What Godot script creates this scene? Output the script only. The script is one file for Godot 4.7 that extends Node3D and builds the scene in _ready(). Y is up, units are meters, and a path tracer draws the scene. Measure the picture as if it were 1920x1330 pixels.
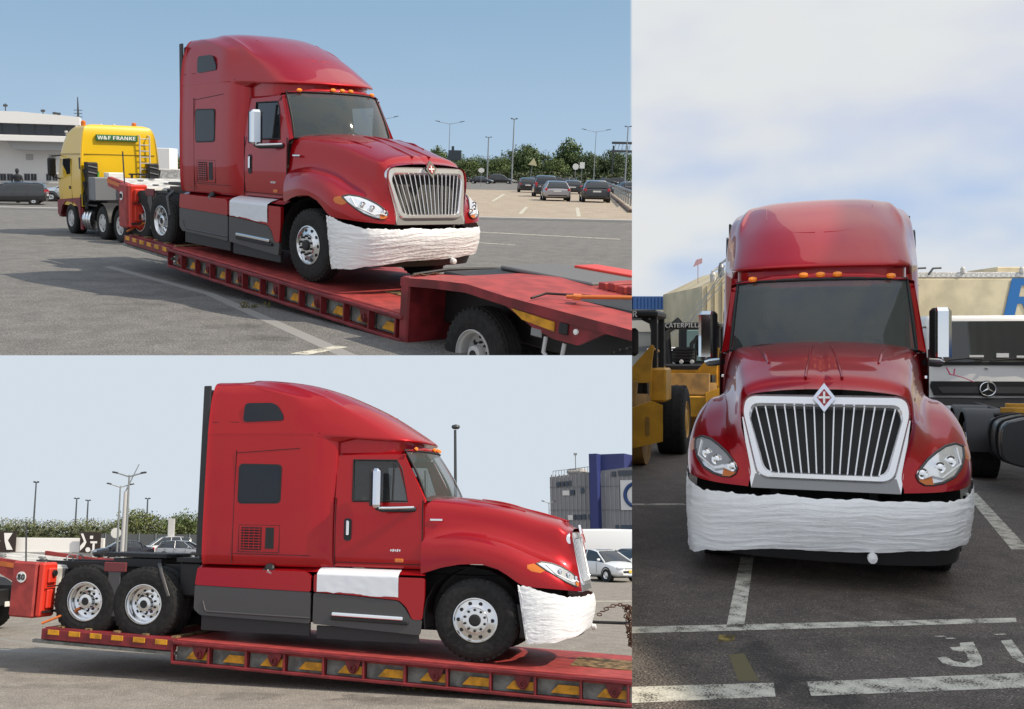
extends Node3D
# Three places, each a rigid piece of ground with its own tilt, seen by one camera:
#   0 quay  - a red tractor unit on a low loader behind a yellow hauler, car park beyond
#   1 road  - a second low loader seen from its side, car park and trees beyond
#   2 dock  - a third red tractor unit seen from the front between port machines
# Things are laid out in metres in their place's own axes (x right, y up, z towards the viewer).

var PLACE: Array[Transform3D] = []
var PLACED := {}          # object -> place number
var M := {}
var rng := RandomNumberGenerator.new()
var taken := {}

class Geo:
	var v := PackedVector3Array()
	var n := PackedVector3Array()
	var c := PackedColorArray()
	var col := Color(1, 1, 1)
	var tinted := false
	func tri(a: Vector3, b: Vector3, d: Vector3, na: Vector3, nb: Vector3, nd: Vector3) -> void:
		var g := (b - a).cross(d - a)
		if g.length_squared() < 1e-14: return
		if g.dot(na + nb + nd) > 0.0:
			v.append_array([a, d, b]); n.append_array([na, nd, nb])
		else:
			v.append_array([a, b, d]); n.append_array([na, nb, nd])
		c.append_array([col, col, col])
	func face(p: Array, nor := Vector3.ZERO) -> void:   # flat convex polygon
		var k := nor
		if k == Vector3.ZERO:
			k = (p[1] - p[0]).cross(p[2] - p[0]).normalized()
		for i in range(1, p.size() - 1):
			tri(p[0], p[i], p[i + 1], k, k, k)
	func grid(r: Array, closed := false, out := Vector3.ZERO) -> void:   # rows of points, smooth
		var nr := r.size(); var nc: int = r[0].size()
		var nn := []
		for i in nr:
			var a := PackedVector3Array(); a.resize(nc); nn.append(a)
		for i in nr - 1:
			for j in (nc if closed else nc - 1):
				var k := (j + 1) % nc
				var g: Vector3 = (r[i + 1][k] - r[i][j]).cross(r[i + 1][j] - r[i][k])
				nn[i][j] += g; nn[i][k] += g; nn[i + 1][j] += g; nn[i + 1][k] += g
		var ctr := Vector3.ZERO
		if out == Vector3.ZERO:
			for i in nr:
				for j in nc: ctr += r[i][j]
			ctr /= nr * nc
		else:
			ctr = out
		var s := 0.0
		for i in nr:
			for j in nc:
				s += nn[i][j].dot(r[i][j] - ctr)
		var sg := 1.0 if s >= 0.0 else -1.0
		for i in nr:
			for j in nc:
				nn[i][j] = (nn[i][j] * sg).normalized()
		for i in nr - 1:
			for j in (nc if closed else nc - 1):
				var k := (j + 1) % nc
				tri(r[i][j], r[i][k], r[i + 1][k], nn[i][j], nn[i][k], nn[i + 1][k])
				tri(r[i][j], r[i + 1][k], r[i + 1][j], nn[i][j], nn[i + 1][k], nn[i + 1][j])
	func box(p: Vector3, s: Vector3, b := Basis(), bev := 0.0) -> void:
		var h := s * 0.5
		bev = minf(bev, minf(h.x, minf(h.y, h.z)) * 0.9)
		for ax in 3:
			for sg in [-1.0, 1.0]:
				var q := []
				for t in [[-1, -1], [1, -1], [1, 1], [-1, 1]]:
					var e := Vector3.ZERO
					e[ax] = sg * h[ax]; e[(ax + 1) % 3] = t[0] * (h[(ax + 1) % 3] - bev); e[(ax + 2) % 3] = t[1] * (h[(ax + 2) % 3] - bev)
					q.append(p + b * e)
				var o := Vector3.ZERO; o[ax] = sg
				face(q, (b * o).normalized())
		if bev > 0.0:
			for ax in 3:
				var u := (ax + 1) % 3; var w := (ax + 2) % 3
				for su in [-1.0, 1.0]:
					for sw in [-1.0, 1.0]:
						var q := []
						for t in [[-1, 0], [1, 0], [1, 1], [-1, 1]]:
							var e := Vector3.ZERO
							e[ax] = t[0] * (h[ax] - bev)
							e[u] = su * (h[u] - (bev if t[1] else 0.0)); e[w] = sw * (h[w] - (0.0 if t[1] else bev))
							q.append(p + b * e)
						var o := Vector3.ZERO; o[u] = su; o[w] = sw
						face(q, (b * o).normalized())
			for sx in [-1.0, 1.0]:
				for sy in [-1.0, 1.0]:
					for sz in [-1.0, 1.0]:
						var q := []
						for ax in 3:
							var e := Vector3(sx * (h.x - bev), sy * (h.y - bev), sz * (h.z - bev))
							e[ax] += [sx, sy, sz][ax] * bev
							q.append(p + b * e)
						face(q, (b * Vector3(sx, sy, sz)).normalized())
	func tube(pts: Array, r, seg := 8, caps := true) -> void:
		var rows := []
		var up := Vector3.UP
		for i in pts.size():
			var t: Vector3 = (pts[mini(i + 1, pts.size() - 1)] - pts[maxi(i - 1, 0)]).normalized()
			if absf(t.dot(up)) > 0.97: up = Vector3.RIGHT if absf(t.x) < 0.9 else Vector3.BACK
			var x := t.cross(up).normalized(); var y := x.cross(t)
			up = y
			var rr: float = r[i] if r is Array else r
			var a := PackedVector3Array()
			for j in seg: a.append(pts[i] + (x * cos(TAU * j / seg) + y * sin(TAU * j / seg)) * rr)
			rows.append(a)
		for i in rows.size() - 1:
			for j in seg:
				var k := (j + 1) % seg
				var n0: Vector3 = (rows[i][j] - pts[i]).normalized(); var n1: Vector3 = (rows[i][k] - pts[i]).normalized()
				var m0: Vector3 = (rows[i + 1][j] - pts[i + 1]).normalized(); var m1: Vector3 = (rows[i + 1][k] - pts[i + 1]).normalized()
				tri(rows[i][j], rows[i][k], rows[i + 1][k], n0, n1, m1)
				tri(rows[i][j], rows[i + 1][k], rows[i + 1][j], n0, m1, m0)
		if caps and seg > 2:
			face(Array(rows[0]), (pts[0] - pts[1]).normalized())
			face(Array(rows[-1]), (pts[-1] - pts[-2]).normalized())
	func lathe(prof: Array, seg := 24, xf := Transform3D()) -> void:   # (radius, height) about local y
		for i in prof.size() - 1:
			var a: Vector2 = prof[i]; var b: Vector2 = prof[i + 1]
			var t := (b - a).normalized(); var m := Vector2(t.y, -t.x)
			for j in seg:
				var e := []
				for q in [j, j + 1]:
					var an: float = TAU * q / seg
					var d := Vector3(cos(an), 0, sin(an))
					e.append([xf * (d * a.x + Vector3.UP * a.y), xf * (d * b.x + Vector3.UP * b.y), (xf.basis * (d * m.x + Vector3.UP * m.y)).normalized()])
				tri(e[0][0], e[1][0], e[1][1], e[0][2], e[1][2], e[1][2])
				tri(e[0][0], e[1][1], e[0][1], e[0][2], e[1][2], e[0][2])
	func prism(poly: Array, d: float, xf := Transform3D()) -> void:   # outline in local xy, from z 0 to d
		var pv := PackedVector2Array(poly)
		var ix := Geometry2D.triangulate_polygon(pv)
		var nz := (xf.basis * Vector3(0, 0, 1 if d > 0 else -1)).normalized()
		for i in range(0, ix.size(), 3):
			var q := []
			for k in 3: q.append(pv[ix[i + k]])
			tri(xf * Vector3(q[0].x, q[0].y, d), xf * Vector3(q[1].x, q[1].y, d), xf * Vector3(q[2].x, q[2].y, d), nz, nz, nz)
			tri(xf * Vector3(q[0].x, q[0].y, 0), xf * Vector3(q[1].x, q[1].y, 0), xf * Vector3(q[2].x, q[2].y, 0), -nz, -nz, -nz)
		var area := 0.0
		for i in pv.size(): area += pv[i].cross(pv[(i + 1) % pv.size()])
		for i in pv.size():
			var a := pv[i]; var b := pv[(i + 1) % pv.size()]
			var t := b - a
			var m := (Vector2(t.y, -t.x) if area > 0 else Vector2(-t.y, t.x)).normalized()
			face([xf * Vector3(a.x, a.y, 0), xf * Vector3(b.x, b.y, 0), xf * Vector3(b.x, b.y, d), xf * Vector3(a.x, a.y, d)], (xf.basis * Vector3(m.x, m.y, 0)).normalized())
	func disc(p: Vector3, axis: Vector3, r: float, seg := 14) -> void:
		var x := axis.cross(Vector3.UP if absf(axis.y) < 0.9 else Vector3.RIGHT).normalized(); var y := axis.cross(x).normalized()
		var q := []
		for j in seg: q.append(p + (x * cos(TAU * j / seg) + y * sin(TAU * j / seg)) * r)
		face(q, axis)
	func mesh() -> ArrayMesh:
		var m := ArrayMesh.new()
		var a := []; a.resize(Mesh.ARRAY_MAX)
		a[Mesh.ARRAY_VERTEX] = v; a[Mesh.ARRAY_NORMAL] = n
		if tinted: a[Mesh.ARRAY_COLOR] = c
		m.add_surface_from_arrays(Mesh.PRIMITIVE_TRIANGLES, a)
		return m

func V(x: float, y: float, z: float) -> Vector3: return Vector3(x, y, z)

func cr(p: Array, sub: int, closed := false) -> Array:   # Catmull-Rom through points
	var o := []
	var k := p.size()
	for i in (k if closed else k - 1):
		var a = p[(i - 1 + k) % k] if closed else p[maxi(i - 1, 0)]
		var b = p[i]; var d = p[(i + 1) % k]
		var e = p[(i + 2) % k] if closed else p[mini(i + 2, k - 1)]
		for s in sub:
			var t := float(s) / sub
			o.append(0.5 * ((2.0 * b) + (d - a) * t + (2.0 * a - 5.0 * b + 4.0 * d - e) * t * t + (3.0 * b - a - 3.0 * d + e) * t * t * t))
	if not closed: o.append(p[-1])
	return o

func mat(r: float, g: float, b: float, rough := 0.6, metal := 0.0) -> StandardMaterial3D:
	var m := StandardMaterial3D.new()
	m.albedo_color = Color(r, g, b).linear_to_srgb()
	m.roughness = rough; m.metallic = metal
	return m

func numbered(s: String) -> String:
	var k: int = taken.get(s, 0)
	taken[s] = k + 1
	return s if k == 0 else "%s_%03d" % [s, k]

func tag(o: Node, label: String, category: String, group := "", kind := "") -> void:
	if label: o.set_meta("label", label)
	if category: o.set_meta("category", category)
	if group: o.set_meta("group", group)
	if kind: o.set_meta("kind", kind)

func settle(o: Node3D, place: int, xf: Transform3D) -> void:
	o.transform = PLACE[place] * xf
	PLACED[o] = place

func thing(called: String, place: int, xf: Transform3D, label: String, category: String, group := "") -> Node3D:
	var o := Node3D.new(); o.name = numbered(called); add_child(o)
	settle(o, place, xf); tag(o, label, category, group)
	return o

func part(called: String, g: Geo, m: Material, p: Node, xf := Transform3D()) -> MeshInstance3D:
	var o := MeshInstance3D.new(); o.name = called
	o.mesh = g.mesh(); o.material_override = m; o.transform = xf
	p.add_child(o, true)
	return o

func single(called: String, place: int, xf: Transform3D, g: Geo, m: Material, label: String, category: String, group := "", kind := "") -> MeshInstance3D:
	var o := MeshInstance3D.new(); o.name = numbered(called)
	o.mesh = g.mesh(); o.material_override = m
	add_child(o); settle(o, place, xf); tag(o, label, category, group, kind)
	return o

func copy(o: Node3D, place: int, xf: Transform3D, label := "", called := "") -> Node3D:
	var d: Node3D = o.duplicate()
	var base := String(o.name)
	if called: base = called
	elif base.length() > 4 and base[-4] == "_" and base.right(3).is_valid_int(): base = base.left(-4)
	d.name = numbered(base); add_child(d); settle(d, place, xf)
	if label: d.set_meta("label", label)
	return d

func at(x: float, y: float, z: float, yaw := 0.0, s := Vector3.ONE) -> Transform3D:
	return Transform3D(Basis(Vector3.UP, yaw).scaled_local(s), Vector3(x, y, z))

func words(t: String, height: float, depth: float, bold := true) -> TextMesh:
	var f := SystemFont.new(); f.font_names = PackedStringArray(["Droid Sans"]); f.font_weight = 700 if bold else 400
	var m := TextMesh.new(); m.font = f; m.text = t; m.font_size = 32; m.pixel_size = height / 23.0; m.depth = depth
	return m

func lettering(t: String, height: float, m: Material, p: Node, xf: Transform3D, called := "lettering") -> void:
	var o := MeshInstance3D.new(); o.name = called
	o.mesh = words(t, height, 0.01); o.material_override = m; o.transform = xf
	p.add_child(o, true)

# ---- the sections of ground end where the next place begins: everything is trimmed to its own section
const EDGE := 0.24474
func trim_all() -> void:
	var right := Plane(Vector3(1, 0, EDGE).normalized(), 0.0)
	var left := Plane(Vector3(-1, 0, -EDGE).normalized(), 0.0)
	var low := Plane(Vector3(0, -1, 0.0008).normalized(), 0.0)
	var sets := [[right, low], [right], [left]]
	for o in PLACED.keys():
		if not is_instance_valid(o): continue
		var list := [o]
		list.append_array(o.find_children("*", "MeshInstance3D", true, false))
		for mi in list:
			if not (mi is MeshInstance3D) or not is_instance_valid(mi): continue
			trim(mi, sets[PLACED[o]])
	for o in PLACED.keys():
		if o.get_child_count() == 0 and (not (o is MeshInstance3D) or o.mesh == null): o.free(); continue
		for c in o.get_children(): prune(c)
		if o.get_child_count() == 0 and (not (o is MeshInstance3D) or o.mesh == null): o.free()

func prune(n: Node) -> void:
	for c in n.get_children(): prune(c)
	if n is MeshInstance3D and n.mesh == null and n.get_child_count() == 0: n.get_parent().remove_child(n); n.free()

func global_of(n: Node3D) -> Transform3D:
	var t := n.transform
	var p := n.get_parent()
	while p is Node3D and p != self:
		t = p.transform * t; p = p.get_parent()
	return t

func trim(mi: MeshInstance3D, planes: Array) -> void:
	if mi.mesh == null: return
	var xf := global_of(mi)
	var bb := mi.mesh.get_aabb()
	for pl: Plane in planes:
		var inn := 0; var outn := 0
		for k in 8:
			if pl.distance_to(xf * bb.get_endpoint(k)) > 0.0: outn += 1
			else: inn += 1
		if outn == 0: continue
		if inn == 0: mi.mesh = null; return
		var arr: Array = mi.mesh.surface_get_arrays(0) if mi.mesh is ArrayMesh else mi.mesh.surface_get_arrays(0)
		var vs: PackedVector3Array = arr[Mesh.ARRAY_VERTEX]; var ns: PackedVector3Array = arr[Mesh.ARRAY_NORMAL]
		var cs = arr[Mesh.ARRAY_COLOR]; var ix = arr[Mesh.ARRAY_INDEX]
		var g := Geo.new(); g.tinted = cs != null and cs.size() > 0
		var cnt: int = ix.size() if ix != null and ix.size() > 0 else vs.size()
		for t in range(0, cnt, 3):
			var poly := []
			for k in 3:
				var id: int = ix[t + k] if ix != null and ix.size() > 0 else t + k
				poly.append([vs[id], ns[id], cs[id] if g.tinted else Color.WHITE, pl.distance_to(xf * vs[id])])
			var o := []
			for k in 3:
				var a = poly[k]; var b = poly[(k + 1) % 3]
				if a[3] <= 0.0: o.append(a)
				if (a[3] <= 0.0) != (b[3] <= 0.0):
					var f: float = a[3] / (a[3] - b[3])
					o.append([a[0].lerp(b[0], f), a[1].lerp(b[1], f), a[2].lerp(b[2], f), 0.0])
			for k in range(1, o.size() - 1):
				for q in [o[0], o[k], o[k + 1]]:
					g.v.append(q[0]); g.n.append(q[1]); g.c.append(q[2])
		if g.v.size() == 0: mi.mesh = null; return
		mi.mesh = g.mesh(); bb = mi.mesh.get_aabb()

# ---- surfaces
func noise_im(s: int, freq: float, sd: int, oct := 4) -> Image:
	var f := FastNoiseLite.new(); f.seed = sd; f.frequency = freq; f.fractal_octaves = oct; f.noise_type = FastNoiseLite.TYPE_SIMPLEX_SMOOTH
	var im := f.get_seamless_image(s, s); im.convert(Image.FORMAT_L8)
	return im

func ground_tex(dark: Color, light: Color, speck: float, sd: int, s := 512) -> ImageTexture:
	var a := noise_im(s, 0.012, sd, 5).get_data(); var b := noise_im(s, 0.35, sd + 1, 2).get_data(); var d := noise_im(s, 0.06, sd + 2, 3).get_data()
	var r := RandomNumberGenerator.new(); r.seed = sd
	var out := PackedByteArray(); out.resize(s * s * 3)
	for i in s * s:
		var t := clampf(0.5 + (a[i] - 127) / 330.0 + (d[i] - 127) / 500.0, 0, 1)
		var k := 1.0 + (b[i] - 127) / 255.0 * speck + r.randf_range(-0.5, 0.5) * speck
		if r.randf() < 0.012: k *= 1.0 + speck * 1.5
		var q := dark.lerp(light, t)
		out[i * 3] = clampi(int(q.r * k * 255), 0, 255); out[i * 3 + 1] = clampi(int(q.g * k * 255), 0, 255); out[i * 3 + 2] = clampi(int(q.b * k * 255), 0, 255)
	return ImageTexture.create_from_image(Image.create_from_data(s, s, false, Image.FORMAT_RGB8, out))

func bump_tex(freq: float, sd: int, strength: float, s := 512) -> ImageTexture:
	var im := noise_im(s, freq, sd, 3); im.convert(Image.FORMAT_RGB8); im.bump_map_to_normal_map(strength)
	return ImageTexture.create_from_image(im)

func textured(m: StandardMaterial3D, t: Texture2D, per_metre: float, nor: Texture2D = null, depth := 0.5) -> StandardMaterial3D:
	m.albedo_texture = t; m.albedo_color = Color.WHITE
	m.uv1_triplanar = true; m.uv1_scale = Vector3.ONE * per_metre
	if nor: m.normal_enabled = true; m.normal_texture = nor; m.normal_scale = depth
	return m

func dusty(m: StandardMaterial3D, sd: int, per_metre: float, lo := 0.75) -> StandardMaterial3D:   # uneven paint: slow tone and gloss changes
	var im := noise_im(256, 0.02, sd, 5)
	var d := im.get_data(); var out := PackedByteArray(); out.resize(d.size() * 3)
	for i in d.size():
		var t := lo + (1.0 - lo) * clampf(0.5 + (d[i] - 127) / 120.0, 0, 1)
		for k in 3: out[i * 3 + k] = int(t * 255)
	m.albedo_texture = ImageTexture.create_from_image(Image.create_from_data(256, 256, false, Image.FORMAT_RGB8, out))
	m.uv1_triplanar = true; m.uv1_scale = Vector3.ONE * per_metre
	return m

func worn_paint(m: StandardMaterial3D, sd: int) -> StandardMaterial3D:   # road paint with chips and rubbed-off streaks
	var a := noise_im(512, 0.02, sd, 4).get_data(); var b := noise_im(512, 0.22, sd + 1, 3).get_data()
	var out := PackedByteArray(); out.resize(512 * 512 * 4)
	for i in 512 * 512:
		var v := 0.5 * (a[i] - 127) / 60.0 + 0.6 * (b[i] - 127) / 60.0
		var t := 0.86 + 0.14 * clampf(v, -1, 1)
		for k in 3: out[i * 4 + k] = int(255 * t)
		out[i * 4 + 3] = 0 if v < -0.62 else 255
	m.albedo_texture = ImageTexture.create_from_image(Image.create_from_data(512, 512, false, Image.FORMAT_RGBA8, out))
	m.uv1_triplanar = true; m.uv1_scale = Vector3.ONE * 0.45
	m.transparency = BaseMaterial3D.TRANSPARENCY_ALPHA_SCISSOR; m.alpha_scissor_threshold = 0.5
	return m

func glass(r: float, g: float, b: float, a: float) -> StandardMaterial3D:
	var m := mat(r, g, b, 0.03); m.albedo_color.a = a
	m.transparency = BaseMaterial3D.TRANSPARENCY_ALPHA; m.metallic_specular = 0.6; m.cull_mode = BaseMaterial3D.CULL_DISABLED
	return m

func make_materials() -> void:
	M.red = mat(0.40, 0.007, 0.012, 0.30, 0.45); M.red.metallic_specular = 0.25; M.red.clearcoat_enabled = true; M.red.clearcoat = 0.7; M.red.clearcoat_roughness = 0.02
	M.skirt = mat(0.075, 0.072, 0.074, 0.4, 0.2); M.grille = mat(0.9, 0.9, 0.92, 0.2, 0.75)
	M.black = mat(0.012, 0.012, 0.013, 0.55); M.seam = mat(0.02, 0.006, 0.007, 0.7); M.plastic = mat(0.022, 0.022, 0.024, 0.5)
	M.rubber = dusty(mat(0.018, 0.018, 0.018, 0.85), 8, 2.0, 0.7)
	M.chrome = mat(0.86, 0.87, 0.88, 0.12, 1.0); M.alu = mat(0.78, 0.79, 0.8, 0.2, 1.0); M.steel = mat(0.3, 0.3, 0.3, 0.45, 0.8)
	M.wrap = mat(0.87, 0.875, 0.88, 0.28); M.wrap.normal_enabled = true; M.wrap.normal_texture = bump_tex(0.05, 61, 9.0); M.wrap.normal_scale = 0.4; M.wrap.uv1_triplanar = true; M.wrap.uv1_scale = Vector3(0.35, 3.0, 0.35); M.film = mat(0.74, 0.77, 0.82, 0.3)
	M.amber = mat(0.75, 0.24, 0.02, 0.25); M.amber.emission_enabled = true; M.amber.emission = Color(0.9, 0.4, 0.02); M.amber.emission_energy_multiplier = 0.25
	M.amber_lens = mat(0.6, 0.16, 0.02, 0.15)
	M.windscreen = glass(0.10, 0.13, 0.13, 0.38); M.cabglass = glass(0.02, 0.025, 0.03, 0.72)
	M.sleepglass = mat(0.012, 0.016, 0.024, 0.04); M.sleepglass.metallic_specular = 0.45
	M.lens = mat(0.75, 0.77, 0.8, 0.08, 0.55); M.lensglass = glass(0.9, 0.92, 0.95, 0.12)
	M.inside = mat(0.075, 0.075, 0.072, 0.8)
	M.deckred = dusty(mat(0.40, 0.05, 0.045, 0.6), 21, 0.6, 0.86); M.deckdark = dusty(mat(0.26, 0.022, 0.028, 0.5), 22, 0.4, 0.75)
	M.brightred = mat(0.66, 0.04, 0.02, 0.4); M.orange = mat(0.6, 0.16, 0.03, 0.5)
	M.pocket = dusty(mat(0.24, 0.25, 0.235, 0.7), 24, 0.8, 0.75); M.yellowmark = dusty(mat(0.72, 0.33, 0.01, 0.5), 25, 1.0, 0.8)
	M.wood = dusty(mat(0.28, 0.18, 0.08, 0.8), 26, 1.2, 0.5)
	M.beam = dusty(mat(0.72, 0.70, 0.66, 0.5), 27, 0.6, 0.8)
	M.yellow = mat(0.80, 0.50, 0.004, 0.35); M.yellow.clearcoat_enabled = true; M.yellow.clearcoat = 0.6; M.yellow.clearcoat_roughness = 0.1
	M.green = mat(0.03, 0.16, 0.05, 0.5); M.white = mat(0.87, 0.87, 0.86, 0.4); M.grey = mat(0.22, 0.23, 0.25, 0.5, 0.2); M.whitewall = mat(0.86, 0.85, 0.84, 0.8)
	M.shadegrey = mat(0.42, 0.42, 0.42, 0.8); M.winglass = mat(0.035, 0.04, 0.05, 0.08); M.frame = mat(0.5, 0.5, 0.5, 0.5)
	M.pole = mat(0.3, 0.32, 0.33, 0.5, 0.5); M.darkpole = mat(0.06, 0.065, 0.07, 0.5, 0.3)
	M.plate = mat(0.75, 0.75, 0.72, 0.5); M.plateyellow = mat(0.7, 0.5, 0.05, 0.5); M.tail = mat(0.4, 0.015, 0.02, 0.2); M.darkglass = mat(0.015, 0.02, 0.025, 0.04); M.darkglass.metallic_specular = 0.7
	M.cat = dusty(mat(0.66, 0.33, 0.025, 0.45), 41, 0.3, 0.85); M.catdark = dusty(mat(0.36, 0.19, 0.04, 0.6), 42, 0.4, 0.75)
	M.line = worn_paint(mat(0.70, 0.67, 0.57, 0.85), 43); M.lineyellow = dusty(mat(0.3, 0.22, 0.05, 0.8), 44, 2.0, 0.5)
	M.rust = dusty(mat(0.16, 0.075, 0.04, 0.8), 45, 6.0, 0.4)
	M.cream = dusty(mat(0.66, 0.57, 0.38, 0.6), 46, 0.05, 0.9); M.blue = mat(0.03, 0.10, 0.30, 0.5); M.letterblue = mat(0.01, 0.13, 0.38, 0.5)
	M.leaf = mat(1, 1, 1, 0.65); M.leaf.vertex_color_use_as_albedo = true; M.leaf.backlight_enabled = true; M.leaf.backlight = Color(0.35, 0.4, 0.2); M.leaf.cull_mode = BaseMaterial3D.CULL_DISABLED
	M.bark = mat(0.09, 0.07, 0.05, 0.9)
	var bump := bump_tex(0.25, 5, 5.0)
	M.tar = textured(mat(1, 1, 1, 0.85), ground_tex(Color(0.385, 0.38, 0.372), Color(0.485, 0.477, 0.465), 0.4, 11), 0.22, bump, 0.5); M.tar.vertex_color_use_as_albedo = true
	M.roadtar = textured(mat(1, 1, 1, 0.85), ground_tex(Color(0.50, 0.475, 0.445), Color(0.60, 0.575, 0.54), 0.4, 14), 0.25, bump, 0.5); M.roadtar.vertex_color_use_as_albedo = true
	M.paving = textured(mat(1, 1, 1, 0.85), ground_tex(Color(0.59, 0.54, 0.48), Color(0.68, 0.63, 0.56), 0.14, 12), 0.12, bump, 0.4); M.paving.vertex_color_use_as_albedo = true
	M.darktar = textured(mat(1, 1, 1, 0.7), ground_tex(Color(0.29, 0.262, 0.24), Color(0.42, 0.385, 0.35), 0.75, 13), 0.3, bump, 0.7); M.darktar.vertex_color_use_as_albedo = true
	var wr := StandardMaterial3D.new()

func ground(called: String, place: int, x0: float, x1: float, z0: float, z1: float, y: float, m: Material, nx: int, nz: int, sd: int, amount: float, scale := 0.12, spots := []) -> void:
	var f := FastNoiseLite.new(); f.seed = sd; f.frequency = scale; f.fractal_octaves = 4
	var g := Geo.new(); g.tinted = true
	var rows := []
	for i in nz + 1:
		var w := float(i) / nz
		var z := lerpf(z0, z1, w * w if absf(z1 - z0) > 60 else w)
		var r := []
		for j in nx + 1:
			var x := lerpf(x0, x1, float(j) / nx)
			var k := 1.0 + f.get_noise_2d(x, z) * amount
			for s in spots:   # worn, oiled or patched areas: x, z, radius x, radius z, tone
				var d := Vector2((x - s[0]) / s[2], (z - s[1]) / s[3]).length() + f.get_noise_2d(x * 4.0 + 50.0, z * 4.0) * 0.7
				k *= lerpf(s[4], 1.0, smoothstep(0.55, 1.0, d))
			r.append([Vector3(x, y, z), Color(k, k, k)])
		rows.append(r)
	for i in nz:
		for j in nx:
			for t in [[0, 0, 0, 1, 1, 1], [0, 0, 1, 1, 1, 0]]:
				var q := [rows[i + t[0]][j + t[1]], rows[i + t[2]][j + t[3]], rows[i + t[4]][j + t[5]]]
				var s0 := g.v.size()
				g.tri(q[0][0], q[1][0], q[2][0], Vector3.UP, Vector3.UP, Vector3.UP)
				for k in 3:
					for e in q:
						if g.v[s0 + k] == e[0]: g.c[s0 + k] = e[1]
	single(called, place, Transform3D(), g, m, "", "", "", "structure")

# ================= the red tractor unit =================
func plan_ring(yb: float, yf: float, wb: float, wf: float, zf: float, low: bool) -> PackedVector3Array:
	var p := []
	if low:
		for q in [[0, -3.86], [wb - 0.07, -3.86], [wb, -3.80], [wb, -3.3], [wb, -2.8], [wb, -2.45], [wb - 0.015, -2.25], [wb - 0.07, -2.08], [0.99, -1.965], [0.8, -1.95], [0.4, -1.95], [0, -1.95]]:
			p.append(Vector3(q[0], 0, q[1]))
	else:
		var zs := minf(-2.5, zf - 0.75)
		var wc := wf * 0.9
		for q in [[0, -3.86], [wb - 0.07, -3.86], [wb, -3.80], [wb, lerpf(-3.8, zs, 0.4)], [wb, lerpf(-3.8, zs, 0.75)], [wb, zs], [lerpf(wb - 0.06, wf, 0.6), lerpf(zs, zf, 0.3)], [wf * 0.985, lerpf(zs, zf, 0.55)], [wc, zf - 0.34], [wc * 0.74, zf - 0.13], [wc * 0.38, zf - 0.03], [0, zf]]:
			p.append(Vector3(q[0], 0, q[1]))
	var ty := [0, 0, 0, 0, 0, 0, 0.25, 0.65, 0.95, 1, 1, 1]
	for i in 12:
		p[i].y = lerpf(yb, yf, ty[i])
		if low: p[i].x -= 0.045 * clampf(p[i].z + 3.8, 0.0, 1.6) * (1.0 if i < 8 else 0.0)
		elif i < 6: p[i].x -= 0.045 * clampf(p[i].z + 3.8, 0.0, 1.6) * minf(1.0, wb)
	var h := cr(p, 4)
	var o := PackedVector3Array(h)
	for i in range(h.size() - 2, 0, -1): o.append(Vector3(-h[i].x, h[i].y, h[i].z))
	return o

func v_smooth(rows: Array, sub: int) -> Array:   # interpolate between rows
	var o := []
	var n: int = rows[0].size()
	var cols := []
	for j in n:
		var q := []
		for r in rows: q.append(r[j])
		cols.append(cr(q, sub))
	for i in cols[0].size():
		var a := PackedVector3Array()
		for j in n: a.append(cols[j][i])
		o.append(a)
	return o

const HOODKEYS := [   # z, then (x, y) from the lower edge up to the ridge
	[-0.74, [[1.12, 1.1], [1.13, 1.25], [1.12, 1.4], [1.08, 1.52], [1.04, 1.6], [1.02, 1.72], [1.0, 1.88], [0.95, 2.05], [0.85, 2.12], [0.5, 2.17], [0.12, 2.19], [0.0, 2.185]]],
	[-0.2, [[1.235, 1.25], [1.24, 1.38], [1.2, 1.52], [1.11, 1.615], [1.03, 1.64], [0.96, 1.69], [0.915, 1.82], [0.88, 1.98], [0.79, 2.07], [0.5, 2.125], [0.12, 2.15], [0.0, 2.14]]],
	[0.3, [[1.265, 1.2], [1.27, 1.3], [1.23, 1.44], [1.13, 1.535], [1.03, 1.565], [0.93, 1.6], [0.86, 1.73], [0.82, 1.9], [0.74, 1.98], [0.48, 2.04], [0.12, 2.065], [0.0, 2.055]]],
	[0.68, [[1.27, 1.02], [1.275, 1.14], [1.235, 1.28], [1.13, 1.385], [1.02, 1.42], [0.91, 1.46], [0.83, 1.6], [0.785, 1.78], [0.71, 1.87], [0.46, 1.935], [0.12, 1.96], [0.0, 1.95]]],
	[1.0, [[1.19, 0.97], [1.195, 1.04], [1.16, 1.13], [1.06, 1.23], [0.97, 1.28], [0.87, 1.34], [0.79, 1.48], [0.755, 1.68], [0.69, 1.78], [0.45, 1.845], [0.12, 1.87], [0.0, 1.86]]],
	[1.22, [[1.0, 0.95], [1.0, 0.99], [0.97, 1.05], [0.91, 1.1], [0.86, 1.14], [0.81, 1.2], [0.755, 1.34], [0.725, 1.56], [0.67, 1.7], [0.43, 1.765], [0.12, 1.79], [0.0, 1.78]]],
	[1.31, [[0.66, 0.92], [0.655, 0.94], [0.65, 0.97], [0.645, 1.01], [0.64, 1.05], [0.65, 1.12], [0.685, 1.28], [0.735, 1.50], [0.70, 1.68], [0.45, 1.735], [0.12, 1.755], [0.0, 1.75]]],
]
const ARCH := [[-0.74, 1.1], [-0.62, 1.14], [-0.44, 1.2], [-0.18, 1.25], [0.09, 1.26], [0.3, 1.2], [0.42, 1.13], [0.52, 1.06], [0.62, 1.0], [0.75, 0.985], [1.0, 0.97], [1.22, 0.95], [1.31, 0.93]]

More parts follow.
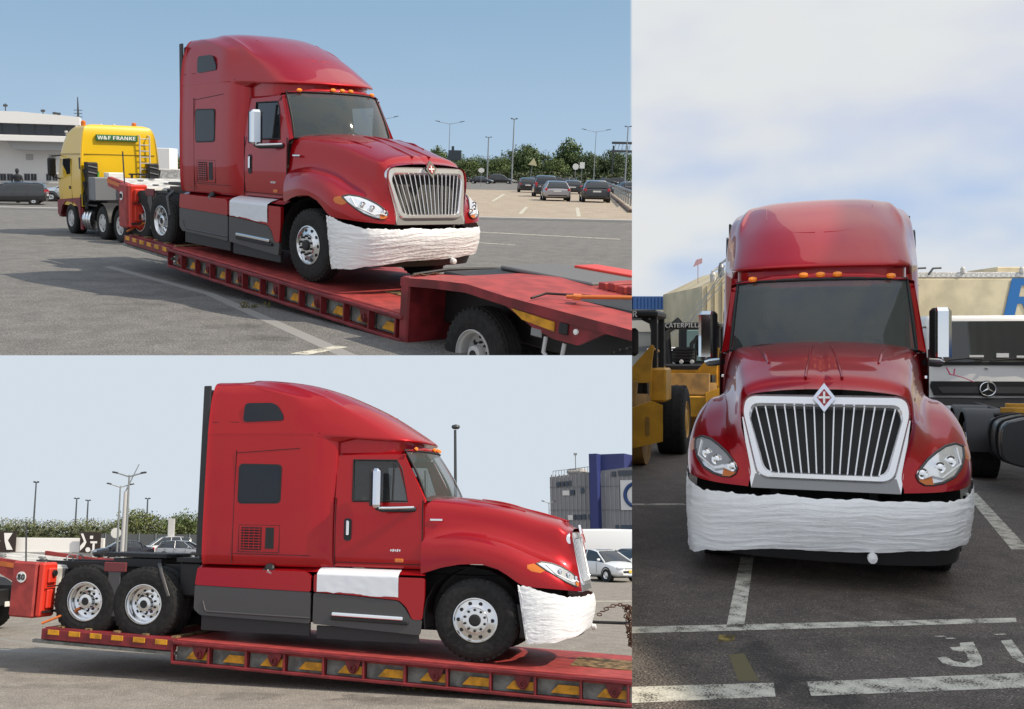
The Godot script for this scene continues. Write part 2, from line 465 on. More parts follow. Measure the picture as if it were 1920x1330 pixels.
func hood_half() -> Array:
	var rows := []
	for k in HOODKEYS:
		var a := PackedVector3Array()
		for q in k[1]: a.append(Vector3(q[0], q[1], k[0]))
		rows.append(a)
	rows = v_smooth(rows, 7)
	for r in rows:
		var z: float = r[0].z
		for i in ARCH.size() - 1:
			if z >= ARCH[i][0] and z <= ARCH[i + 1][0]:
				var y := lerpf(ARCH[i][1], ARCH[i + 1][1], (z - ARCH[i][0]) / (ARCH[i + 1][0] - ARCH[i][0]))
				r[0].y = y
				if r[1].y < y + 0.05: r[1].y = y + 0.05
	for r in rows:   # the nose leans back above the bumper
		for j in r.size():
			var w := smoothstep(0.95, 1.31, r[j].z)
			r[j].z -= 0.15 * w * (r[j].y - 1.0) + 0.03 * w
	var o := []
	for r in rows: o.append(PackedVector3Array(cr(Array(r), 4)))
	return o

var HOODROWS := []
func drop(x: float, y: float, dir: Vector3, rows: Array) -> Vector3:   # first point of a surface met along dir, from outside
	var from := Vector3(x, y, 3.0)
	if absf(dir.x) > 0.5: from = Vector3(3.0 * -signf(dir.x), y, x)
	var best := Vector3.INF; var bd := 1e9
	for i in rows.size() - 1:
		for j in rows[i].size() - 1:
			for t in [[rows[i][j], rows[i][j + 1], rows[i + 1][j + 1]], [rows[i][j], rows[i + 1][j + 1], rows[i + 1][j]]]:
				var h = Geometry3D.ray_intersects_triangle(from, dir, t[0], t[1], t[2])
				if h != null and from.distance_to(h) < bd: bd = from.distance_to(h); best = h
	return best

func drape(up: Array, lo: Array, rows: Array, off: float, nv := 5, dir := Vector3(0, 0, -1)) -> Array:   # patch between two outlines laid onto a surface
	var o := []
	var last := Vector3.INF
	for i in nv + 1:
		var r := PackedVector3Array()
		for j in up.size():
			var q: Vector2 = lo[j].lerp(up[j], float(i) / nv)
			var h := drop(q.x, q.y, dir, rows)
			if h == Vector3.INF: h = Vector3(q.x, q.y, last.z - 0.03) if last != Vector3.INF else Vector3(q.x, q.y, 0.6)
			last = h
			r.append(h - dir * off)
		o.append(r)
	return o

func mirror(rows: Array) -> Array:
	var o := []
	for r in rows:
		var a := PackedVector3Array()
		for p in r: a.append(Vector3(-p.x, p.y, p.z))
		o.append(a)
	return o

func wheel(p: Node, called: String, pos: Vector3, side: float, kind: String, R := 0.53, w := 0.29, rimmat: Material = null) -> void:
	# pos: centre of the outer face; side -1 looks towards -x
	var b := Basis(Vector3(0, 0, 1), -PI / 2.0 * side)   # local y -> outward x*side
	var xf := Transform3D(b, pos)
	var k := R / 0.53
	var g := Geo.new()
	g.lathe([Vector2(0.285 * k, -0.01), Vector2(0.30 * k, 0.0), Vector2(0.36 * k, 0.012), Vector2(0.43 * k, 0.012), Vector2(0.48 * k, 0.0), Vector2(0.505 * k, -0.02), Vector2(0.522 * k, -0.045), Vector2(0.53 * k, -0.06), Vector2(0.53 * k, -w + 0.06), Vector2(0.505 * k, -w + 0.02), Vector2(0.43 * k, -w), Vector2(0.285 * k, -w)], 40, xf)
	for i in 4:   # tread ribs
		var h := -0.075 - i * (w - 0.15) / 3.0
		g.lathe([Vector2(0.53 * k, h + 0.012), Vector2(0.538 * k, h + 0.01), Vector2(0.538 * k, h - 0.018), Vector2(0.53 * k, h - 0.02)], 40, xf)
	for i in 40:   # shoulder blocks
		var an := TAU * i / 40.0
		for h in [-0.04, -w + 0.04]:
			g.box(xf * Vector3(cos(an) * 0.518 * k, h, sin(an) * 0.512 * k), Vector3(0.026, 0.03, 0.045), Basis(xf.basis * Vector3(cos(an), 0, sin(an)), xf.basis * Vector3.UP, xf.basis * Vector3(-sin(an), 0, cos(an))))
	var t := part(called, g, M.rubber, p)
	var r := Geo.new()
	var dark := Geo.new(); var nuts := Geo.new(); var holes := Geo.new()
	if kind == "front":
		r.lathe([Vector2(0.29 * k, -0.012), Vector2(0.288 * k, 0.008), Vector2(0.275 * k, 0.01), Vector2(0.262 * k, -0.025), Vector2(0.245 * k, -0.02), Vector2(0.2 * k, -0.006), Vector2(0.165 * k, 0.01), Vector2(0.158 * k, 0.03), Vector2(0.1 * k, 0.034), Vector2(0.0, 0.034)], 40, xf)
		for i in 10:
			var an := TAU * (i + 0.5) / 10.0
			holes.disc(xf * Vector3(cos(an) * 0.22 * k, -0.006, sin(an) * 0.22 * k), xf.basis.y, 0.026 * k, 12)
			var a2 := TAU * i / 10.0
			nuts.lathe([Vector2(0.017, 0.03), Vector2(0.017, 0.06), Vector2(0.012, 0.065), Vector2(0.0, 0.066)], 8, xf * Transform3D(Basis(), Vector3(cos(a2) * 0.135 * k, 0, sin(a2) * 0.135 * k)))
		dark.lathe([Vector2(0.08 * k, 0.03), Vector2(0.075 * k, 0.06), Vector2(0.05 * k, 0.068), Vector2(0.0, 0.068)], 20, xf)
	elif kind == "rear":
		r.lathe([Vector2(0.29 * k, -0.012), Vector2(0.288 * k, 0.008), Vector2(0.278 * k, 0.01), Vector2(0.27 * k, -0.02), Vector2(0.25 * k, -0.03), Vector2(0.245 * k, -0.05), Vector2(0.24 * k, -0.14), Vector2(0.2 * k, -0.16), Vector2(0.165 * k, -0.15), Vector2(0.125 * k, -0.12), Vector2(0.11 * k, -0.11), Vector2(0.105 * k, -0.02), Vector2(0.06 * k, -0.01), Vector2(0.0, -0.01)], 40, xf)
		for i in 10:
			var an := TAU * (i + 0.5) / 10.0
			holes.disc(xf * Vector3(cos(an) * 0.2 * k, -0.154, sin(an) * 0.2 * k), xf.basis.y, 0.024 * k, 10)
			var a2 := TAU * i / 10.0
			nuts.lathe([Vector2(0.016, -0.13), Vector2(0.016, -0.09), Vector2(0.0, -0.088)], 6, xf * Transform3D(Basis(), Vector3(cos(a2) * 0.14 * k, 0, sin(a2) * 0.14 * k)))
		dark.lathe([Vector2(0.06 * k, -0.011), Vector2(0.055 * k, 0.0), Vector2(0.0, 0.0)], 14, xf)
	else:   # a plain steel wheel or a car wheel
		r.lathe([Vector2(0.29 * k, -0.012), Vector2(0.285 * k, 0.004), Vector2(0.26 * k, -0.02), Vector2(0.2 * k, -0.03), Vector2(0.12 * k, 0.0), Vector2(0.0, 0.005)], 24, xf)
		for i in 5:
			var an := TAU * i / 5.0
			holes.disc(xf * Vector3(cos(an) * 0.2 * k, -0.022, sin(an) * 0.2 * k), xf.basis.y, 0.04 * k, 8)
	var rm := part("rim", r, rimmat if rimmat else M.alu, t)
	if dark.v.size(): part("hub", dark, M.black, t)
	if nuts.v.size(): part("lug_nuts", nuts, M.black, t).set_meta("kind", "stuff")
	part("hand_holes", holes, M.black, t).set_meta("kind", "stuff")

func side_panel(g: Geo, poly: Array, x: float, side: float, d: float) -> void:   # outline in (z, y) on a flat side, d proud
	var q := []
	for e in poly: q.append(Vector2(e[0], e[1]))
	# local x -> z, local y -> y, local z -> outward
	g.prism(q, d, Transform3D(Basis(Vector3(0, 0, 1), Vector3(0, 1, 0), Vector3(side, 0, 0)), Vector3(x * side, 0, 0)))

func rounded(pts: Array, r: float, k := 4) -> Array:   # round the corners of an outline of [a, b]
	var o := []
	var n := pts.size()
	for i in n:
		var p := Vector2(pts[i][0], pts[i][1])
		var a := (Vector2(pts[(i - 1 + n) % n][0], pts[(i - 1 + n) % n][1]) - p); var b := (Vector2(pts[(i + 1) % n][0], pts[(i + 1) % n][1]) - p)
		var rr := minf(r, minf(a.length(), b.length()) * 0.45)
		var s := p + a.normalized() * rr; var e := p + b.normalized() * rr
		for t in k + 1:
			var f := float(t) / k
			var q := s.lerp(p, f).lerp(p.lerp(e, f), f)
			o.append([q.x, q.y])
	return o

func wrap_rows() -> Array:   # the stretched film round the bumper
	var f := FastNoiseLite.new(); f.seed = 9; f.frequency = 1.0; f.fractal_octaves = 3
	var fr := FastNoiseLite.new(); fr.seed = 10; fr.frequency = 1.0; fr.fractal_type = FastNoiseLite.FRACTAL_RIDGED; fr.fractal_octaves = 2
	var rows := []
	var plan := cr([V(-1.275, 0, 0.55), V(-1.29, 0, 0.66), V(-1.275, 0, 0.84), V(-1.2, 0, 1.04), V(-1.02, 0, 1.22), V(-0.66, 0, 1.34), V(-0.22, 0, 1.395), V(0.22, 0, 1.395), V(0.66, 0, 1.34), V(1.02, 0, 1.22), V(1.2, 0, 1.04), V(1.275, 0, 0.84), V(1.29, 0, 0.66), V(1.275, 0, 0.55)], 14)
	var nv := 84
	for i in nv + 1:
		var t := float(i) / nv
		var r := PackedVector3Array()
		for j in plan.size():
			var u := float(j) / (plan.size() - 1) * 2.0 - 1.0
			var s := absf(u)
			var top := lerpf(0.865, 1.01, smoothstep(0.35, 1.0, s)) + f.get_noise_2d(u * 9.0, 3.0) * 0.02 + (0.03 * maxf(0.0, f.get_noise_2d(u * 26.0, 8.0)) if s < 0.42 else 0.0)
			var bot := lerpf(0.43, 0.27, smoothstep(0.0, -0.75, u)) if u < 0.0 else lerpf(0.43, 0.55, smoothstep(0.0, 0.9, u))
			bot += f.get_noise_2d(u * 6.0, 13.0) * 0.02
			var y := lerpf(bot, top, t)
			var p: Vector3 = plan[j]
			var out := Vector3(p.x * 0.9, 0, p.z - 0.35).normalized()
			var belly := -0.07 * pow(1.0 - t, 2.0) * (1.0 - 0.6 * s) - 0.05 * pow(t, 7.0) * (1.0 - s)
			var yy := y - 0.10 * sin(u * 1.7 + 0.4) + 0.05 * f.get_noise_2d(u * 2.2, y * 2.0)
			var crease := fr.get_noise_2d(u * 1.3 + 5.0, yy * 11.0) * 0.0034 + fr.get_noise_2d(u * 2.6 + 3.0, yy * 30.0) * 0.002
			crease += fr.get_noise_2d(u * 2.0 - yy * 4.0, yy * 9.0 + u * 2.0) * 0.003 + f.get_noise_2d(u * 3.0, y * 4.0) * 0.006
			if s > 0.93: crease += fr.get_noise_2d(u * 40.0, y * 4.0) * 0.02
			r.append(Vector3(p.x, y, p.z + 0.11 * (1.0 - t) * smoothstep(0.7, 1.0, s)) + out * (belly + crease))
		rows.append(r)
	return rows

func make_truck() -> Node3D:
	var t := Node3D.new()
	# --- sleeper and raised roof
	var low := []
	for q in [[1.14, 1.14, 1.165], [1.2, 1.2, 1.19], [1.35, 1.35, 1.212], [1.8, 1.8, 1.22], [2.3, 2.3, 1.217], [2.7, 2.7, 1.205], [3.0, 2.9, 1.195]]:
		low.append(plan_ring(q[0], q[1], q[2], 1.0, -1.95, true))
	var g := Geo.new(); g.grid(v_smooth(low, 3), true); part("sleeper", g, M.red, t)
	var top := []
	for q in [[3.0, 2.92, 1.195, 1.02, -0.82], [3.03, 2.94, 1.197, 1.028, -0.805], [3.08, 2.985, 1.192, 1.02, -0.85], [3.19, 3.09, 1.18, 1.0, -1.0], [3.31, 3.25, 1.165, 0.975, -1.24], [3.43, 3.41, 1.145, 0.955, -1.51], [3.56, 3.57, 1.12, 0.93, -1.84], [3.67, 3.71, 1.09, 0.90, -2.17], [3.76, 3.81, 1.04, 0.86, -2.5], [3.81, 3.865, 0.95, 0.78, -2.85], [3.84, 3.89, 0.72, 0.6, -3.05], [3.855, 3.9, 0.35, 0.3, -3.2], [3.86, 3.905, 0.01, 0.01, -3.3]]:
		top.append(plan_ring(q[0], q[1], q[2], q[3], q[4], false))
	g = Geo.new(); g.grid(v_smooth(top, 4), true)
	var under := [low[-1], top[0]]
	var mid := PackedVector3Array()
	for j in low[-1].size(): mid.append(low[-1][j].lerp(top[0][j], 0.4) + Vector3(0, 0.05 if absf(low[-1][j].z - top[0][j].z) > 0.15 else 0.0, 0))
	g.grid(v_smooth([low[-1], mid, top[0]], 3), true, V(0, 6, -1.5))
	var roof := part("roof_fairing", g, M.red, t)
	for s in [-1, 1]:   # raised creases that run down both sides of the fairing and meet low on its nose
		g = Geo.new()
		var pts := []
		for q in [[0.62, -2.3], [0.60, -1.95], [0.55, -1.7], [0.42, -1.52], [0.24, -1.42], [0.05, -1.385]]:
			var zf: float = q[1]
			var y := 0.0
			for k in range(2, 9):
				var zl := [0.0, 0.0, 0.83, 1.0, 1.24, 1.51, 1.84, 2.17, 2.5, 2.85]
				var z0: float = -zl[k]; var z1: float = -zl[k + 1]
				var y0: float = [0, 0, 2.985, 3.09, 3.25, 3.41, 3.57, 3.71, 3.81, 3.865][k]; var y1: float = [0, 0, 2.985, 3.09, 3.25, 3.41, 3.57, 3.71, 3.81, 3.865][k + 1]
				var zz: float = zf + 0.30 * pow(q[0] / 0.9, 2.0)
				if zz <= z0 and zz >= z1: y = lerpf(y0, y1, (zz - z0) / (z1 - z0))
			pts.append(V(q[0] * s, y - 0.004, zf))
		g.tube(cr(pts, 4), 0.012, 6)
		part("roof_crease", g, M.red, roof)
	var nk := []
	for y in [2.74, 2.9, 3.04]:
		var a := PackedVector3Array()
		for e in [[-0.93, -2.05], [-0.925, -1.7], [-0.91, -1.4], [-0.85, -1.2], [-0.6, -1.06], [0, -0.98], [0.6, -1.06], [0.85, -1.2], [0.91, -1.4], [0.925, -1.7], [0.93, -2.05]]: a.append(V(e[0], y, e[1]))
		nk.append(a)
	g = Geo.new(); g.grid(nk, false, V(0, 2.9, -2)); part("roof_neck", g, M.red, roof)
	g = Geo.new()
	g.box(V(-1.165, 2.5, -3.925), V(0.035, 2.5, 0.115), Basis(), 0.01); g.box(V(1.165, 2.5, -3.925), V(0.035, 2.5, 0.115), Basis(), 0.01)
	g.box(V(0, 2.45, -3.92), V(2.2, 2.5, 0.1), Basis(), 0.02)
	part("rear_trim", g, M.plastic, t)
	# seams on the sleeper
	for s in [-1.0, 1.0]:
		var tp := Transform3D(Basis(), V(1.215 * s, 0, -3.8)) * Transform3D(Basis(Vector3.UP, -0.045 * s), Vector3.ZERO) * Transform3D(Basis(), V(-1.215 * s, 0, 3.8))
		g = Geo.new(); g.box(V(1.2195 * s, 1.97, -3.42), V(0.008, 1.62, 0.008))
		g.box(V(1.2035 * s, 2.78, -2.95), V(0.012, 0.008, 0.94), Basis(Vector3.RIGHT, -0.07))
		g.box(V(1.168 * s, 3.20, -3.62), V(0.03, 0.008, 0.42))
		g.box(V(1.205 * s, 1.30, -2.85), V(0.012, 0.008, 1.1))
		for e in [[-3.33, 1.52, 0.007, 0.38], [-2.73, 1.52, 0.007, 0.38]]:
			g.box(V(1.216 * s, e[1], e[0]), V(0.008, e[3], e[2]))
		for y in [1.33, 1.71]: g.box(V(1.216 * s, y, -3.03), V(0.008, 0.007, 0.6))
		part("panel_gap", g, M.seam, t, tp)
		g = Geo.new(); side_panel(g, rounded([[-3.37, 2.01], [-2.73, 2.02], [-2.73, 2.58], [-3.37, 2.59]], 0.07), 1.211, s, 0.012)
		var f := part("window", g, M.black, t, tp)
		g = Geo.new(); side_panel(g, rounded([[-3.345, 2.035], [-2.755, 2.045], [-2.755, 2.555], [-3.345, 2.565]], 0.06), 1.213, s, 0.014); part("pane", g, M.sleepglass, f)
		var b := Basis(Vector3(0, 0, 1), 0.095 * s)
		g = Geo.new(); side_panel(g, rounded([[-3.35, 3.2], [-2.74, 3.22], [-2.75, 3.30], [-2.84, 3.44], [-2.92, 3.48], [-3.33, 3.48]], 0.06), 1.165, s, 0.025)
		part("upper_window", g, M.sleepglass, t, tp)
		# vents low on the sleeper
		g = Geo.new(); side_panel(g, [[-3.29, 1.36], [-2.99, 1.36], [-2.99, 1.68], [-3.29, 1.68]], 1.212, s, 0.008)
		var vent := part("vent", g, M.seam, t, tp)
		g = Geo.new()
		for k in 8: g.box(V(1.222 * s, 1.385 + k * 0.038, -3.14), V(0.012, 0.012, 0.29))
		for k in 4: g.box(V(1.221 * s, 1.52, -3.25 + k * 0.075), V(0.01, 0.3, 0.008))
		part("louvre", g, M.red, vent)
		g = Geo.new(); side_panel(g, [[-2.935, 1.38], [-2.81, 1.38], [-2.81, 1.68], [-2.935, 1.68]], 1.212, s, 0.008); part("vent", g, M.black, t, tp)
	# --- cab: doors, pillars, roof
	for s in [-1.0, 1.0]:
		var rows := []
		for z in [-1.97, -1.6, -1.2, -0.9, -0.72]:
			var a := PackedVector3Array()
			for q in [[1.02, 1.16], [1.055, 1.22], [1.066, 1.4], [1.07, 1.7], [1.062, 1.95], [1.05, 2.06]]: a.append(V(q[0] * s, q[1], z))
			rows.append(a)
		g = Geo.new(); g.grid(rows, false, V(0, 1.6, -1.3))
		var wx := func(y): return 1.05 - (y - 2.06) * 0.13
		for q in [[[-1.97, 2.06], [-1.72, 2.06], [-1.74, 2.66], [-1.97, 2.66]], [[-1.97, 2.66], [-1.03, 2.66], [-1.0, 2.74], [-1.97, 2.72]], [[-0.94, 2.06], [-0.70, 2.06], [-0.72, 2.12], [-1.03, 2.74], [-1.12, 2.66], [-1.05, 2.53]]]:
			var p := []
			for e in q: p.append(V(wx.call(e[1]) * s, e[1], e[0]))
			g.face(p, V(s, 0.13, 0).normalized())
			var pi := []
			for e in q: pi.append(V((wx.call(e[1]) - 0.05) * s, e[1], e[0]))
			g.face(pi, V(-s, 0, 0))
		# A pillar, front face
		g.face([V(1.05 * s, 2.06, -0.70), V(0.95 * s, 2.10, -0.70), V(0.885 * s, 2.77, -1.05), V(0.965 * s, 2.74, -1.03)], V(0.5 * s, 0.3, 0.8).normalized())
		var door := part("door", g, M.red, t)
		g = Geo.new(); g.box(V(1.066 * s, 1.64, -1.955), V(0.012, 0.95, 0.01)); g.box(V(1.069 * s, 1.63, -0.735), V(0.012, 0.93, 0.014)); g.box(V(1.06 * s, 1.22, -1.35), V(0.012, 0.01, 1.2))
		part("door_gap", g, M.seam, door)
		g = Geo.new()
		var q2 := []
		for e in [[-1.72, 2.09], [-0.95, 2.07], [-1.06, 2.53], [-1.13, 2.645], [-1.74, 2.65]]: q2.append(V((wx.call(e[1]) - 0.012) * s, e[1], e[0]))
		g.face(q2, V(s, 0.13, 0).normalized()); part("door_window", g, M.cabglass, door)
		g = Geo.new(); g.tube([V(1.045 * s, 2.075, -1.72), V(1.045 * s, 2.075, -0.95), V(0.985 * s, 2.53, -1.05), V(0.972 * s, 2.65, -1.125), V(0.972 * s, 2.655, -1.74), V(1.045 * s, 2.075, -1.72)], 0.014, 5); g.tube([V(1.045 * s, 2.07, -1.16), V(0.98 * s, 2.6, -1.16)], 0.012, 5); part("window_seal", g, M.black, door)
		g = Geo.new(); side_panel(g, rounded([[-1.83, 1.52], [-1.72, 1.52], [-1.72, 1.83], [-1.83, 1.83]], 0.05), 1.066, s, 0.01); var hd := part("handle_recess", g, M.black, door)
		g = Geo.new(); g.box(V(1.092 * s, 1.7, -1.775), V(0.03, 0.2, 0.045), Basis(), 0.012); part("handle", g, M.chrome, hd)
		g = Geo.new(); g.box(V(1.062 * s, 1.27, -1.05), V(0.02, 0.05, 0.12), Basis(), 0.01); part("side_marker", g, M.amber_lens, t)
		g = Geo.new()
		for k in 5: g.box(V(1.071 * s, 1.405, -1.16 + k * 0.03), V(0.01, 0.025 + 0.012 * (k % 2), 0.018), Basis(Vector3.RIGHT, 0.3))
		part("door_script", g, M.chrome, door)
	var rows := []
	for z in [-2.02, -1.7, -1.35, -1.12]:
		var a := PackedVector3Array()
		for q in [[-0.965, 2.71], [-0.94, 2.75], [-0.86, 2.79], [-0.5, 2.83], [0, 2.845], [0.5, 2.83], [0.86, 2.79], [0.94, 2.75], [0.965, 2.71]]: a.append(V(q[0], q[1], z + 0.24 * (1.0 - pow(q[0] / 0.95, 2.0)) if z > -1.5 else z))
		rows.append(a)
	var a2 := PackedVector3Array(); var a3 := PackedVector3Array()
	for q in [-0.965, -0.93, -0.84, -0.5, 0.0, 0.5, 0.84, 0.93, 0.965]:
		var zz := -1.04 + 0.27 * (1.0 - pow(q / 0.965, 2.0))
		a2.append(V(q, 2.865 - 0.09 * pow(absf(q) / 0.965, 3.0), zz)); a3.append(V(q * 0.95, 2.79, zz + 0.015))
	rows.append(a2); rows.append(a3)
	g = Geo.new(); g.grid(v_smooth(rows, 2), false, V(0, 1, -1.5)); part("cab_roof", g, M.red, t)
	for x in [-0.72, -0.175, 0.0, 0.175, 0.72]:
		g = Geo.new(); var zz := -1.04 + 0.27 * (1.0 - pow(x / 0.965, 2.0))
		g.lathe([Vector2(0.05, 0), Vector2(0.045, 0.025), Vector2(0.02, 0.035), Vector2(0, 0.036)], 12, Transform3D(Basis(V(1, 0, 0), V(0, 0.75, 0.65), V(0, -0.65, 0.75)) * Basis().scaled(V(1, 1, 0.55)), V(x, 2.838 - 0.05 * pow(absf(x) / 0.965, 3.0), zz + 0.0)))
		part("marker_light", g, M.amber, t)
	# windscreen
	rows = []
	for i in 9:
		var f := i / 8.0
		var a := PackedVector3Array()
		for j in 17:
			var x := (j / 8.0 - 1.0)
			var w := lerpf(0.955, 0.89, f)
			a.append(V(x * w, lerpf(2.09, 2.80, f), lerpf(-0.71 + 0.33 * (1.0 - x * x), -1.04 + 0.27 * (1.0 - x * x), f) + 0.03 * sin(PI * f)))
		rows.append(a)
	g = Geo.new(); g.grid(rows, false, V(0, 2, -3)); var ws := part("windscreen", g, M.windscreen, t)
	g = Geo.new()
	var ed := []
	for j in 17: ed.append(rows[0][j] + V(0, 0, 0.006))
	for i in range(1, 9): ed.append(rows[i][16] + V(0, 0, 0.006))
	for j in range(15, -1, -1): ed.append(rows[8][j] + V(0, 0, 0.006))
	for i in range(7, -1, -1): ed.append(rows[i][0] + V(0, 0, 0.006))
	g.tube(ed, 0.017, 6, false); part("windscreen_seal", g, M.black, ws)
	for x in [-0.72, 0.05]:
		g = Geo.new()
		var pts := []
		for k in 6:
			var xx: float = x + k * 0.11
			pts.append(V(xx, 2.125 + 0.012 * sin(k * 0.9), -0.71 + 0.33 * (1.0 - pow(xx / 0.955, 2.0)) + 0.03))
		g.tube(pts, [0.008, 0.016, 0.018, 0.018, 0.014, 0.007], 6); g.tube([pts[2], pts[2] + V(0.05, -0.05, 0.04)], 0.012, 6)
		part("wiper", g, M.black, t)
	# interior
	g = Geo.new(); g.box(V(0, 1.95, -0.72), V(1.86, 0.22, 0.42), Basis(), 0.06); part("dashboard", g, M.inside, t)
	g = Geo.new(); g.box(V(0, 2.0, -1.93), V(1.9, 1.5, 0.02)); g.box(V(0, 1.3, -1.3), V(2.0, 0.04, 1.3)); g.box(V(0, 2.74, -1.5), V(1.7, 0.03, 0.9)); part("cab_lining", g, M.inside, t)
	for s in [-0.5, 0.5]:
		g = Geo.new(); g.box(V(s, 1.95, -1.7), V(0.5, 0.75, 0.16), Basis(Vector3.RIGHT, -0.12), 0.05); g.box(V(s, 1.6, -1.4), V(0.5, 0.16, 0.5), Basis(), 0.05); g.box(V(s, 2.42, -1.75), V(0.28, 0.2, 0.1), Basis(), 0.04); part("seat", g, M.inside, t)
	g = Geo.new()
	var wc := []
	for k in 17: wc.append(V(0.5 + 0.22 * cos(TAU * k / 16), 2.02 + 0.2 * sin(TAU * k / 16), -1.02 - 0.1 * sin(TAU * k / 16)))
	g.tube(wc, 0.015, 6, false); part("steering_wheel", g, M.black, t)
	# --- hood with its fenders
	HOODROWS = hood_half()
	var full := []
	for r in HOODROWS:
		var a := PackedVector3Array(r)
		for i in range(r.size() - 2, -1, -1): a.append(V(-r[i].x, r[i].y, r[i].z))
		full.append(a)
	g = Geo.new(); g.grid(full, false, V(0, 0.9, 0)); var hood := part("hood", g, M.red, t)
	g = Geo.new()   # ribs on the hood
	for s in [-1, 1]:
		for ln in [[[0.09, -0.1], [0.16, 1.05]], [[0.62, -0.2], [0.5, 0.55]]]:
			var pts := []
			for k in 7:
				var x := lerpf(ln[0][0], ln[1][0], k / 6.0); var z := lerpf(ln[0][1], ln[1][1], k / 6.0)
				var h := 0.0
				for i in HOODROWS.size() - 1:
					if HOODROWS[i][0].z <= z and HOODROWS[i + 1][0].z > z:
						for j in HOODROWS[i].size() - 1:
							if (HOODROWS[i][j].x - x) * (HOODROWS[i][j + 1].x - x) <= 0.0 and HOODROWS[i][j].y > 1.6: h = lerpf(HOODROWS[i][j].y, HOODROWS[i][j + 1].y, 0.5)
				pts.append(V(x * s, h - 0.006, z))
			g.tube(cr(pts, 3), 0.014, 6)
	part("hood_rib", g, M.red, hood)
	# wheel arch liners
	for s in [-1.0, 1.0]:
		g = Geo.new()
		var ar := []
		for k in 13:
			var an := PI * (-0.08 + 1.16 * k / 12.0)
			ar.append(PackedVector3Array([V(1.2 * s, 0.55 + 0.66 * sin(an), 0.66 * cos(an) - 0.02), V(0.6 * s, 0.55 + 0.66 * sin(an), 0.66 * cos(an) - 0.02)]))
		g.grid(ar, false, V(0.9 * s, 3, 0)); part("wheel_arch", g, M.black, t)
	# headlights
	var hu := []; var hl := []
	for q in [[1.19, 1.285], [1.12, 1.31], [1.03, 1.295], [0.94, 1.25], [0.86, 1.195], [0.80, 1.13], [0.765, 1.075]]: hu.append(Vector2(q[0], q[1]))
	for q in [[1.185, 1.215], [1.145, 1.13], [1.08, 1.065], [0.98, 1.02], [0.9, 1.005], [0.83, 1.005], [0.785, 1.03]]: hl.append(Vector2(q[0], q[1]))
	for s in [1, -1]:
		var dr := drape(hu, hl, HOODROWS, 0.012, 6)
		if s < 0: dr = mirror(dr)
		g = Geo.new(); g.grid(dr, false, V(0, 1.1, 0)); var hlp := part("headlight", g, M.lens, t)
		g = Geo.new()
		var rim := []
		for p in dr[0]: rim.append(p)
		for i in range(1, dr.size()): rim.append(dr[i][-1])
		for j in range(dr[0].size() - 2, -1, -1): rim.append(dr[-1][j])
		for i in range(dr.size() - 2, -1, -1): rim.append(dr[i][0])
		g.tube(rim, 0.012, 6, false); part("headlight_edge", g, M.skirt, hlp)
		for e in [[1, 2], [2, 2], [4, 3]]:
			g = Geo.new()
			var p: Vector3 = dr[e[1] + 1][e[0] + 1]
			g.lathe([Vector2(0.05, 0.0), Vector2(0.045, 0.02), Vector2(0.03, 0.012), Vector2(0.012, 0.02), Vector2(0.0, 0.022)], 12, Transform3D(Basis(V(1, 0, 0), V(0.45 * s, 0.15, 0.88), V(0, 0.97, -0.16)).orthonormalized(), p))
			part("lamp_reflector", g, M.chrome, hlp)
		g = Geo.new(); g.tube([dr[1][1] + V(0, 0, 0.02), dr[1][3] + V(0, 0, 0.02), dr[2][4] + V(0, 0.01, 0.02), dr[2][5] + V(0, 0.01, 0.02)], 0.009, 6); g.tube([dr[1][1] + V(0, 0, 0.02), dr[5][1] + V(0, 0, 0.015)], 0.008, 6); part("lamp_bezel", g, M.white, hlp)
		var tl := []
		for i in 3:
			var aa := PackedVector3Array()
			for j in range(4, 7): aa.append(dr[i][j] + V(0, 0, 0.012))
			tl.append(aa)
		g = Geo.new(); g.grid(tl, false, V(0, 1.1, 0)); part("turn_lens", g, M.amber_lens, hlp)
		# amber wrap-round corner of the lamp
		var au := []; var al := []
		for q in [[1.262, 1.225], [1.245, 1.27], [1.2, 1.29]]: au.append(Vector2(q[0], q[1]))
		for q in [[1.26, 1.19], [1.235, 1.17], [1.19, 1.20]]: al.append(Vector2(q[0], q[1]))
		dr = drape(au, al, HOODROWS, 0.01, 3)
		if s < 0: dr = mirror(dr)
		g = Geo.new(); g.grid(dr, false, V(0, 1.1, 0)); part("corner_lens", g, M.amber_lens, hlp)
		# badge on the hood side
		g = Geo.new(); g.box(V(1.018 * s, 1.83, -0.56), V(0.03, 0.03, 0.17), Basis(), 0.005); part("side_badge", g, M.chrome, t)
	# --- grille
	var gb := V(0, 1.0, 1.29); var gu := V(0, 0.69, -0.12)
	var gp := func(x: float, f: float, d: float) -> Vector3: return gb + gu * f + V(x, 0, 0) + V(0, 0.28, 0.96) * (d - 0.05 * pow(x / 0.7, 2.0) * 1.2)
	var outer := rounded([[-0.585, 0.0], [0.585, 0.0], [0.732, 0.84], [0.70, 1.03], [-0.70, 1.03], [-0.732, 0.84]], 0.13, 5)
	var inner := rounded([[-0.505, 0.085], [0.505, 0.085], [0.648, 0.76], [0.615, 0.885], [-0.615, 0.885], [-0.648, 0.76]], 0.10, 5)
	g = Geo.new()
	var rr := []
	for e in [[outer, 0.0, -0.06], [outer, 0.0, 0.03], [outer, 0.22, 0.05], [inner, -0.2, 0.05], [inner, 0.0, 0.03], [inner, 0.0, -0.065]]:
		var a := PackedVector3Array()
		for i in outer.size():
			var o: Array = outer[i]; var n: Array = inner[i]
			var b: float = e[1] if e[0] == outer else 1.0 + e[1]
			if e[0] == inner and e[1] == 0.0: b = 1.0
			a.append(gp.call(lerpf(o[0], n[0], b), lerpf(o[1], n[1], b), e[2]))
		rr.append(a)
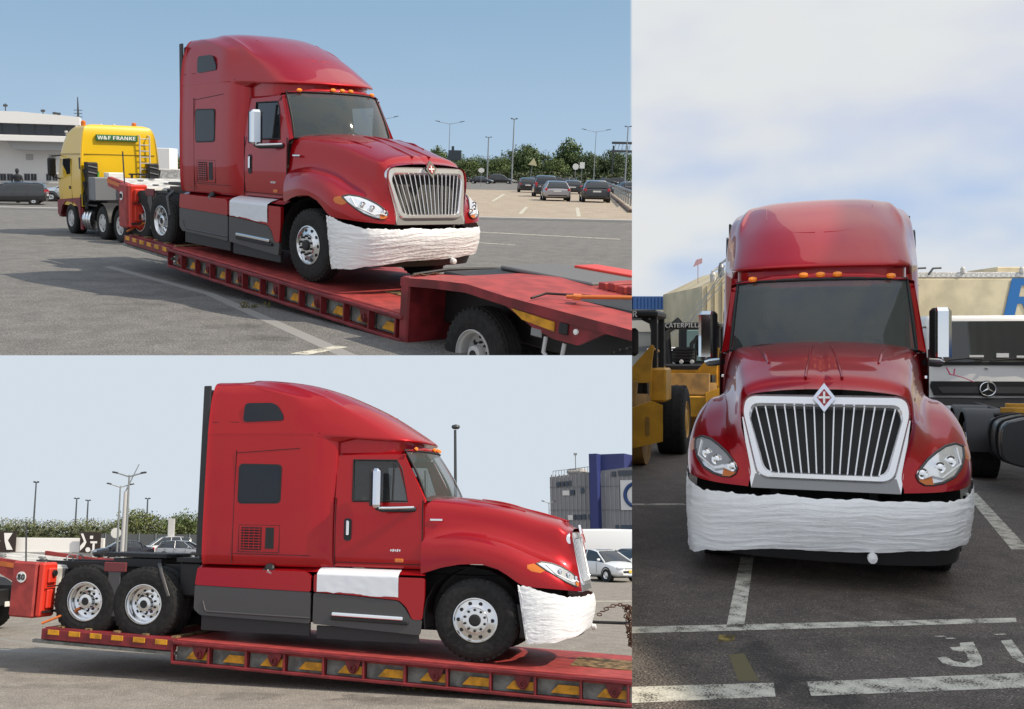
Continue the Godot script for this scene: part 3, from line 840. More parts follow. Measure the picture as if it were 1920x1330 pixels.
	for i in rr.size() - 1: g.grid([rr[i], rr[i + 1]], true, gb + gu * 0.5 + V(0, 0, -1.0) if i in [1, 2, 3] else gb + gu * 0.5 + V(0, 0, 0) if i == 0 else V(0, 1.3, 30))
	var gr := part("grille_surround", g, M.grille, t)
	g = Geo.new()
	var bk := []
	for e in inner: bk.append(gp.call(e[0] * 1.02, e[1], -0.06))
	g.face(bk, V(0, 0.28, 0.96)); part("grille_back", g, M.black, gr)
	for i in 15:
		var u := (i - 7) / 7.0
		g = Geo.new()
		var pts := []
		for f in [0.085, 0.2, 0.5, 0.88]: pts.append(gp.call(u * lerpf(0.455, 0.60, (f - 0.085) / 0.8), f, 0.02))
		g.tube(pts, 0.009, 6)
		part("grille_bar", g, M.grille, gr)
	var tx := Transform3D(Basis(V(1, 0, 0), V(0, 0.961, -0.2), V(0, 0.2, 0.961)).orthonormalized(), V(0, 0.03, 1.425))
	g = Geo.new(); g.prism([Vector2(-0.635, 0.90), Vector2(0.635, 0.90), Vector2(0.60, 1.02), Vector2(-0.60, 1.02)], 0.06, tx); part("grille_trim", g, M.steel, t)
	for s in [-1.0, 1.0]:
		g = Geo.new(); g.prism([Vector2(-0.635 * s, 0.905), Vector2(-0.56 * s, 0.99), Vector2(-0.70 * s, 1.5), Vector2(-0.722 * s, 1.5)], 0.055, tx); part("grille_trim", g, M.grille, t)
	g = Geo.new(); g.prism([Vector2(0, -0.125), Vector2(0.098, 0), Vector2(0, 0.125), Vector2(-0.098, 0)], 0.03, Transform3D(Basis(V(1, 0, 0), V(0, 0.961, -0.276), V(0, 0.276, 0.961)), gp.call(0, 0.965, 0.052)))
	var em := part("emblem", g, M.chrome, gr)
	g = Geo.new(); g.prism([Vector2(0, -0.075), Vector2(0.062, 0), Vector2(0, 0.075), Vector2(-0.062, 0)], 0.004, Transform3D(Basis(V(1, 0, 0), V(0, 0.961, -0.276), V(0, 0.276, 0.961)), gp.call(0, 0.965, 0.083))); part("emblem_field", g, mat(0.35, 0.02, 0.03, 0.3), em)
	g = Geo.new()
	var ex := Transform3D(Basis(V(1, 0, 0), V(0, 0.961, -0.276), V(0, 0.276, 0.961)), gp.call(0, 0.965, 0.0875))
	g.prism([Vector2(-0.05, -0.009), Vector2(0.05, -0.009), Vector2(0.05, 0.009), Vector2(-0.05, 0.009)], 0.003, ex)
	g.prism([Vector2(-0.009, -0.05), Vector2(0.009, -0.05), Vector2(0.009, 0.05), Vector2(-0.009, 0.05)], 0.002, ex)
	part("emblem_cross", g, M.white, em)
	# --- bumper in white film
	g = Geo.new(); var wr := wrap_rows(); g.grid(wr, false, V(0, 0.6, 0)); part("bumper_film", g, M.wrap, t)
	g = Geo.new()
	var b0 := []
	for k in [0, 20, 56]:
		var a := PackedVector3Array()
		for p in wr[k]: a.append(V(p.x * 0.965, minf(p.y, 0.85), p.z - 0.05) if k > 0 else V(p.x * 0.93, 0.33, p.z - 0.10))
		b0.append(a)
	g.grid(b0, false, V(0, 0.6, 0)); part("bumper", g, M.plastic, t)
	g = Geo.new(); g.lathe([Vector2(0.045, 0), Vector2(0.04, 0.05), Vector2(0, 0.06)], 10, Transform3D(Basis(Vector3.RIGHT, PI / 2), V(0.40, 0.40, 1.32))); part("fog_lamp", g, M.white, t)
	# --- side skirts
	for s in [-1.0, 1.0]:
		for q in [[[-3.95, 0.84], [-2.23, 0.81], [-2.23, 1.03], [-2.3, 1.08], [-3.92, 1.09]], [[-2.19, 0.81], [-1.7, 0.79], [-1.0, 0.745], [-0.9, 0.66], [-0.82, 0.5], [-0.69, 0.5], [-0.66, 0.78], [-0.66, 1.05], [-2.19, 1.05]]]:
			g = Geo.new(); side_panel(g, rounded(q, 0.03, 2), 1.17, s, 0.06); part("upper_skirt", g, M.red, t)
		for q in [[[-3.95, 0.5], [-3.85, 0.42], [-2.23, 0.38], [-2.23, 0.805], [-3.95, 0.835]], [[-2.19, 0.38], [-0.72, 0.30], [-0.69, 0.5], [-0.83, 0.5], [-0.92, 0.65], [-1.01, 0.735], [-1.7, 0.78], [-2.19, 0.80]]]:
			g = Geo.new(); side_panel(g, rounded(q, 0.03, 2), 1.17, s, 0.056); part("lower_skirt", g, M.skirt, t)
		g = Geo.new()
		var lip := []
		for k in 12: lip.append(V(1.225 * s, 0.475 - 0.002 * k, -3.75 + k * 0.138))
		g.tube([V(1.225 * s, 0.62, -3.82), V(1.228 * s, 0.5, -3.78)] + lip, 0.016, 6)
		part("skirt_rib", g, M.skirt, t)
		g = Geo.new(); g.box(V(1.13 * s, 0.31, -3.05), V(0.06, 0.2, 1.6)); g.box(V(1.13 * s, 0.27, -1.45), V(0.06, 0.17, 1.4)); part("skirt_flap", g, M.plastic, t)
		g = Geo.new()
		var an := []
		for k in 5: an.append(PackedVector3Array([V((1.17) * s, 1.08 - 0.0, [-3.93, -3.3, -2.7, -2.2, -0.67][k]), V((1.0) * s, 1.15, [-3.93, -3.3, -2.7, -2.2, -0.67][k])]))
		g.grid(an, false, V(1.0 * s, 0, -2)); part("skirt_ledge", g, M.red, t)
		# step with the chrome tread, film over the upper step
		g = Geo.new(); g.box(V(1.225 * s, 0.515, -1.43), V(0.09, 0.05, 0.98), Basis(Vector3.RIGHT, 0.02), 0.012); part("step", g, M.chrome, t)
		g = Geo.new(); g.box(V(1.222 * s, 0.462, -1.40), V(0.08, 0.05, 1.06), Basis(Vector3.RIGHT, 0.02), 0.01); part("step_recess", g, M.black, t)
		g = Geo.new()
		var f := FastNoiseLite.new(); f.seed = 4; f.frequency = 2.0
		rows = []
		for i in 14:
			var a := PackedVector3Array()
			for j in 25:
				var z := lerpf(-2.14, -1.01, j / 24.0)
				var lo := 0.815 - 0.03 * smoothstep(-1.9, -1.2, z) + 0.02 * f.get_noise_2d(z * 2.0, 1.0)
				var y := 1.085 + 0.02 * f.get_noise_2d(z * 3.0, 9.0)
				var x := 1.04
				if i >= 3: y = lerpf(1.065, lo, (i - 3) / 10.0); x = 1.243
				else: x = lerpf(1.03, 1.235, i / 3.0); y = lerpf(1.145, 1.09, i / 3.0)
				a.append(V((x + 0.006 * f.get_noise_2d(z * 4.0, y * 4.0)) * s, y, z))
			rows.append(a)
		g.grid(rows, false, V(0, 0.6, -1.5)); part("step_film", g, M.film, t)
		# fuel filler
		g = Geo.new(); g.lathe([Vector2(0.07, 0), Vector2(0.07, 0.07), Vector2(0.05, 0.09), Vector2(0, 0.09)], 14, Transform3D(Basis(Vector3(0, 0, 1), -0.9 * s), V(1.12 * s, 1.08, -2.86))); g.box(V(1.19 * s, 1.03, -2.9), V(0.06, 0.1, 0.16), Basis(Vector3.RIGHT, 0.5), 0.02); part("fuel_cap", g, M.black, t)
		g = Geo.new(); g.box(V(1.215 * s, 1.055, -2.84), V(0.03, 0.05, 0.09), Basis(Vector3.RIGHT, 0.4), 0.01); part("cap_tag", g, M.white, t)
	# --- mirrors
	for s in [-1.0, 1.0]:
		g = Geo.new(); g.box(V(1.265 * s, 2.25, -1.32), V(0.19, 0.54, 0.13), Basis(Vector3.UP, 0.12 * s), 0.04)
		var mi := part("mirror", g, M.chrome, t)
		g = Geo.new(); g.box(V(1.2 * s, 2.25, -1.34), V(0.1, 0.53, 0.15), Basis(Vector3.UP, 0.12 * s), 0.03); g.box(V(1.26 * s, 2.25, -1.385), V(0.18, 0.5, 0.03), Basis(Vector3.UP, 0.12 * s), 0.01)
		g.tube([V(1.27 * s, 1.985, -1.33), V(1.24 * s, 1.955, -1.25), V(1.14 * s, 1.96, -0.98), V(1.05 * s, 1.97, -0.84)], 0.035, 8)
		part("mirror_arm", g, M.plastic, mi)
		g = Geo.new(); g.tube([V(1.275 * s, 1.975, -1.29), V(1.2 * s, 1.985, -1.02), V(1.07 * s, 1.995, -0.86)], 0.02, 8); part("arm_trim", g, M.chrome, mi)
	# --- chassis, axles, wheels
	g = Geo.new()
	for s in [-0.43, 0.43]: g.box(V(s, 0.95, -3.0), V(0.09, 0.28, 8.0), Basis(), 0.01)
	for z in [-6.95, -6.2, -5.3, -4.4, -2.0, 0.6]: g.box(V(0, 0.95, z), V(0.9, 0.22, 0.12))
	for z in [-5.7, -4.75, 0.0]: g.tube([V(-1.0, 0.53, z), V(1.0, 0.53, z)], 0.1, 10)
	g.box(V(0, 0.75, -2.9), V(1.9, 0.55, 1.7)); g.box(V(0, 0.85, -0.2), V(0.9, 0.7, 1.6)); g.box(V(0, 0.9, -4.15), V(1.9, 0.5, 0.35), Basis(), 0.03)
	g.box(V(0, 1.18, -4.1), V(2.0, 0.06, 0.5))
	part("chassis", g, M.black, t)
	g = Geo.new(); g.prism(rounded([[-0.5, -0.75], [0.5, -0.75], [0.5, 0.3], [0.25, 0.45], [-0.25, 0.45], [-0.5, 0.3]], 0.12).map(func(e): return Vector2(e[0], e[1])), 0.06, Transform3D(Basis(V(1, 0, 0), V(0, 0.0, 1), V(0, 1, 0)).orthonormalized(), V(0, 1.18, -5.1)))
	g.box(V(0, 1.1, -5.2), V(1.1, 0.12, 0.8)); part("coupling_plate", g, M.plastic, t)
	for s in [-1.0, 1.0]:
		wheel(t, "wheel", V(1.185 * s, 0.53, 0), s, "front")
		for z in [-4.75, -5.7]:
			wheel(t, "wheel", V(1.2 * s, 0.53, z), s, "rear")
			wheel(t, "wheel", V(0.87 * s, 0.53, z), s, "rear")
		# hanger flap between the rear axles and stay before them
		g = Geo.new(); g.box(V(1.18 * s, 0.66, -5.25), V(0.03, 0.66, 0.2), Basis(), 0.01); part("mud_flap", g, M.skirt, t)
		g = Geo.new(); g.tube([V(1.0 * s, 1.1, -4.62), V(1.19 * s, 1.0, -4.5), V(1.2 * s, 0.66, -4.36)], 0.03, 8); part("guard_stay", g, M.skirt, t)
		g = Geo.new(); g.box(V(1.185 * s, 1.05, -5.24), V(0.04, 0.14, 0.36), Basis(), 0.01); part("flap_cap", g, mat(0.16, 0.03, 0.035, 0.5), t)
		g = Geo.new(); g.box(V(0.95 * s, 0.92, -6.55), V(0.5, 0.04, 0.1)); g.box(V(1.13 * s, 0.74, -6.68), V(0.16, 0.3, 0.03)); part("rear_bracket", g, M.plastic, t)
	return t

# ================= low loader =================
func make_trailer(neck: float) -> Node3D:
	var t := Node3D.new()
	var g := Geo.new()
	g.box(V(0, -0.05, -0.95), V(2.5, 0.1, 7.2), Basis(), 0.01)
	var deck := part("deck", g, M.deckred, t)
	for k in 6:
		g = Geo.new(); g.box(V(-0.42 + k * 0.17, 0.004, 1.75), V(0.16, 0.02, 1.2), Basis(), 0.004); part("plank", g, M.wood, deck)
	g = Geo.new(); g.box(V(0, -0.06, -5.7), V(2.35, 0.12, 2.4), Basis(), 0.01); part("rear_deck", g, M.deckdark, t)
	for k in 5:
		g = Geo.new(); g.box(V(0, 0.01, -6.65 + k * 0.5), V(2.3, 0.03, 0.1), Basis(), 0.005); part("ramp_bar", g, M.wood, t)
	for s in [-1.0, 1.0]:
		# edge with its marker stripes where the tandem stands
		g = Geo.new(); g.box(V(1.24 * s, -0.09, -5.72), V(0.12, 0.16, 2.3), Basis(), 0.01); part("rear_rail", g, M.deckdark, t)
		g = Geo.new(); g.box(V(1.22 * s, -0.21, -5.8), V(0.1, 0.05, 2.5), Basis(), 0.01); part("rear_flange", g, M.pocket, t)
		for k in 6:
			g = Geo.new(); g.box(V(1.303 * s, -0.055, -6.65 + k * 0.375), V(0.014, 0.075, 0.2), Basis(), 0.004); part("marker_strip", g, M.yellowmark, t)
		g = Geo.new(); g.box(V(1.28 * s, -0.045, -0.93), V(0.1, 0.05, 7.3), Basis(), 0.01); part("upper_flange", g, M.deckdark, t)
		g = Geo.new(); g.box(V(1.27 * s, -0.33, -0.93), V(0.12, 0.045, 7.3), Basis(), 0.01); part("lower_flange", g, M.deckdark, t)
		g = Geo.new(); g.box(V(1.13 * s, -0.19, -0.93), V(0.04, 0.27, 7.2)); part("side_web", g, M.deckdark, t)
		for k in 13:
			var z := -4.58 + k * 0.597
			g = Geo.new(); g.box(V(1.27 * s, -0.19, z), V(0.1, 0.25, 0.03), Basis(), 0.004); part("rib", g, M.deckdark, t)
			if k == 12: continue
			g = Geo.new(); g.box(V(1.17 * s, -0.19, z + 0.3), V(0.04, 0.24, 0.56)); part("pocket", g, M.pocket, t)
			g = Geo.new(); side_panel(g, [[z + 0.2, -0.27], [z + 0.3, -0.16], [z + 0.57, -0.16], [z + 0.57, -0.27]], 1.205, s, 0.03); part("marker_strip", g, M.yellowmark, t)
			if k % 2 == 0:
				g = Geo.new(); side_panel(g, [[z + 0.3, -0.07], [z + 0.55, -0.07], [z + 0.5, -0.2], [z + 0.46, -0.26], [z + 0.4, -0.26], [z + 0.35, -0.2]], 1.22, s, 0.05); part("lashing_lug", g, M.deckdark, t)
				g = Geo.new()
				var rg := []
				for q in 13: rg.append(V(1.29 * s, -0.19 + 0.045 * sin(TAU * q / 12), z + 0.43 + 0.035 * cos(TAU * q / 12)))
				g.tube(rg, 0.011, 5, false); part("lashing_ring", g, M.deckdark, t)
	# gooseneck
	for s in [-1.0, 1.0]:
		g = Geo.new(); g.box(V(1.16 * s, 0.55, -7.02 + neck), V(0.2, 0.86, 0.46), Basis(), 0.03)
		side_panel(g, [[-6.8, 0.12], [-7.25, 0.12], [-7.25, 0.62], [-7.7, 0.8], [-8.3, 0.86], [-8.3, 1.05], [-7.2, 0.97], [-6.8, 0.92]].map(func(e): return [e[0] + neck, e[1]]), 1.02, s, 0.09)
		part("gooseneck_arm", g, M.deckred, t)
	for s in [-1.0, 1.0]:
		g = Geo.new(); g.box(V(1.06 * s, 0.56, -6.72 + neck), V(0.36, 0.84, 0.12), Basis(), 0.03)
		g.box(V(1.06 * s, 0.78, -6.64 + neck), V(0.2, 0.24, 0.06), Basis(), 0.02); g.box(V(1.06 * s, 0.42, -6.64 + neck), V(0.2, 0.3, 0.05), Basis(), 0.02)
		part("locking_post", g, M.brightred, t)
	g = Geo.new()
	for s in [-1.0, 1.0]:
		g.lathe([Vector2(0.05, -0.02), Vector2(0.05, 0.03), Vector2(0.0, 0.03)], 12, Transform3D(Basis(Vector3.RIGHT, PI / 2), V(1.06 * s, 0.82, -6.6 + neck)))
		g.box(V(1.06 * s, 0.62, -6.6 + neck), V(0.3, 0.02, 0.02)); g.box(V(1.06 * s, 0.23, -6.62 + neck), V(0.34, 0.03, 0.06))
	part("post_bolt", g, M.black, t)
	g = Geo.new(); g.box(V(0, 0.92, -7.75 + neck), V(1.8, 0.08, 1.9), Basis(Vector3.RIGHT, 0.045), 0.02); g.box(V(0, 0.6, -6.86 + neck), V(1.7, 0.6, 0.16), Basis(), 0.03)
	part("gooseneck_top", g, M.beam, t)
	for k in 5:
		g = Geo.new(); g.lathe([Vector2(0.07, 0), Vector2(0.065, 0.015), Vector2(0, 0.015)], 12, at(-0.5 + (k % 3) * 0.35, 0.945 + 0.0145 * k, -7.2 - k * 0.28 + neck)); part("cover_plate", g, M.skirt, t)
	for x in [0.15, 0.45]:
		g = Geo.new(); g.tube([V(x - 0.09, 0.93, -7.15 + neck), V(x - 0.08, 1.02, -7.17 + neck), V(x, 1.05, -7.18 + neck), V(x + 0.08, 1.02, -7.17 + neck), V(x + 0.09, 0.93, -7.15 + neck)], 0.016, 6); part("lifting_eye", g, M.steel, t)
	g = Geo.new(); g.box(V(0.35, 0.62, -6.73 + neck), V(0.04, 0.4, 0.04)); g.box(V(-0.5, 0.65, -6.74 + neck), V(0.07, 0.42, 0.05)); part("stop_block", g, M.black, t)
	for s in [-1.0, 1.0]:
		g = Geo.new(); side_panel(g, [[-7.3 + neck, 0.86], [-8.3 + neck, 0.93], [-8.3 + neck, 1.01], [-7.3 + neck, 0.93]], 1.11, s, 0.02); part("orange_stripe", g, M.orange, t)
		g = Geo.new(); g.lathe([Vector2(0.085, 0), Vector2(0.085, 0.012), Vector2(0, 0.012)], 20, Transform3D(Basis(Vector3(0, 0, 1), -PI / 2 * s), V(1.27 * s, 0.74, -7.05 + neck)))
		var sg := part("speed_plate", g, M.white, t)
		lettering("80", 0.09, M.black, sg, Transform3D(Basis(Vector3.UP, PI / 2 * s), V(1.288 * s, 0.74, -7.05 + neck)))
	g = Geo.new(); g.tube([V(-1.2, 0.7, -7.02 + neck), V(-1.22, 1.6, -7.1 + neck)], 0.014, 6); part("marker_rod", g, M.darkpole, t)
	for s in [-1.0, 1.0]:
		g = Geo.new(); g.tube([V(1.2 * s, 0.05, -6.95), V(0.95 * s, 0.3, -6.45)], 0.022, 6); part("lashing_strap", g, M.orange, t)
	# rear bogie under the front of the load
	g = Geo.new(); g.box(V(0, -0.06, 2.74), V(2.62, 1.04, 0.18), Basis(), 0.02); part("bogie_front", g, M.deckdark, t)
	g = Geo.new()
	var prof := [[2.65, 0.44], [3.3, 0.50], [3.9, 0.54], [4.6, 0.50], [8.6, 0.40]]
	var rows := []
	for q in prof: rows.append(PackedVector3Array([V(-1.31, q[1], q[0]), V(-0.75, q[1] + 0.02, q[0]), V(0.75, q[1] + 0.02, q[0]), V(1.31, q[1], q[0])]))
	g.grid(rows, false, V(0, -5, 5))
	part("bogie_deck", g, M.deckred, t)
	for s in [-1.0, 1.0]:
		g = Geo.new()
		for i in prof.size() - 1:
			var a: Array = prof[i]; var b: Array = prof[i + 1]
			for e in [[0.0, -0.10, 1.312]]:
				g.face([V(e[2] * s, a[1] + e[0], a[0]), V(e[2] * s, b[1] + e[0], b[0]), V(e[2] * s, b[1] + e[1], b[0]), V(e[2] * s, a[1] + e[1], a[0])], V(s, 0, 0))
			g.face([V(1.312 * s, a[1] - 0.1, a[0]), V(1.312 * s, b[1] - 0.1, b[0]), V(0.7 * s, b[1] - 0.1, b[0]), V(0.7 * s, a[1] - 0.1, a[0])], V(0, -1, 0))
		part("bogie_edge", g, M.deckdark, t)
	g = Geo.new(); g.box(V(0, 0.2, 5.7), V(1.5, 0.62, 5.9), Basis(), 0.02); part("bogie_frame", g, M.black, t)
	g = Geo.new(); g.box(V(0.55, 0.54, 3.65), V(0.95, 0.05, 1.6), Basis(), 0.015); part("grey_cover", g, mat(0.14, 0.14, 0.145, 0.7), t)
	for k in 6:
		g = Geo.new(); g.box(V(0.5, 0.55 + 0.012 * (k % 2), 4.62 + k * 0.14), V(0.9, 0.09, 0.1), Basis(), 0.01); part("support_slat", g, M.deckred, t)
	g = Geo.new(); g.box(V(1.12, 0.56, 5.4), V(0.4, 0.07, 4.2), Basis(), 0.01); part("far_deck", g, M.brightred, t)
	g = Geo.new()
	for z in [3.95, 5.55, 7.1]: g.tube([V(-1.0, -0.12, z), V(1.0, -0.12, z)], 0.07, 8)
	part("bogie_axle", g, M.black, t)
	for z in [3.95, 6.3, 7.5]:
		for s in [-1.0, 1.0]:
			wheel(t, "bogie_wheel", V(1.2 * s, -0.27, z), s, "rear", 0.54, 0.3, M.frame)
	for s in [-1.0, 1.0]:
		g = Geo.new(); side_panel(g, [[4.5, 0.42], [5.0, 0.24], [5.3, 0.18], [5.65, 0.18], [6.05, 0.39]], 1.24, s, 0.05); part("side_plate", g, M.deckdark, t)
		g = Geo.new(); side_panel(g, [[4.66, 0.39], [5.32, 0.355], [5.32, 0.26], [4.84, 0.30]], 1.292, s, 0.012); part("reflector", g, M.yellowmark, t)
		g = Geo.new(); g.lathe([Vector2(0.03, 0), Vector2(0.028, 0.02), Vector2(0, 0.024)], 10, Transform3D(Basis(Vector3(0, 0, 1), -PI / 2 * s), V(1.29 * s, 0.31, 5.62))); part("position_lamp", g, M.white, t)
		g = Geo.new(); g.box(V(1.3 * s, 0.31, 5.45), V(0.03, 0.11, 0.12), Basis(), 0.01); part("side_lamp", g, M.black, t)
		g = Geo.new(); g.box(V(1.28 * s, 0.2, 5.05), V(0.03, 0.09, 0.16), Basis(), 0.01); part("label_plate", g, M.steel, t)
		g = Geo.new(); g.tube([V(1.27 * s, 0.18, 5.18), V(1.28 * s, 0.02, 5.17), V(1.28 * s, -0.05, 5.27), V(1.28 * s, -0.07, 5.37), V(1.28 * s, -0.03, 5.43), V(1.27 * s, 0.16, 5.45)], 0.022, 8); part("hanger_loop", g, M.frame, t)
		g = Geo.new(); g.box(V(1.31 * s, -0.48, 2.64), V(0.03, 0.06, 0.16), Basis(), 0.006); part("reflector", g, M.yellowmark, t)
		g = Geo.new()
		for k in 4: g.lathe([Vector2(0.03, 0), Vector2(0.03, 0.02), Vector2(0, 0.02)], 8, Transform3D(Basis(Vector3.RIGHT, -PI / 2), V(1.2 * s, -0.2 + 0.05 * k, 2.645)))
		part("hose_socket", g, M.black, t)
	g = Geo.new()
	for k in 11: g.tube([V(-1.2 + k * 0.12, 0.46 + 0.02 * (k % 2), 2.72 + 0.02 * sin(k * 2.0)), V(-1.2 + k * 0.12 + 0.09, 0.46 + 0.025 * ((k + 1) % 2), 2.75)], 0.016, 6)
	part("lashing_chain", g, M.rust, t)
	g = Geo.new(); g.tube([V(-1.15, 0.47, 2.68), V(-0.6, 0.51, 2.66), V(0.1, 0.5, 2.68), V(0.4, 0.48, 2.7)], 0.022, 8); part("lashing_belt", g, M.black, t)
	g = Geo.new(); g.tube([V(-1.0, 0.57, 5.15), V(-0.55, 0.62, 5.7), V(0.6, 0.75, 6.6)], 0.022, 6); g.box(V(-0.9, 0.57, 5.2), V(0.14, 0.05, 0.09), Basis(Vector3.UP, 0.7), 0.01); part("ratchet_strap", g, M.orange, t)
	g = Geo.new(); g.tube([V(-1.25, 0.53, 4.9), V(-1.0, 0.56, 4.85), V(-0.7, 0.57, 5.2)], 0.014, 5); part("loose_hook", g, M.black, t)
	return t

# ================= yellow heavy hauler =================
func make_hauler() -> Node3D:   # origin on the ground under the rear axle, +z forwards
	var t := Node3D.new()
	var g := Geo.new()
	# cab as stacked outlines
	var rows := []
	for q in [[0.95, 1.22, 3.05, 5.35], [1.4, 1.24, 3.02, 5.42], [2.1, 1.24, 3.02, 5.40], [2.55, 1.22, 3.03, 5.28], [3.0, 1.18, 3.05, 5.05], [3.35, 1.12, 3.08, 4.75], [3.55, 1.02, 3.14, 4.4], [3.62, 0.8, 3.2, 4.2]]:
		var y: float = q[0]; var w: float = q[1]; var a: float = q[2]; var b: float = q[3]
		rows.append(PackedVector3Array(cr([V(-w + 0.05, y, a), V(-w, y, a + 0.06), V(-w, y, (a + b) / 2), V(-w, y, b - 0.25), V(-w + 0.15, y, b - 0.04), V(0, y, b), V(w - 0.15, y, b - 0.04), V(w, y, b - 0.25), V(w, y, (a + b) / 2), V(w, y, a + 0.06), V(w - 0.05, y, a), V(0, y, a - 0.01)], 3, true)))
	g.grid(v_smooth(rows, 3), true)
	g.face(Array(rows[-1]), Vector3.UP)
	part("cab", g, M.yellow, t)
	var sm := mat(0.2, 0.12, 0.01, 0.6)
	for q in [[V(0, 2.66, 3.02), V(2.3, 0.018, 0.02)], [V(-0.3, 1.9, 3.0), V(0.2, 0.04, 0.03)], [V(0.5, 1.9, 3.0), V(0.2, 0.04, 0.03)], [V(-1.235, 1.75, 4.0), V(0.02, 1.5, 0.016)], [V(1.235, 1.75, 4.0), V(0.02, 1.5, 0.016)], [V(1.235, 1.75, 5.0), V(0.02, 1.5, 0.016)], [V(1.238, 2.66, 4.1), V(0.02, 0.016, 1.9)], [V(1.24, 1.12, 4.2), V(0.02, 0.016, 1.9)]]:
		g = Geo.new(); g.box(q[0], q[1]); part("cab_seam", g, sm, t)
	for s in [-1.0, 1.0]:
		g = Geo.new(); side_panel(g, rounded([[4.1, 2.0], [4.95, 1.95], [4.8, 2.5], [4.1, 2.52]], 0.05), 1.215, s, 0.03); part("side_window", g, M.darkglass, t)
		g = Geo.new(); g.box(V(1.25 * s, 1.55, 4.15), V(0.03, 0.1, 0.14), Basis(), 0.01); part("door_handle", g, M.black, t)
		g = Geo.new(); g.box(V(1.5 * s, 2.22, 5.15), V(0.26, 0.62, 0.16), Basis(), 0.05); g.tube([V(1.2 * s, 2.62, 5.1), V(1.5 * s, 2.58, 5.15)], 0.025, 6); g.tube([V(1.2 * s, 1.8, 5.1), V(1.5 * s, 1.9, 5.15)], 0.025, 6); part("mirror", g, M.black, t)
		g = Geo.new()
		side_panel(g, [[3.3, 0.55], [3.42, 0.9], [3.75, 1.05], [4.6, 1.08], [4.95, 0.9], [5.15, 0.6], [5.42, 0.6], [5.42, 1.1], [3.2, 1.25], [3.2, 0.55]], 1.2, s, 0.06); part("front_mudguard", g, M.deckdark, t)
		g = Geo.new(); side_panel(g, [[3.05, 2.5], [3.0, 1.0], [3.25, 0.95], [3.3, 2.55]], 1.14, s, 0.1); part("corner_fairing", g, M.plastic, t)
	g = Geo.new(); g.box(V(0, 2.35, 5.36), V(2.1, 0.75, 0.05), Basis(Vector3.RIGHT, -0.2), 0.02); part("windscreen", g, M.darkglass, t)
	g = Geo.new(); g.box(V(0, 0.75, 5.4), V(2.4, 0.5, 0.3), Basis(), 0.05); part("bumper", g, M.deckdark, t)
	g = Geo.new(); g.box(V(0.1, 3.2, 3.0), V(1.35, 0.2, 0.08), Basis(), 0.01); var sg := part("name_board", g, M.green, t)
	lettering("W&F FRANKE", 0.115, M.white, sg, Transform3D(Basis(Vector3.UP, PI) * Basis().scaled(V(1.25, 1, 1)), V(0.12, 3.2, 2.955)))
	g = Geo.new()
	for x in [-0.95, -0.62]: g.tube([V(x, 3.32, 3.1), V(x, 3.3, 2.93), V(x, 1.72, 2.93), V(x, 1.7, 3.0)], 0.025, 6)
	for k in 8: g.tube([V(-0.95, 1.8 + k * 0.2, 2.93), V(-0.62, 1.8 + k * 0.2, 2.93)], 0.018, 6)
	part("ladder", g, M.frame, t)
	for s in [-1.0, 1.0]:
		g = Geo.new(); g.box(V(1.0 * s, 1.75, 2.86), V(0.36, 1.3, 0.26), Basis(), 0.04); part("intake_housing", g, M.plastic, t)
		g = Geo.new()
		for k in 6: g.box(V(1.0 * s, 1.3 + k * 0.19, 2.72), V(0.3, 0.03, 0.03), Basis(V(0, 0, 1), 0.2), 0.005)
		part("intake_louvre", g, M.grey, t)
		g = Geo.new(); g.box(V(1.16 * s, 3.0, 3.1), V(0.06, 0.1, 0.1), Basis(), 0.02); part("clearance_lamp", g, M.amber_lens, t)
	g = Geo.new(); g.tube([V(0.86, 1.25, 2.7), V(0.9, 1.7, 2.66), V(0.82, 2.1, 2.7)], 0.03, 6); part("green_hose", g, mat(0.12, 0.35, 0.04, 0.5), t)
	for x in [-1.05, 1.05]:
		g = Geo.new(); g.lathe([Vector2(0.08, 0), Vector2(0.08, 0.13), Vector2(0.04, 0.17), Vector2(0, 0.17)], 10, at(x * 0.8, 3.6, 3.9)); part("beacon", g, M.amber_lens, t)
	g = Geo.new(); g.box(V(0, 1.35, 2.97), V(2.36, 0.95, 0.1), Basis(), 0.02); part("bulkhead", g, M.plastic, t)
	# rack, tanks and boxes behind the cab
	g = Geo.new(); g.box(V(0.72, 1.55, 2.5), V(0.85, 0.75, 0.55), Basis(), 0.03); part("tool_cabinet", g, M.grey, t)
	g = Geo.new(); g.box(V(0.42, 1.98, 2.5), V(0.5, 0.2, 0.4), Basis(), 0.02); part("white_box", g, M.white, t)
	g = Geo.new(); g.box(V(0.15, 1.5, 2.1), V(0.28, 0.85, 0.1), Basis(), 0.02); part("rack_post", g, M.deckdark, t)
	g = Geo.new()
	for x in [0.0, -0.5]: g.box(V(x, 1.75, 2.1), V(0.06, 0.6, 0.06))
	for y in [1.5, 1.75, 2.04]: g.box(V(-0.22, y, 2.1), V(0.62, 0.05, 0.06))
	g.tube([V(-0.5, 2.0, 2.1), V(-0.2, 1.55, 2.1)], 0.03, 6)
	part("hose_rack", g, M.black, t)
	g = Geo.new()
	for k in 4: g.tube([V(-0.05 - k * 0.1, 1.5, 2.05), V(-0.1 - k * 0.12, 1.15, 1.8), V(-0.2 - k * 0.1, 1.3, 1.3), V(-0.1, 1.35, 0.9)], 0.02, 5)
	part("air_hose", g, M.black, t)
	for s in [-1.0, 1.0]:
		g = Geo.new()
		for k in 3: g.tube([V(1.12 * s, 1.0 + k * 0.42, 2.95 - 0.05 * k), V(1.2 * s, 1.35 + k * 0.42, 2.85)], 0.09, 8)
		g.tube([V(1.15 * s, 0.9, 2.9), V(1.1 * s, 1.6, 2.82), V(1.15 * s, 2.4, 2.9)], 0.07, 8)
		part("intake_pipe", g, M.black, t)
	# chassis and wheels
	g = Geo.new()
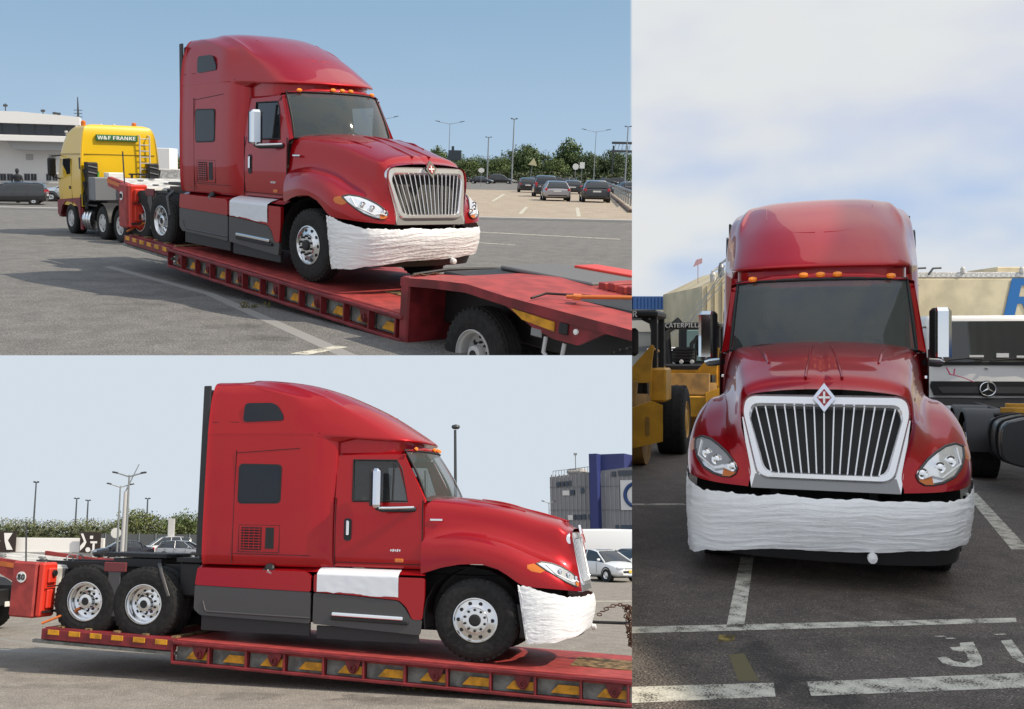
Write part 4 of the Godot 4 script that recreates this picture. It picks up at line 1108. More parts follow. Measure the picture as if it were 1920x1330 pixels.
	for s in [-0.42, 0.42]: g.box(V(s, 0.85, 1.9), V(0.09, 0.3, 6.4))
	g.box(V(0, 0.98, 0.6), V(1.0, 0.12, 1.4)); g.box(V(0, 0.7, 2.4), V(2.0, 0.4, 0.7)); g.box(V(0, 1.02, 2.4), V(2.3, 0.05, 0.9))
	for z in [0.0, 1.4, 4.2]: g.tube([V(-1.0, 0.52, z), V(1.0, 0.52, z)], 0.1, 8)
	g.box(V(0, 0.75, -0.95), V(2.3, 0.35, 0.08), Basis(), 0.02)
	part("chassis", g, M.black, t)
	for s in [-1.0, 1.0]:
		for z in [0.0, 1.4, 4.2]: wheel(t, "wheel", V(1.23 * s, 0.52, z), s, "plain", 0.52, 0.42, M.frame)
		g = Geo.new()
		for z in [0.0, 1.4]:
			var ar := []
			for k in 11:
				var an := PI * (0.02 + 0.96 * k / 10.0)
				ar.append(PackedVector3Array([V(1.26 * s, 0.52 + 0.62 * sin(an), z + 0.62 * cos(an)), V(0.78 * s, 0.52 + 0.62 * sin(an), z + 0.62 * cos(an))]))
			g.grid(ar, false, V(s, -3, z))
		part("rear_mudguard", g, M.black, t)
		for k in 3:
			g = Geo.new(); g.lathe([Vector2(0, -0.0), Vector2(0.2, 0.0), Vector2(0.23, 0.05), Vector2(0.23, 0.16), Vector2(0.2, 0.21), Vector2(0, 0.21)], 18, Transform3D(Basis(Vector3.RIGHT, PI / 2), V(1.08 * s, 0.55, 2.45 + k * 0.24)) * Transform3D(Basis().scaled(V(0.8, 1, 1.5)), Vector3.ZERO)); part("side_tank", g, M.alu, t)
		g = Geo.new(); g.box(V(1.18 * s, 0.55, 3.25), V(0.1, 0.75, 0.2), Basis(), 0.03); part("tank_guard", g, M.deckdark, t)
		g = Geo.new(); g.box(V(0.85 * s, 0.78, -1.0), V(0.4, 0.14, 0.05), Basis(), 0.02); var tl := part("tail_lamp", g, M.tail, t)
		g = Geo.new(); g.box(V(0.5 * s, 0.6, -1.0), V(0.5, 0.11, 0.03), Basis(), 0.01); part("number_plate", g, M.plate, t)
	g = Geo.new()
	for k in 6: g.lathe([Vector2(0.05, 0), Vector2(0.05, 0.12), Vector2(0.03, 0.15), Vector2(0, 0.15)], 8, at(1.0 - k * 0.4, 3.45 + 0.1 * sin(k * 0.6), 4.1 - 0.1 * (k % 2)))
	for k in 4: g.box(V(1.1, 3.1 + k * 0.1, 4.5 + k * 0.1), V(0.1, 0.08, 0.1), Basis(), 0.02)
	part("roof_lamp", g, M.frame, t)
	return t

# ================= parked cars =================
func make_car(paint: Material, kind: String) -> Node3D:   # origin on the ground, +z is the front; about 4.3 long
	var t := Node3D.new()
	var st := []   # z, floor, half width, belt height, deck height at the centre
	var gl := []   # z, half width at belt, top height, half width at top
	if kind == "hatch": st = [[-2.0, 0.42, 0.70, 0.72, 0.74], [-1.93, 0.3, 0.83, 0.88, 0.92], [-1.5, 0.26, 0.87, 0.93, 0.98], [0.0, 0.24, 0.88, 0.93, 0.98], [0.75, 0.26, 0.88, 0.90, 0.98], [1.5, 0.27, 0.86, 0.78, 0.86], [1.9, 0.28, 0.78, 0.68, 0.74], [2.08, 0.34, 0.6, 0.56, 0.6]]; gl = [[-1.9, 0.78, 0.98, 0.66], [-1.6, 0.80, 1.38, 0.58], [-0.9, 0.82, 1.46, 0.60], [-0.2, 0.82, 1.47, 0.60], [0.3, 0.82, 1.38, 0.59], [1.05, 0.8, 0.95, 0.72]]
	elif kind == "estate": st = [[-2.3, 0.42, 0.74, 0.8, 0.82], [-2.22, 0.3, 0.86, 1.0, 1.04], [-1.6, 0.26, 0.9, 1.02, 1.06], [0.0, 0.24, 0.91, 1.0, 1.04], [0.9, 0.26, 0.9, 0.95, 1.02], [1.7, 0.27, 0.87, 0.82, 0.9], [2.15, 0.3, 0.78, 0.68, 0.74], [2.3, 0.36, 0.6, 0.56, 0.6]]; gl = [[-2.22, 0.8, 1.05, 0.72], [-2.05, 0.82, 1.6, 0.64], [-1.2, 0.84, 1.69, 0.66], [-0.2, 0.84, 1.69, 0.66], [0.4, 0.84, 1.58, 0.64], [1.3, 0.82, 1.0, 0.75]]
	else: st = [[-2.25, 0.42, 0.7, 0.78, 0.82], [-2.15, 0.3, 0.83, 0.9, 0.96], [-1.6, 0.26, 0.88, 0.93, 1.0], [0.0, 0.24, 0.89, 0.92, 0.97], [0.8, 0.26, 0.88, 0.89, 0.97], [1.6, 0.27, 0.86, 0.78, 0.86], [2.1, 0.28, 0.77, 0.66, 0.72], [2.25, 0.34, 0.6, 0.55, 0.6]]; gl = [[-1.75, 0.8, 0.97, 0.68], [-1.05, 0.81, 1.36, 0.6], [-0.6, 0.82, 1.44, 0.6], [0.0, 0.82, 1.44, 0.6], [0.4, 0.82, 1.36, 0.59], [1.15, 0.8, 0.95, 0.72]]
	var rows := []
	for q in st:
		rows.append(PackedVector3Array([V(-q[2] * 0.9, q[1], q[0]), V(-q[2], q[1] + 0.12, q[0]), V(-q[2], lerpf(q[1], q[3], 0.6), q[0]), V(-q[2] * 0.975, q[3] - 0.04, q[0]), V(-q[2] * 0.92, q[3], q[0]), V(-q[2] * 0.5, q[4] - 0.01, q[0]), V(0, q[4], q[0]), V(q[2] * 0.5, q[4] - 0.01, q[0]), V(q[2] * 0.92, q[3], q[0]), V(q[2] * 0.975, q[3] - 0.04, q[0]), V(q[2], lerpf(q[1], q[3], 0.6), q[0]), V(q[2], q[1] + 0.12, q[0]), V(q[2] * 0.9, q[1], q[0])]))
	var g := Geo.new(); g.grid(v_smooth(rows, 4), true); g.face(Array(rows[0]), V(0, 0, -1)); g.face(Array(rows[-1]), V(0, 0, 1))
	var body := part("body", g, paint, t)
	var gr := []
	for q in gl:
		var y0 := 0.9
		gr.append(PackedVector3Array([V(-q[1], y0, q[0]), V(-lerpf(q[1], q[3], 0.5) - 0.01, lerpf(y0, q[2], 0.55), q[0]), V(-q[3], q[2] - 0.05, q[0]), V(-q[3] * 0.8, q[2] - 0.008, q[0]), V(0, q[2], q[0]), V(q[3] * 0.8, q[2] - 0.008, q[0]), V(q[3], q[2] - 0.05, q[0]), V(lerpf(q[1], q[3], 0.5) + 0.01, lerpf(y0, q[2], 0.55), q[0]), V(q[1], y0, q[0])]))
	g = Geo.new(); g.grid(v_smooth(gr, 3)); part("window", g, M.darkglass, t)
	var rf := []   # roof skin and pillars in body colour, just proud of the glass
	for i in range(1, gl.size() - 1):
		var r: PackedVector3Array = gr[i]; var a := PackedVector3Array()
		for j in range(2, 7): a.append(r[j] + V(0.012 * signf(r[j].x), 0.012, 0))
		rf.append(a)
	g = Geo.new(); g.grid(v_smooth(rf, 3), false, V(0, 0.5, 0)); part("roof", g, paint, t)
	g = Geo.new()
	for s in [0, 1]:
		for i in [[0, 1], [gl.size() - 2, gl.size() - 1]]:
			var a: Vector3 = gr[i[0]][2 if s == 0 else 6]; var b: Vector3 = gr[i[1]][2 if s == 0 else 6]
			g = Geo.new(); g.tube([gr[i[0]][0 if s == 0 else 8] if i[0] == 0 else a, a if i[0] == 0 else gr[i[1]][0 if s == 0 else 8]] if i[0] != 0 else [gr[0][0 if s == 0 else 8], gr[1][2 if s == 0 else 6]], 0.04, 6); part("pillar", g, paint, t)
		var m: Vector3 = gr[gl.size() / 2][2 if s == 0 else 6]
		g = Geo.new(); g.tube([V(signf(m.x) * 0.85, 0.92, -0.35), V(m.x, m.y, -0.45)], 0.035, 6); part("pillar", g, paint, t)
		if kind != "hatch":
			g = Geo.new(); g.tube([V(signf(m.x) * 0.84, 0.95, -1.35), V(m.x, m.y - 0.03, -1.2)], 0.04, 6); part("pillar", g, paint, t)
	var L0: float = st[0][0]; var L1: float = st[-1][0]
	for z in [L1 - 0.85, L0 + 0.8]:
		for s in [-1.0, 1.0]: wheel(t, "wheel", V(0.885 * s, 0.31, z), s, "plain", 0.31, 0.2)
	g = Geo.new()
	for z in [L1 - 0.85, L0 + 0.8]:
		for s in [-1.0, 1.0]: g.lathe([Vector2(0.36, -0.2), Vector2(0.36, 0.012), Vector2(0.3, 0.014)], 20, Transform3D(Basis(Vector3(0, 0, 1), -PI / 2 * s), V(0.87 * s, 0.33, z)))
	g.box(V(0, 0.27, 0), V(1.5, 0.12, L1 - L0 - 0.6))
	part("wheel_arch", g, M.black, t)
	for s in [-1.0, 1.0]:
		g = Geo.new(); g.box(V(0.64 * s, st[-2][3] - 0.03, L1 - 0.12), V(0.34, 0.12, 0.2), Basis(Vector3.UP, 0.5 * s), 0.04); part("headlight", g, M.lens, t)
		g = Geo.new(); g.box(V(0.72 * s, st[1][3] - 0.06, L0 + 0.08), V(0.2, 0.2 if kind != "estate" else 0.42, 0.14), Basis(Vector3.UP, -0.4 * s), 0.04); part("tail_light", g, M.tail, t)
		g = Geo.new(); g.box(V(0.98 * s, 1.0, gl[-1][0] - 0.2), V(0.18, 0.12, 0.1), Basis(), 0.04); part("door_mirror", g, paint, t)
	g = Geo.new(); g.box(V(0, 0.48, L1 - 0.02), V(1.1, 0.1, 0.08), Basis(), 0.02); g.box(V(0, 0.62, L1 - 0.06), V(0.9, 0.05, 0.1), Basis(), 0.02); part("front_grille", g, M.black, t)
	g = Geo.new(); g.box(V(0, 0.42, L0 + 0.04), V(1.3, 0.14, 0.1), Basis(), 0.04); part("rear_bumper", g, M.plastic, t)
	g = Geo.new(); g.box(V(0, 0.5, L1 + 0.03), V(0.5, 0.11, 0.02)); g.box(V(0, 0.74, L0 - 0.015), V(0.5, 0.11, 0.03)); part("number_plate", g, M.plate, t)
	g = Geo.new()
	for s in [-1.0, 1.0]:
		for z in [0.55, -0.4, -1.2]: g.box(V(0.893 * s, 0.66, z), V(0.01, 0.5, 0.008))
		for z in [-0.25, -1.1]: g.box(V(0.9 * s, 0.8, z), V(0.02, 0.025, 0.15))
	part("door_seam", g, M.seam, t)
	return t

# ================= trees, weeds =================
func leafy(n: int, w: float, h: float, base: float, sd: int, tone: Color, leaf := 0.3) -> Geo:
	var r := RandomNumberGenerator.new(); r.seed = sd
	var g := Geo.new(); g.tinted = true
	var cl := []
	for i in n / 28:
		var d := Vector3(r.randfn(), r.randfn(), r.randfn()).normalized() * pow(r.randf(), 0.35)
		cl.append([V(d.x * w * 0.5 * r.randf_range(0.75, 1.1), base + (d.y * 0.5 + 0.5) * (h - base) * r.randf_range(0.85, 1.0), d.z * w * 0.5), r.randf_range(0.08, 0.2) * w, r.randf_range(0.7, 1.25)])
	for c in cl:
		for k in 28:
			var d: Vector3 = Vector3(r.randfn(), r.randfn() * 0.7, r.randfn()).normalized() * pow(r.randf(), 0.4) * c[1]
			var p: Vector3 = c[0] + d
			if p.y > h * 1.03 or p.y < 0.1: continue
			var nx := Vector3(r.randfn(), r.randfn(), r.randfn()).normalized(); var ny := nx.cross(Vector3(r.randfn(), r.randfn(), r.randfn())).normalized()
			var s := leaf * r.randf_range(0.5, 1.2)
			var k2: float = c[2] * r.randf_range(0.7, 1.3)
			g.col = Color(tone.r * k2 * r.randf_range(0.85, 1.2), tone.g * k2, tone.b * k2)
			var nn := (nx.cross(ny) + d.normalized() * 0.8 + Vector3.UP * 0.3).normalized()
			g.face([p - nx * s, p - ny * s * 0.6, p + nx * s, p + ny * s * 0.6], nn)
	return g

func make_tree(h: float, w: float, sd: int, tone: Color, base := 0.25) -> Node3D:
	var t := Node3D.new()
	var r := RandomNumberGenerator.new(); r.seed = sd + 100
	var g := Geo.new()
	var top := V(r.randf_range(-0.2, 0.2), h * 0.8, r.randf_range(-0.2, 0.2))
	g.tube([V(0, -0.2, 0), V(0.05, h * 0.25, 0), top * 0.6, top], [h * 0.03, h * 0.024, h * 0.016, h * 0.006], 7)
	for k in 7:
		var an := k * 2.4 + r.randf(); var y := h * r.randf_range(0.25, 0.6)
		g.tube([V(0, y, 0), V(cos(an) * w * 0.18, y + h * 0.1, sin(an) * w * 0.18), V(cos(an) * w * 0.36, y + h * 0.2, sin(an) * w * 0.36)], [h * 0.013, h * 0.009, h * 0.003], 5)
	part("trunk", g, M.bark, t)
	part("crown", leafy(6500, w, h, h * base, sd, tone * 2.1, 0.028 * h), M.leaf, t)
	return t

func make_weed(sd: int) -> Node3D:
	var t := Node3D.new()
	var r := RandomNumberGenerator.new(); r.seed = sd
	var g := Geo.new(); var l := Geo.new(); l.tinted = true
	for i in 34:
		var x := r.randf_range(-0.42, 0.42); var z := r.randf_range(-0.07, 0.07)
		var hh := r.randf_range(0.05, 0.17); var lean := Vector3(r.randf_range(-0.12, 0.12), hh, r.randf_range(-0.06, 0.08))
		g.tube([V(x, 0, z), V(x, 0, z) + lean * 0.6, V(x, 0, z) + lean], [0.004, 0.003, 0.001], 4, false)
		for k in 9:
			var p := V(x, 0, z) + lean * r.randf_range(0.2, 1.0)
			var nx := Vector3(r.randfn(), r.randf_range(-0.1, 0.5), r.randfn()).normalized(); var ny := nx.cross(Vector3(r.randfn(), r.randfn(), r.randfn())).normalized()
			var s := r.randf_range(0.012, 0.032)
			l.col = Color(0.16, 0.15, 0.03) * r.randf_range(0.6, 1.5) if r.randf() < 0.7 else Color(0.3, 0.26, 0.1)
			l.face([p - nx * s, p - ny * s * 0.5, p + nx * s, p + ny * s * 0.5], (nx.cross(ny) + Vector3.UP).normalized())
	part("stem", g, mat(0.2, 0.18, 0.06, 0.8), t); part("leaf", l, M.leaf, t)
	return t

# ================= street furniture =================
func make_double_lamp(h: float, arm: float, turn := 0.0) -> Node3D:
	var t := Node3D.new()
	var g := Geo.new(); g.tube([V(0, 0, 0), V(0, h * 0.5, 0), V(0, h, 0)], [0.09, 0.075, 0.05], 8); part("pole", g, M.pole, t)
	for s in [-1.0, 1.0]:
		var b := Basis(Vector3.UP, turn)
		g = Geo.new(); g.tube([V(0, h - 0.1, 0), b * V(arm * 0.55 * s, h + 0.06 * arm, 0), b * V(arm * s, h + 0.16 * arm, 0)], [0.05, 0.045, 0.04], 6); part("arm", g, M.pole, t)
		g = Geo.new(); g.box(b * V((arm * 0.88) * s, h + 0.15 * arm, 0), V(arm * 0.34, 0.1, 0.26), b * Basis(Vector3(0, 0, 1), 0.16 * s), 0.03); part("lamp_head", g, M.darkpole, t)
	return t

func make_mast(h: float, cross := 0.5) -> Node3D:
	var t := Node3D.new()
	var g := Geo.new(); g.tube([V(0, 0, 0), V(0, h, 0)], [0.16, 0.1], 8); part("pole", g, M.pole, t)
	g = Geo.new(); g.box(V(0, h, 0), V(cross * 2, 0.12, 0.12), Basis(), 0.02); g.box(V(-cross, h + 0.08, 0), V(0.3, 0.2, 0.3), Basis(), 0.03); g.box(V(cross, h + 0.08, 0), V(0.3, 0.2, 0.3), Basis(), 0.03); part("floodlight", g, M.darkpole, t)
	return t

func make_sign(h: float, w: float, shape: String, face_m: Material, tilt := 0.0) -> Node3D:
	var t := Node3D.new()
	var g := Geo.new(); g.tube([V(0, 0, 0), V(tilt * h, h, 0)], 0.035, 6); part("post", g, M.pole, t)
	g = Geo.new()
	if shape == "round": g.lathe([Vector2(w / 2, 0), Vector2(w / 2, 0.03), Vector2(0, 0.03)], 20, Transform3D(Basis(Vector3.RIGHT, PI / 2), V(tilt * h, h - w * 0.4, 0.04)))
	elif shape == "triangle": g.prism([Vector2(-w / 2, -w * 0.4), Vector2(w / 2, -w * 0.4), Vector2(0, w * 0.45)], 0.03, Transform3D(Basis(Vector3(0, 0, 1), -tilt), V(tilt * h, h - w * 0.3, 0.04)))
	else: g.box(V(tilt * h, h - w * 0.5, 0.05), V(w * 0.8, w, 0.04), Basis(Vector3(0, 0, 1), -tilt), 0.01)
	part("plate", g, face_m, t)
	return t

# ================= dock machines =================
func make_roller() -> Node3D:   # vibrating roller; +z is the drum end
	var t := Node3D.new()
	var g := Geo.new(); g.box(V(0, 0.78, 1.15), V(1.5, 0.56, 0.24), Basis(), 0.03); part("front_beam", g, M.cat, t)
	g = Geo.new(); g.box(V(0, 1.36, 0.75), V(1.6, 0.66, 0.07), Basis(Vector3.RIGHT, -0.45), 0.02); part("drum_guard", g, M.catdark, t)
	for s in [-1.0, 1.0]:
		g = Geo.new(); g.prism([Vector2(-0.33, -0.45), Vector2(0.3, -0.3), Vector2(0.3, 0.38), Vector2(0.1, 0.46), Vector2(-0.33, 0.3)].map(func(p): return Vector2(p.x * s, p.y)), 0.09, Transform3D(Basis(Vector3.UP, 0.35 * s), V(1.02 * s, 0.85, 1.1)))
		var sp := part("side_plate", g, M.cat, t)
		g = Geo.new(); g.prism(rounded([[-0.03, -0.2], [0.05, -0.2], [0.05, 0.16], [-0.03, 0.16]], 0.04).map(func(e): return Vector2(e[0], e[1])), 0.008, Transform3D(Basis(Vector3.UP, 0.35 * s), V(1.02 * s, 0.85, 1.1) + Basis(Vector3.UP, 0.35 * s) * V(0, 0, 0.092))); part("slot", g, M.catdark, sp)
		g = Geo.new(); g.box(V(1.02 * s, 0.8, 0.2), V(0.09, 0.5, 1.9), Basis(), 0.02); part("drum_yoke", g, M.cat, t)
		wheel(t, "tyre", V(1.38 * s, 0.75, -2.5), s, "plain", 0.75, 0.6, M.cat)
		g = Geo.new(); g.box(V(0.98 * s, 1.55, -1.2), V(0.34, 0.7, 0.9), Basis(), 0.04); part("fuel_box", g, M.cat, t)
		g = Geo.new(); g.tube([V(0.85 * s, 1.3, -0.7), V(0.85 * s, 2.2, -0.7), V(0.85 * s, 2.3, -1.0), V(0.85 * s, 2.25, -1.8)], 0.035, 8); part("handrail", g, M.cat, t)
		g = Geo.new(); g.box(V(0.84 * s, 2.2, -2.4), V(0.13, 1.6, 0.14), Basis(), 0.02); part("canopy_post", g, M.black, t)
		g = Geo.new(); g.box(V(0.84 * s, 2.2, -1.3), V(0.13, 1.6, 0.14), Basis(), 0.02); g.tube([V(0.83 * s, 2.6, -1.3), V(0.78 * s, 2.85, -1.3), V(0.6 * s, 2.95, -1.3)], 0.05, 6); part("canopy_post", g, M.black, t)
	g = Geo.new(); g.lathe([Vector2(0, -0.9), Vector2(0.7, -0.9), Vector2(0.7, 0.9), Vector2(0, 0.9)], 36, Transform3D(Basis(Vector3(0, 0, 1), PI / 2), V(0, 0.7, 0.1))); part("drum", g, M.catdark, t)
	g = Geo.new(); g.box(V(0, 3.03, -1.85), V(1.86, 0.17, 1.5), Basis(), 0.05); var cn := part("canopy", g, M.black, t)
	lettering("CATERPILLAR", 0.13, M.plate, cn, Transform3D(Basis(), V(-0.05, 3.03, -1.095)))
	g = Geo.new(); g.prism([Vector2(-0.85, 0.0), Vector2(0.85, 0.0), Vector2(0.95, 0.75), Vector2(0.9, 0.78), Vector2(0.35, 0.14), Vector2(-0.5, 0.14), Vector2(-0.72, 0.5), Vector2(-0.85, 0.5)], 0.05, Transform3D(Basis(), V(0, 1.6, -0.55))); part("dash_plate", g, M.cat, t)
	g = Geo.new(); g.box(V(0, 1.75, -1.2), V(1.4, 0.3, 0.8), Basis(), 0.05); g.box(V(-0.1, 2.15, -1.3), V(0.7, 0.5, 0.4), Basis(), 0.12); g.box(V(0.3, 2.45, -1.7), V(0.3, 0.6, 0.2), Basis(), 0.06)
	for k in 5: g.box(V(-0.1, 1.98 + k * 0.09, -1.08), V(0.62, 0.04, 0.06), Basis(), 0.01)
	g.tube([V(0.1, 2.0, -1.1), V(0.12, 2.5, -1.2), V(0.3, 2.7, -1.3)], 0.06, 8)
	g.box(V(0, 1.2, -2.6), V(1.3, 0.9, 2.2), Basis(), 0.08)
	part("operator_stand", g, M.plastic, t)
	for x in [-0.15, 0.15]:
		g = Geo.new(); g.lathe([Vector2(0.06, 0), Vector2(0.055, 0.03), Vector2(0, 0.035)], 12, Transform3D(Basis(Vector3.RIGHT, PI / 2), V(x, 1.97, -1.0))); part("work_lamp", g, M.white, t)
	g = Geo.new(); g.box(V(0, 0.9, -1.2), V(0.6, 0.5, 1.4), Basis(), 0.05); part("articulation", g, M.catdark, t)
	return t

func make_white_lorry() -> Node3D:
	var t := Node3D.new()
	var g := Geo.new()
	var rows := []
	for q in [[0.55, 1.22, 0.0], [1.2, 1.25, 0.05], [1.9, 1.25, 0.02], [2.1, 1.25, 0.0], [3.0, 1.2, -0.14], [3.12, 1.12, -0.25]]:
		rows.append(PackedVector3Array(cr([V(-q[1], q[0], -1.9), V(-q[1], q[0], -0.9), V(-q[1], q[0], q[2] - 0.25), V(-q[1] + 0.15, q[0], q[2] - 0.03), V(0, q[0], q[2] + 0.03), V(q[1] - 0.15, q[0], q[2] - 0.03), V(q[1], q[0], q[2] - 0.25), V(q[1], q[0], -0.9), V(q[1], q[0], -1.9)], 4)))
	g.grid(rows); g.face(Array(rows[-1]), Vector3.UP); part("cab", g, M.white, t)
	g = Geo.new()
	rows = []
	for q in [[2.0, 1.13, 0.045], [2.12, 1.14, 0.04], [2.98, 1.08, -0.09]]:
		var a := PackedVector3Array()
		for k in 9: a.append(V(q[1] * (k / 4.0 - 1.0), q[0], q[2] + 0.03 * (1.0 - pow(k / 4.0 - 1.0, 2.0))))
		rows.append(a)
	g.grid(rows, false, V(0, 2.5, -3)); var ws := part("windscreen", g, M.darkglass, t)
	g = Geo.new(); g.box(V(-0.2, 2.14, 0.075), V(0.3, 0.05, 0.01)); g.box(V(0.35, 2.16, 0.078), V(0.26, 0.1, 0.01)); g.box(V(0.75, 2.13, 0.07), V(0.2, 0.05, 0.01)); part("paper", g, M.white, ws)
	for x in [-0.9, 0.1]:
		g = Geo.new(); g.tube([V(x, 2.03, 0.1), V(x + 0.5, 2.09, 0.12), V(x + 0.85, 2.06, 0.1)], 0.015, 6); part("wiper", g, M.black, t)
	g = Geo.new(); g.box(V(0, 1.97, 0.06), V(2.3, 0.09, 0.06), Basis(), 0.01); part("scuttle", g, M.black, t)
	g = Geo.new(); g.prism([Vector2(-1.12, -0.17), Vector2(1.12, -0.17), Vector2(1.2, 0.05), Vector2(1.18, 0.17), Vector2(-1.18, 0.17), Vector2(-1.2, 0.05)], 0.06, Transform3D(Basis(), V(0, 1.37, 0.075))); var gr := part("grille", g, M.black, t)
	g = Geo.new(); g.prism([Vector2(-0.95, -0.12), Vector2(0.95, -0.12), Vector2(1.05, 0.0), Vector2(1.0, 0.03), Vector2(-1.0, 0.03), Vector2(-1.05, 0.0)], 0.05, Transform3D(Basis(), V(0, 1.38, 0.105))); part("grille_bar", g, M.skirt, gr)
	g = Geo.new()
	var rg := []
	for k in 25: rg.append(V(0.165 * sin(TAU * k / 24), 1.36 + 0.165 * cos(TAU * k / 24), 0.185))
	g.tube(rg, 0.016, 6, false)
	for k in 3:
		var an := TAU * k / 3.0
		var d := V(sin(an), cos(an), 0); var w := V(cos(an), -sin(an), 0)
		var c0 := V(0, 1.36, 0.2)
		g.face([c0 + w * 0.032 - d * 0.018, c0 + d * 0.155 + V(0, 0, -0.02), c0 + V(0, 0, 0.02)], (V(0, 0, 1) + w * 0.4).normalized()); g.face([c0 - w * 0.032 - d * 0.018, c0 + d * 0.155 + V(0, 0, -0.02), c0 + V(0, 0, 0.02)], (V(0, 0, 1) - w * 0.4).normalized())
	part("star_emblem", g, M.chrome, gr)
	g = Geo.new(); g.lathe([Vector2(0.2, 0), Vector2(0.19, 0.03), Vector2(0, 0.035)], 24, Transform3D(Basis(Vector3.RIGHT, PI / 2), V(0, 1.36, 0.14))); part("emblem_disc", g, M.black, gr)
	g = Geo.new(); g.box(V(0, 1.85, 0.095), V(0.07, 0.05, 0.02), Basis(), 0.01); part("badge", g, M.steel, t)
	g = Geo.new(); g.box(V(0, 0.85, 0.02), V(2.5, 0.6, 0.2), Basis(), 0.05); part("bumper", g, M.skirt, t)
	for s in [-1.0, 1.0]:
		g = Geo.new(); g.box(V(1.42 * s, 2.45, -0.1), V(0.24, 0.7, 0.14), Basis(), 0.04); g.tube([V(1.2 * s, 2.85, -0.2), V(1.42 * s, 2.8, -0.1)], 0.025, 6); part("mirror", g, M.black, t)
		g = Geo.new(); g.box(V(0.95 * s, 0.85, 0.13), V(0.4, 0.22, 0.03), Basis(), 0.02); part("headlight", g, M.lens, t)
		wheel(t, "wheel", V(1.2 * s, 0.5, -1.2), s, "plain", 0.5, 0.3)
	g = Geo.new(); g.box(V(0, 0.9, -4.5), V(0.9, 0.3, 7.0)); part("chassis", g, M.black, t)
	return t

func make_bare_chassis() -> Node3D:   # lorry chassis without a body, seen towards its tail
	var t := Node3D.new()
	var g := Geo.new()
	for s in [-0.45, 0.45]: g.box(V(s, 1.0, -1.0), V(0.1, 0.28, 7.5), Basis(), 0.01)
	for z in [-3.5, -2.2, -0.8, 0.6, 2.0]: g.box(V(0, 1.0, z), V(0.9, 0.2, 0.12))
	for z in [0.0, -1.4]: g.tube([V(-1.0, 0.52, z), V(1.0, 0.52, z)], 0.11, 8)
	g.box(V(0.2, 1.2, 0.4), V(1.2, 0.12, 0.5), Basis(), 0.02); g.tube([V(-0.9, 1.15, 0.9), V(0.3, 1.25, 0.8), V(0.9, 1.1, 0.9)], 0.04, 6)
	part("frame_rail", g, M.black, t)
	for s in [-1.0, 1.0]:
		for z in [0.0, -1.4]:
			wheel(t, "wheel", V(1.22 * s, 0.52, z), s, "plain", 0.52, 0.5)
			g = Geo.new()
			var ar := []
			for k in 13:
				var an := PI * (-0.02 + 1.04 * k / 12.0)
				ar.append(PackedVector3Array([V(1.27 * s, 0.5 + 0.66 * sin(an), z + 0.66 * cos(an)), V(1.26 * s, 0.54 + 0.68 * sin(an), z + 0.68 * cos(an)), V(0.7 * s, 0.54 + 0.68 * sin(an), z + 0.68 * cos(an))]))
			g.grid(ar, false, V(0, -3, z)); part("mudguard", g, M.plastic, t)
		g = Geo.new()
		var rows := []
		for z in [0.95, 1.0, 2.3, 2.35]:
			var k := 0.02 if z in [0.95, 2.35] else 0.0
			rows.append(PackedVector3Array(cr([V((0.5 + k) * s, 0.45 + k, z), V((0.85 - k) * s, 0.45 + k, z), V((1.0 - k) * s, 0.6, z), V((1.0 - k) * s, 1.0, z), V((0.85 - k) * s, 1.14 - k, z), V((0.5 + k) * s, 1.14 - k, z)], 3, true)))
		g.grid(rows, true); g.face(Array(rows[0]), V(0, 0, -1)); g.face(Array(rows[-1]), V(0, 0, 1)); part("fuel_tank", g, mat(0.02, 0.02, 0.022, 0.25), t)
		for z in [1.3, 2.0]:
			g = Geo.new()
			var p := []
			for e in rows[1]: p.append(V(e.x + 0.012 * s, e.y + 0.006, z))
			g.tube(p, 0.02, 5, false); part("tank_strap", g, M.black, t)
	for k in 3:
		g = Geo.new(); g.box(V(0.15, 1.22 + 0.05 * (k % 2), 0.85 - k * 0.5), V(1.9 - 0.3 * k, 0.12, 0.1), Basis(), 0.01); part("cross_beam", g, M.cat, t)
	return t

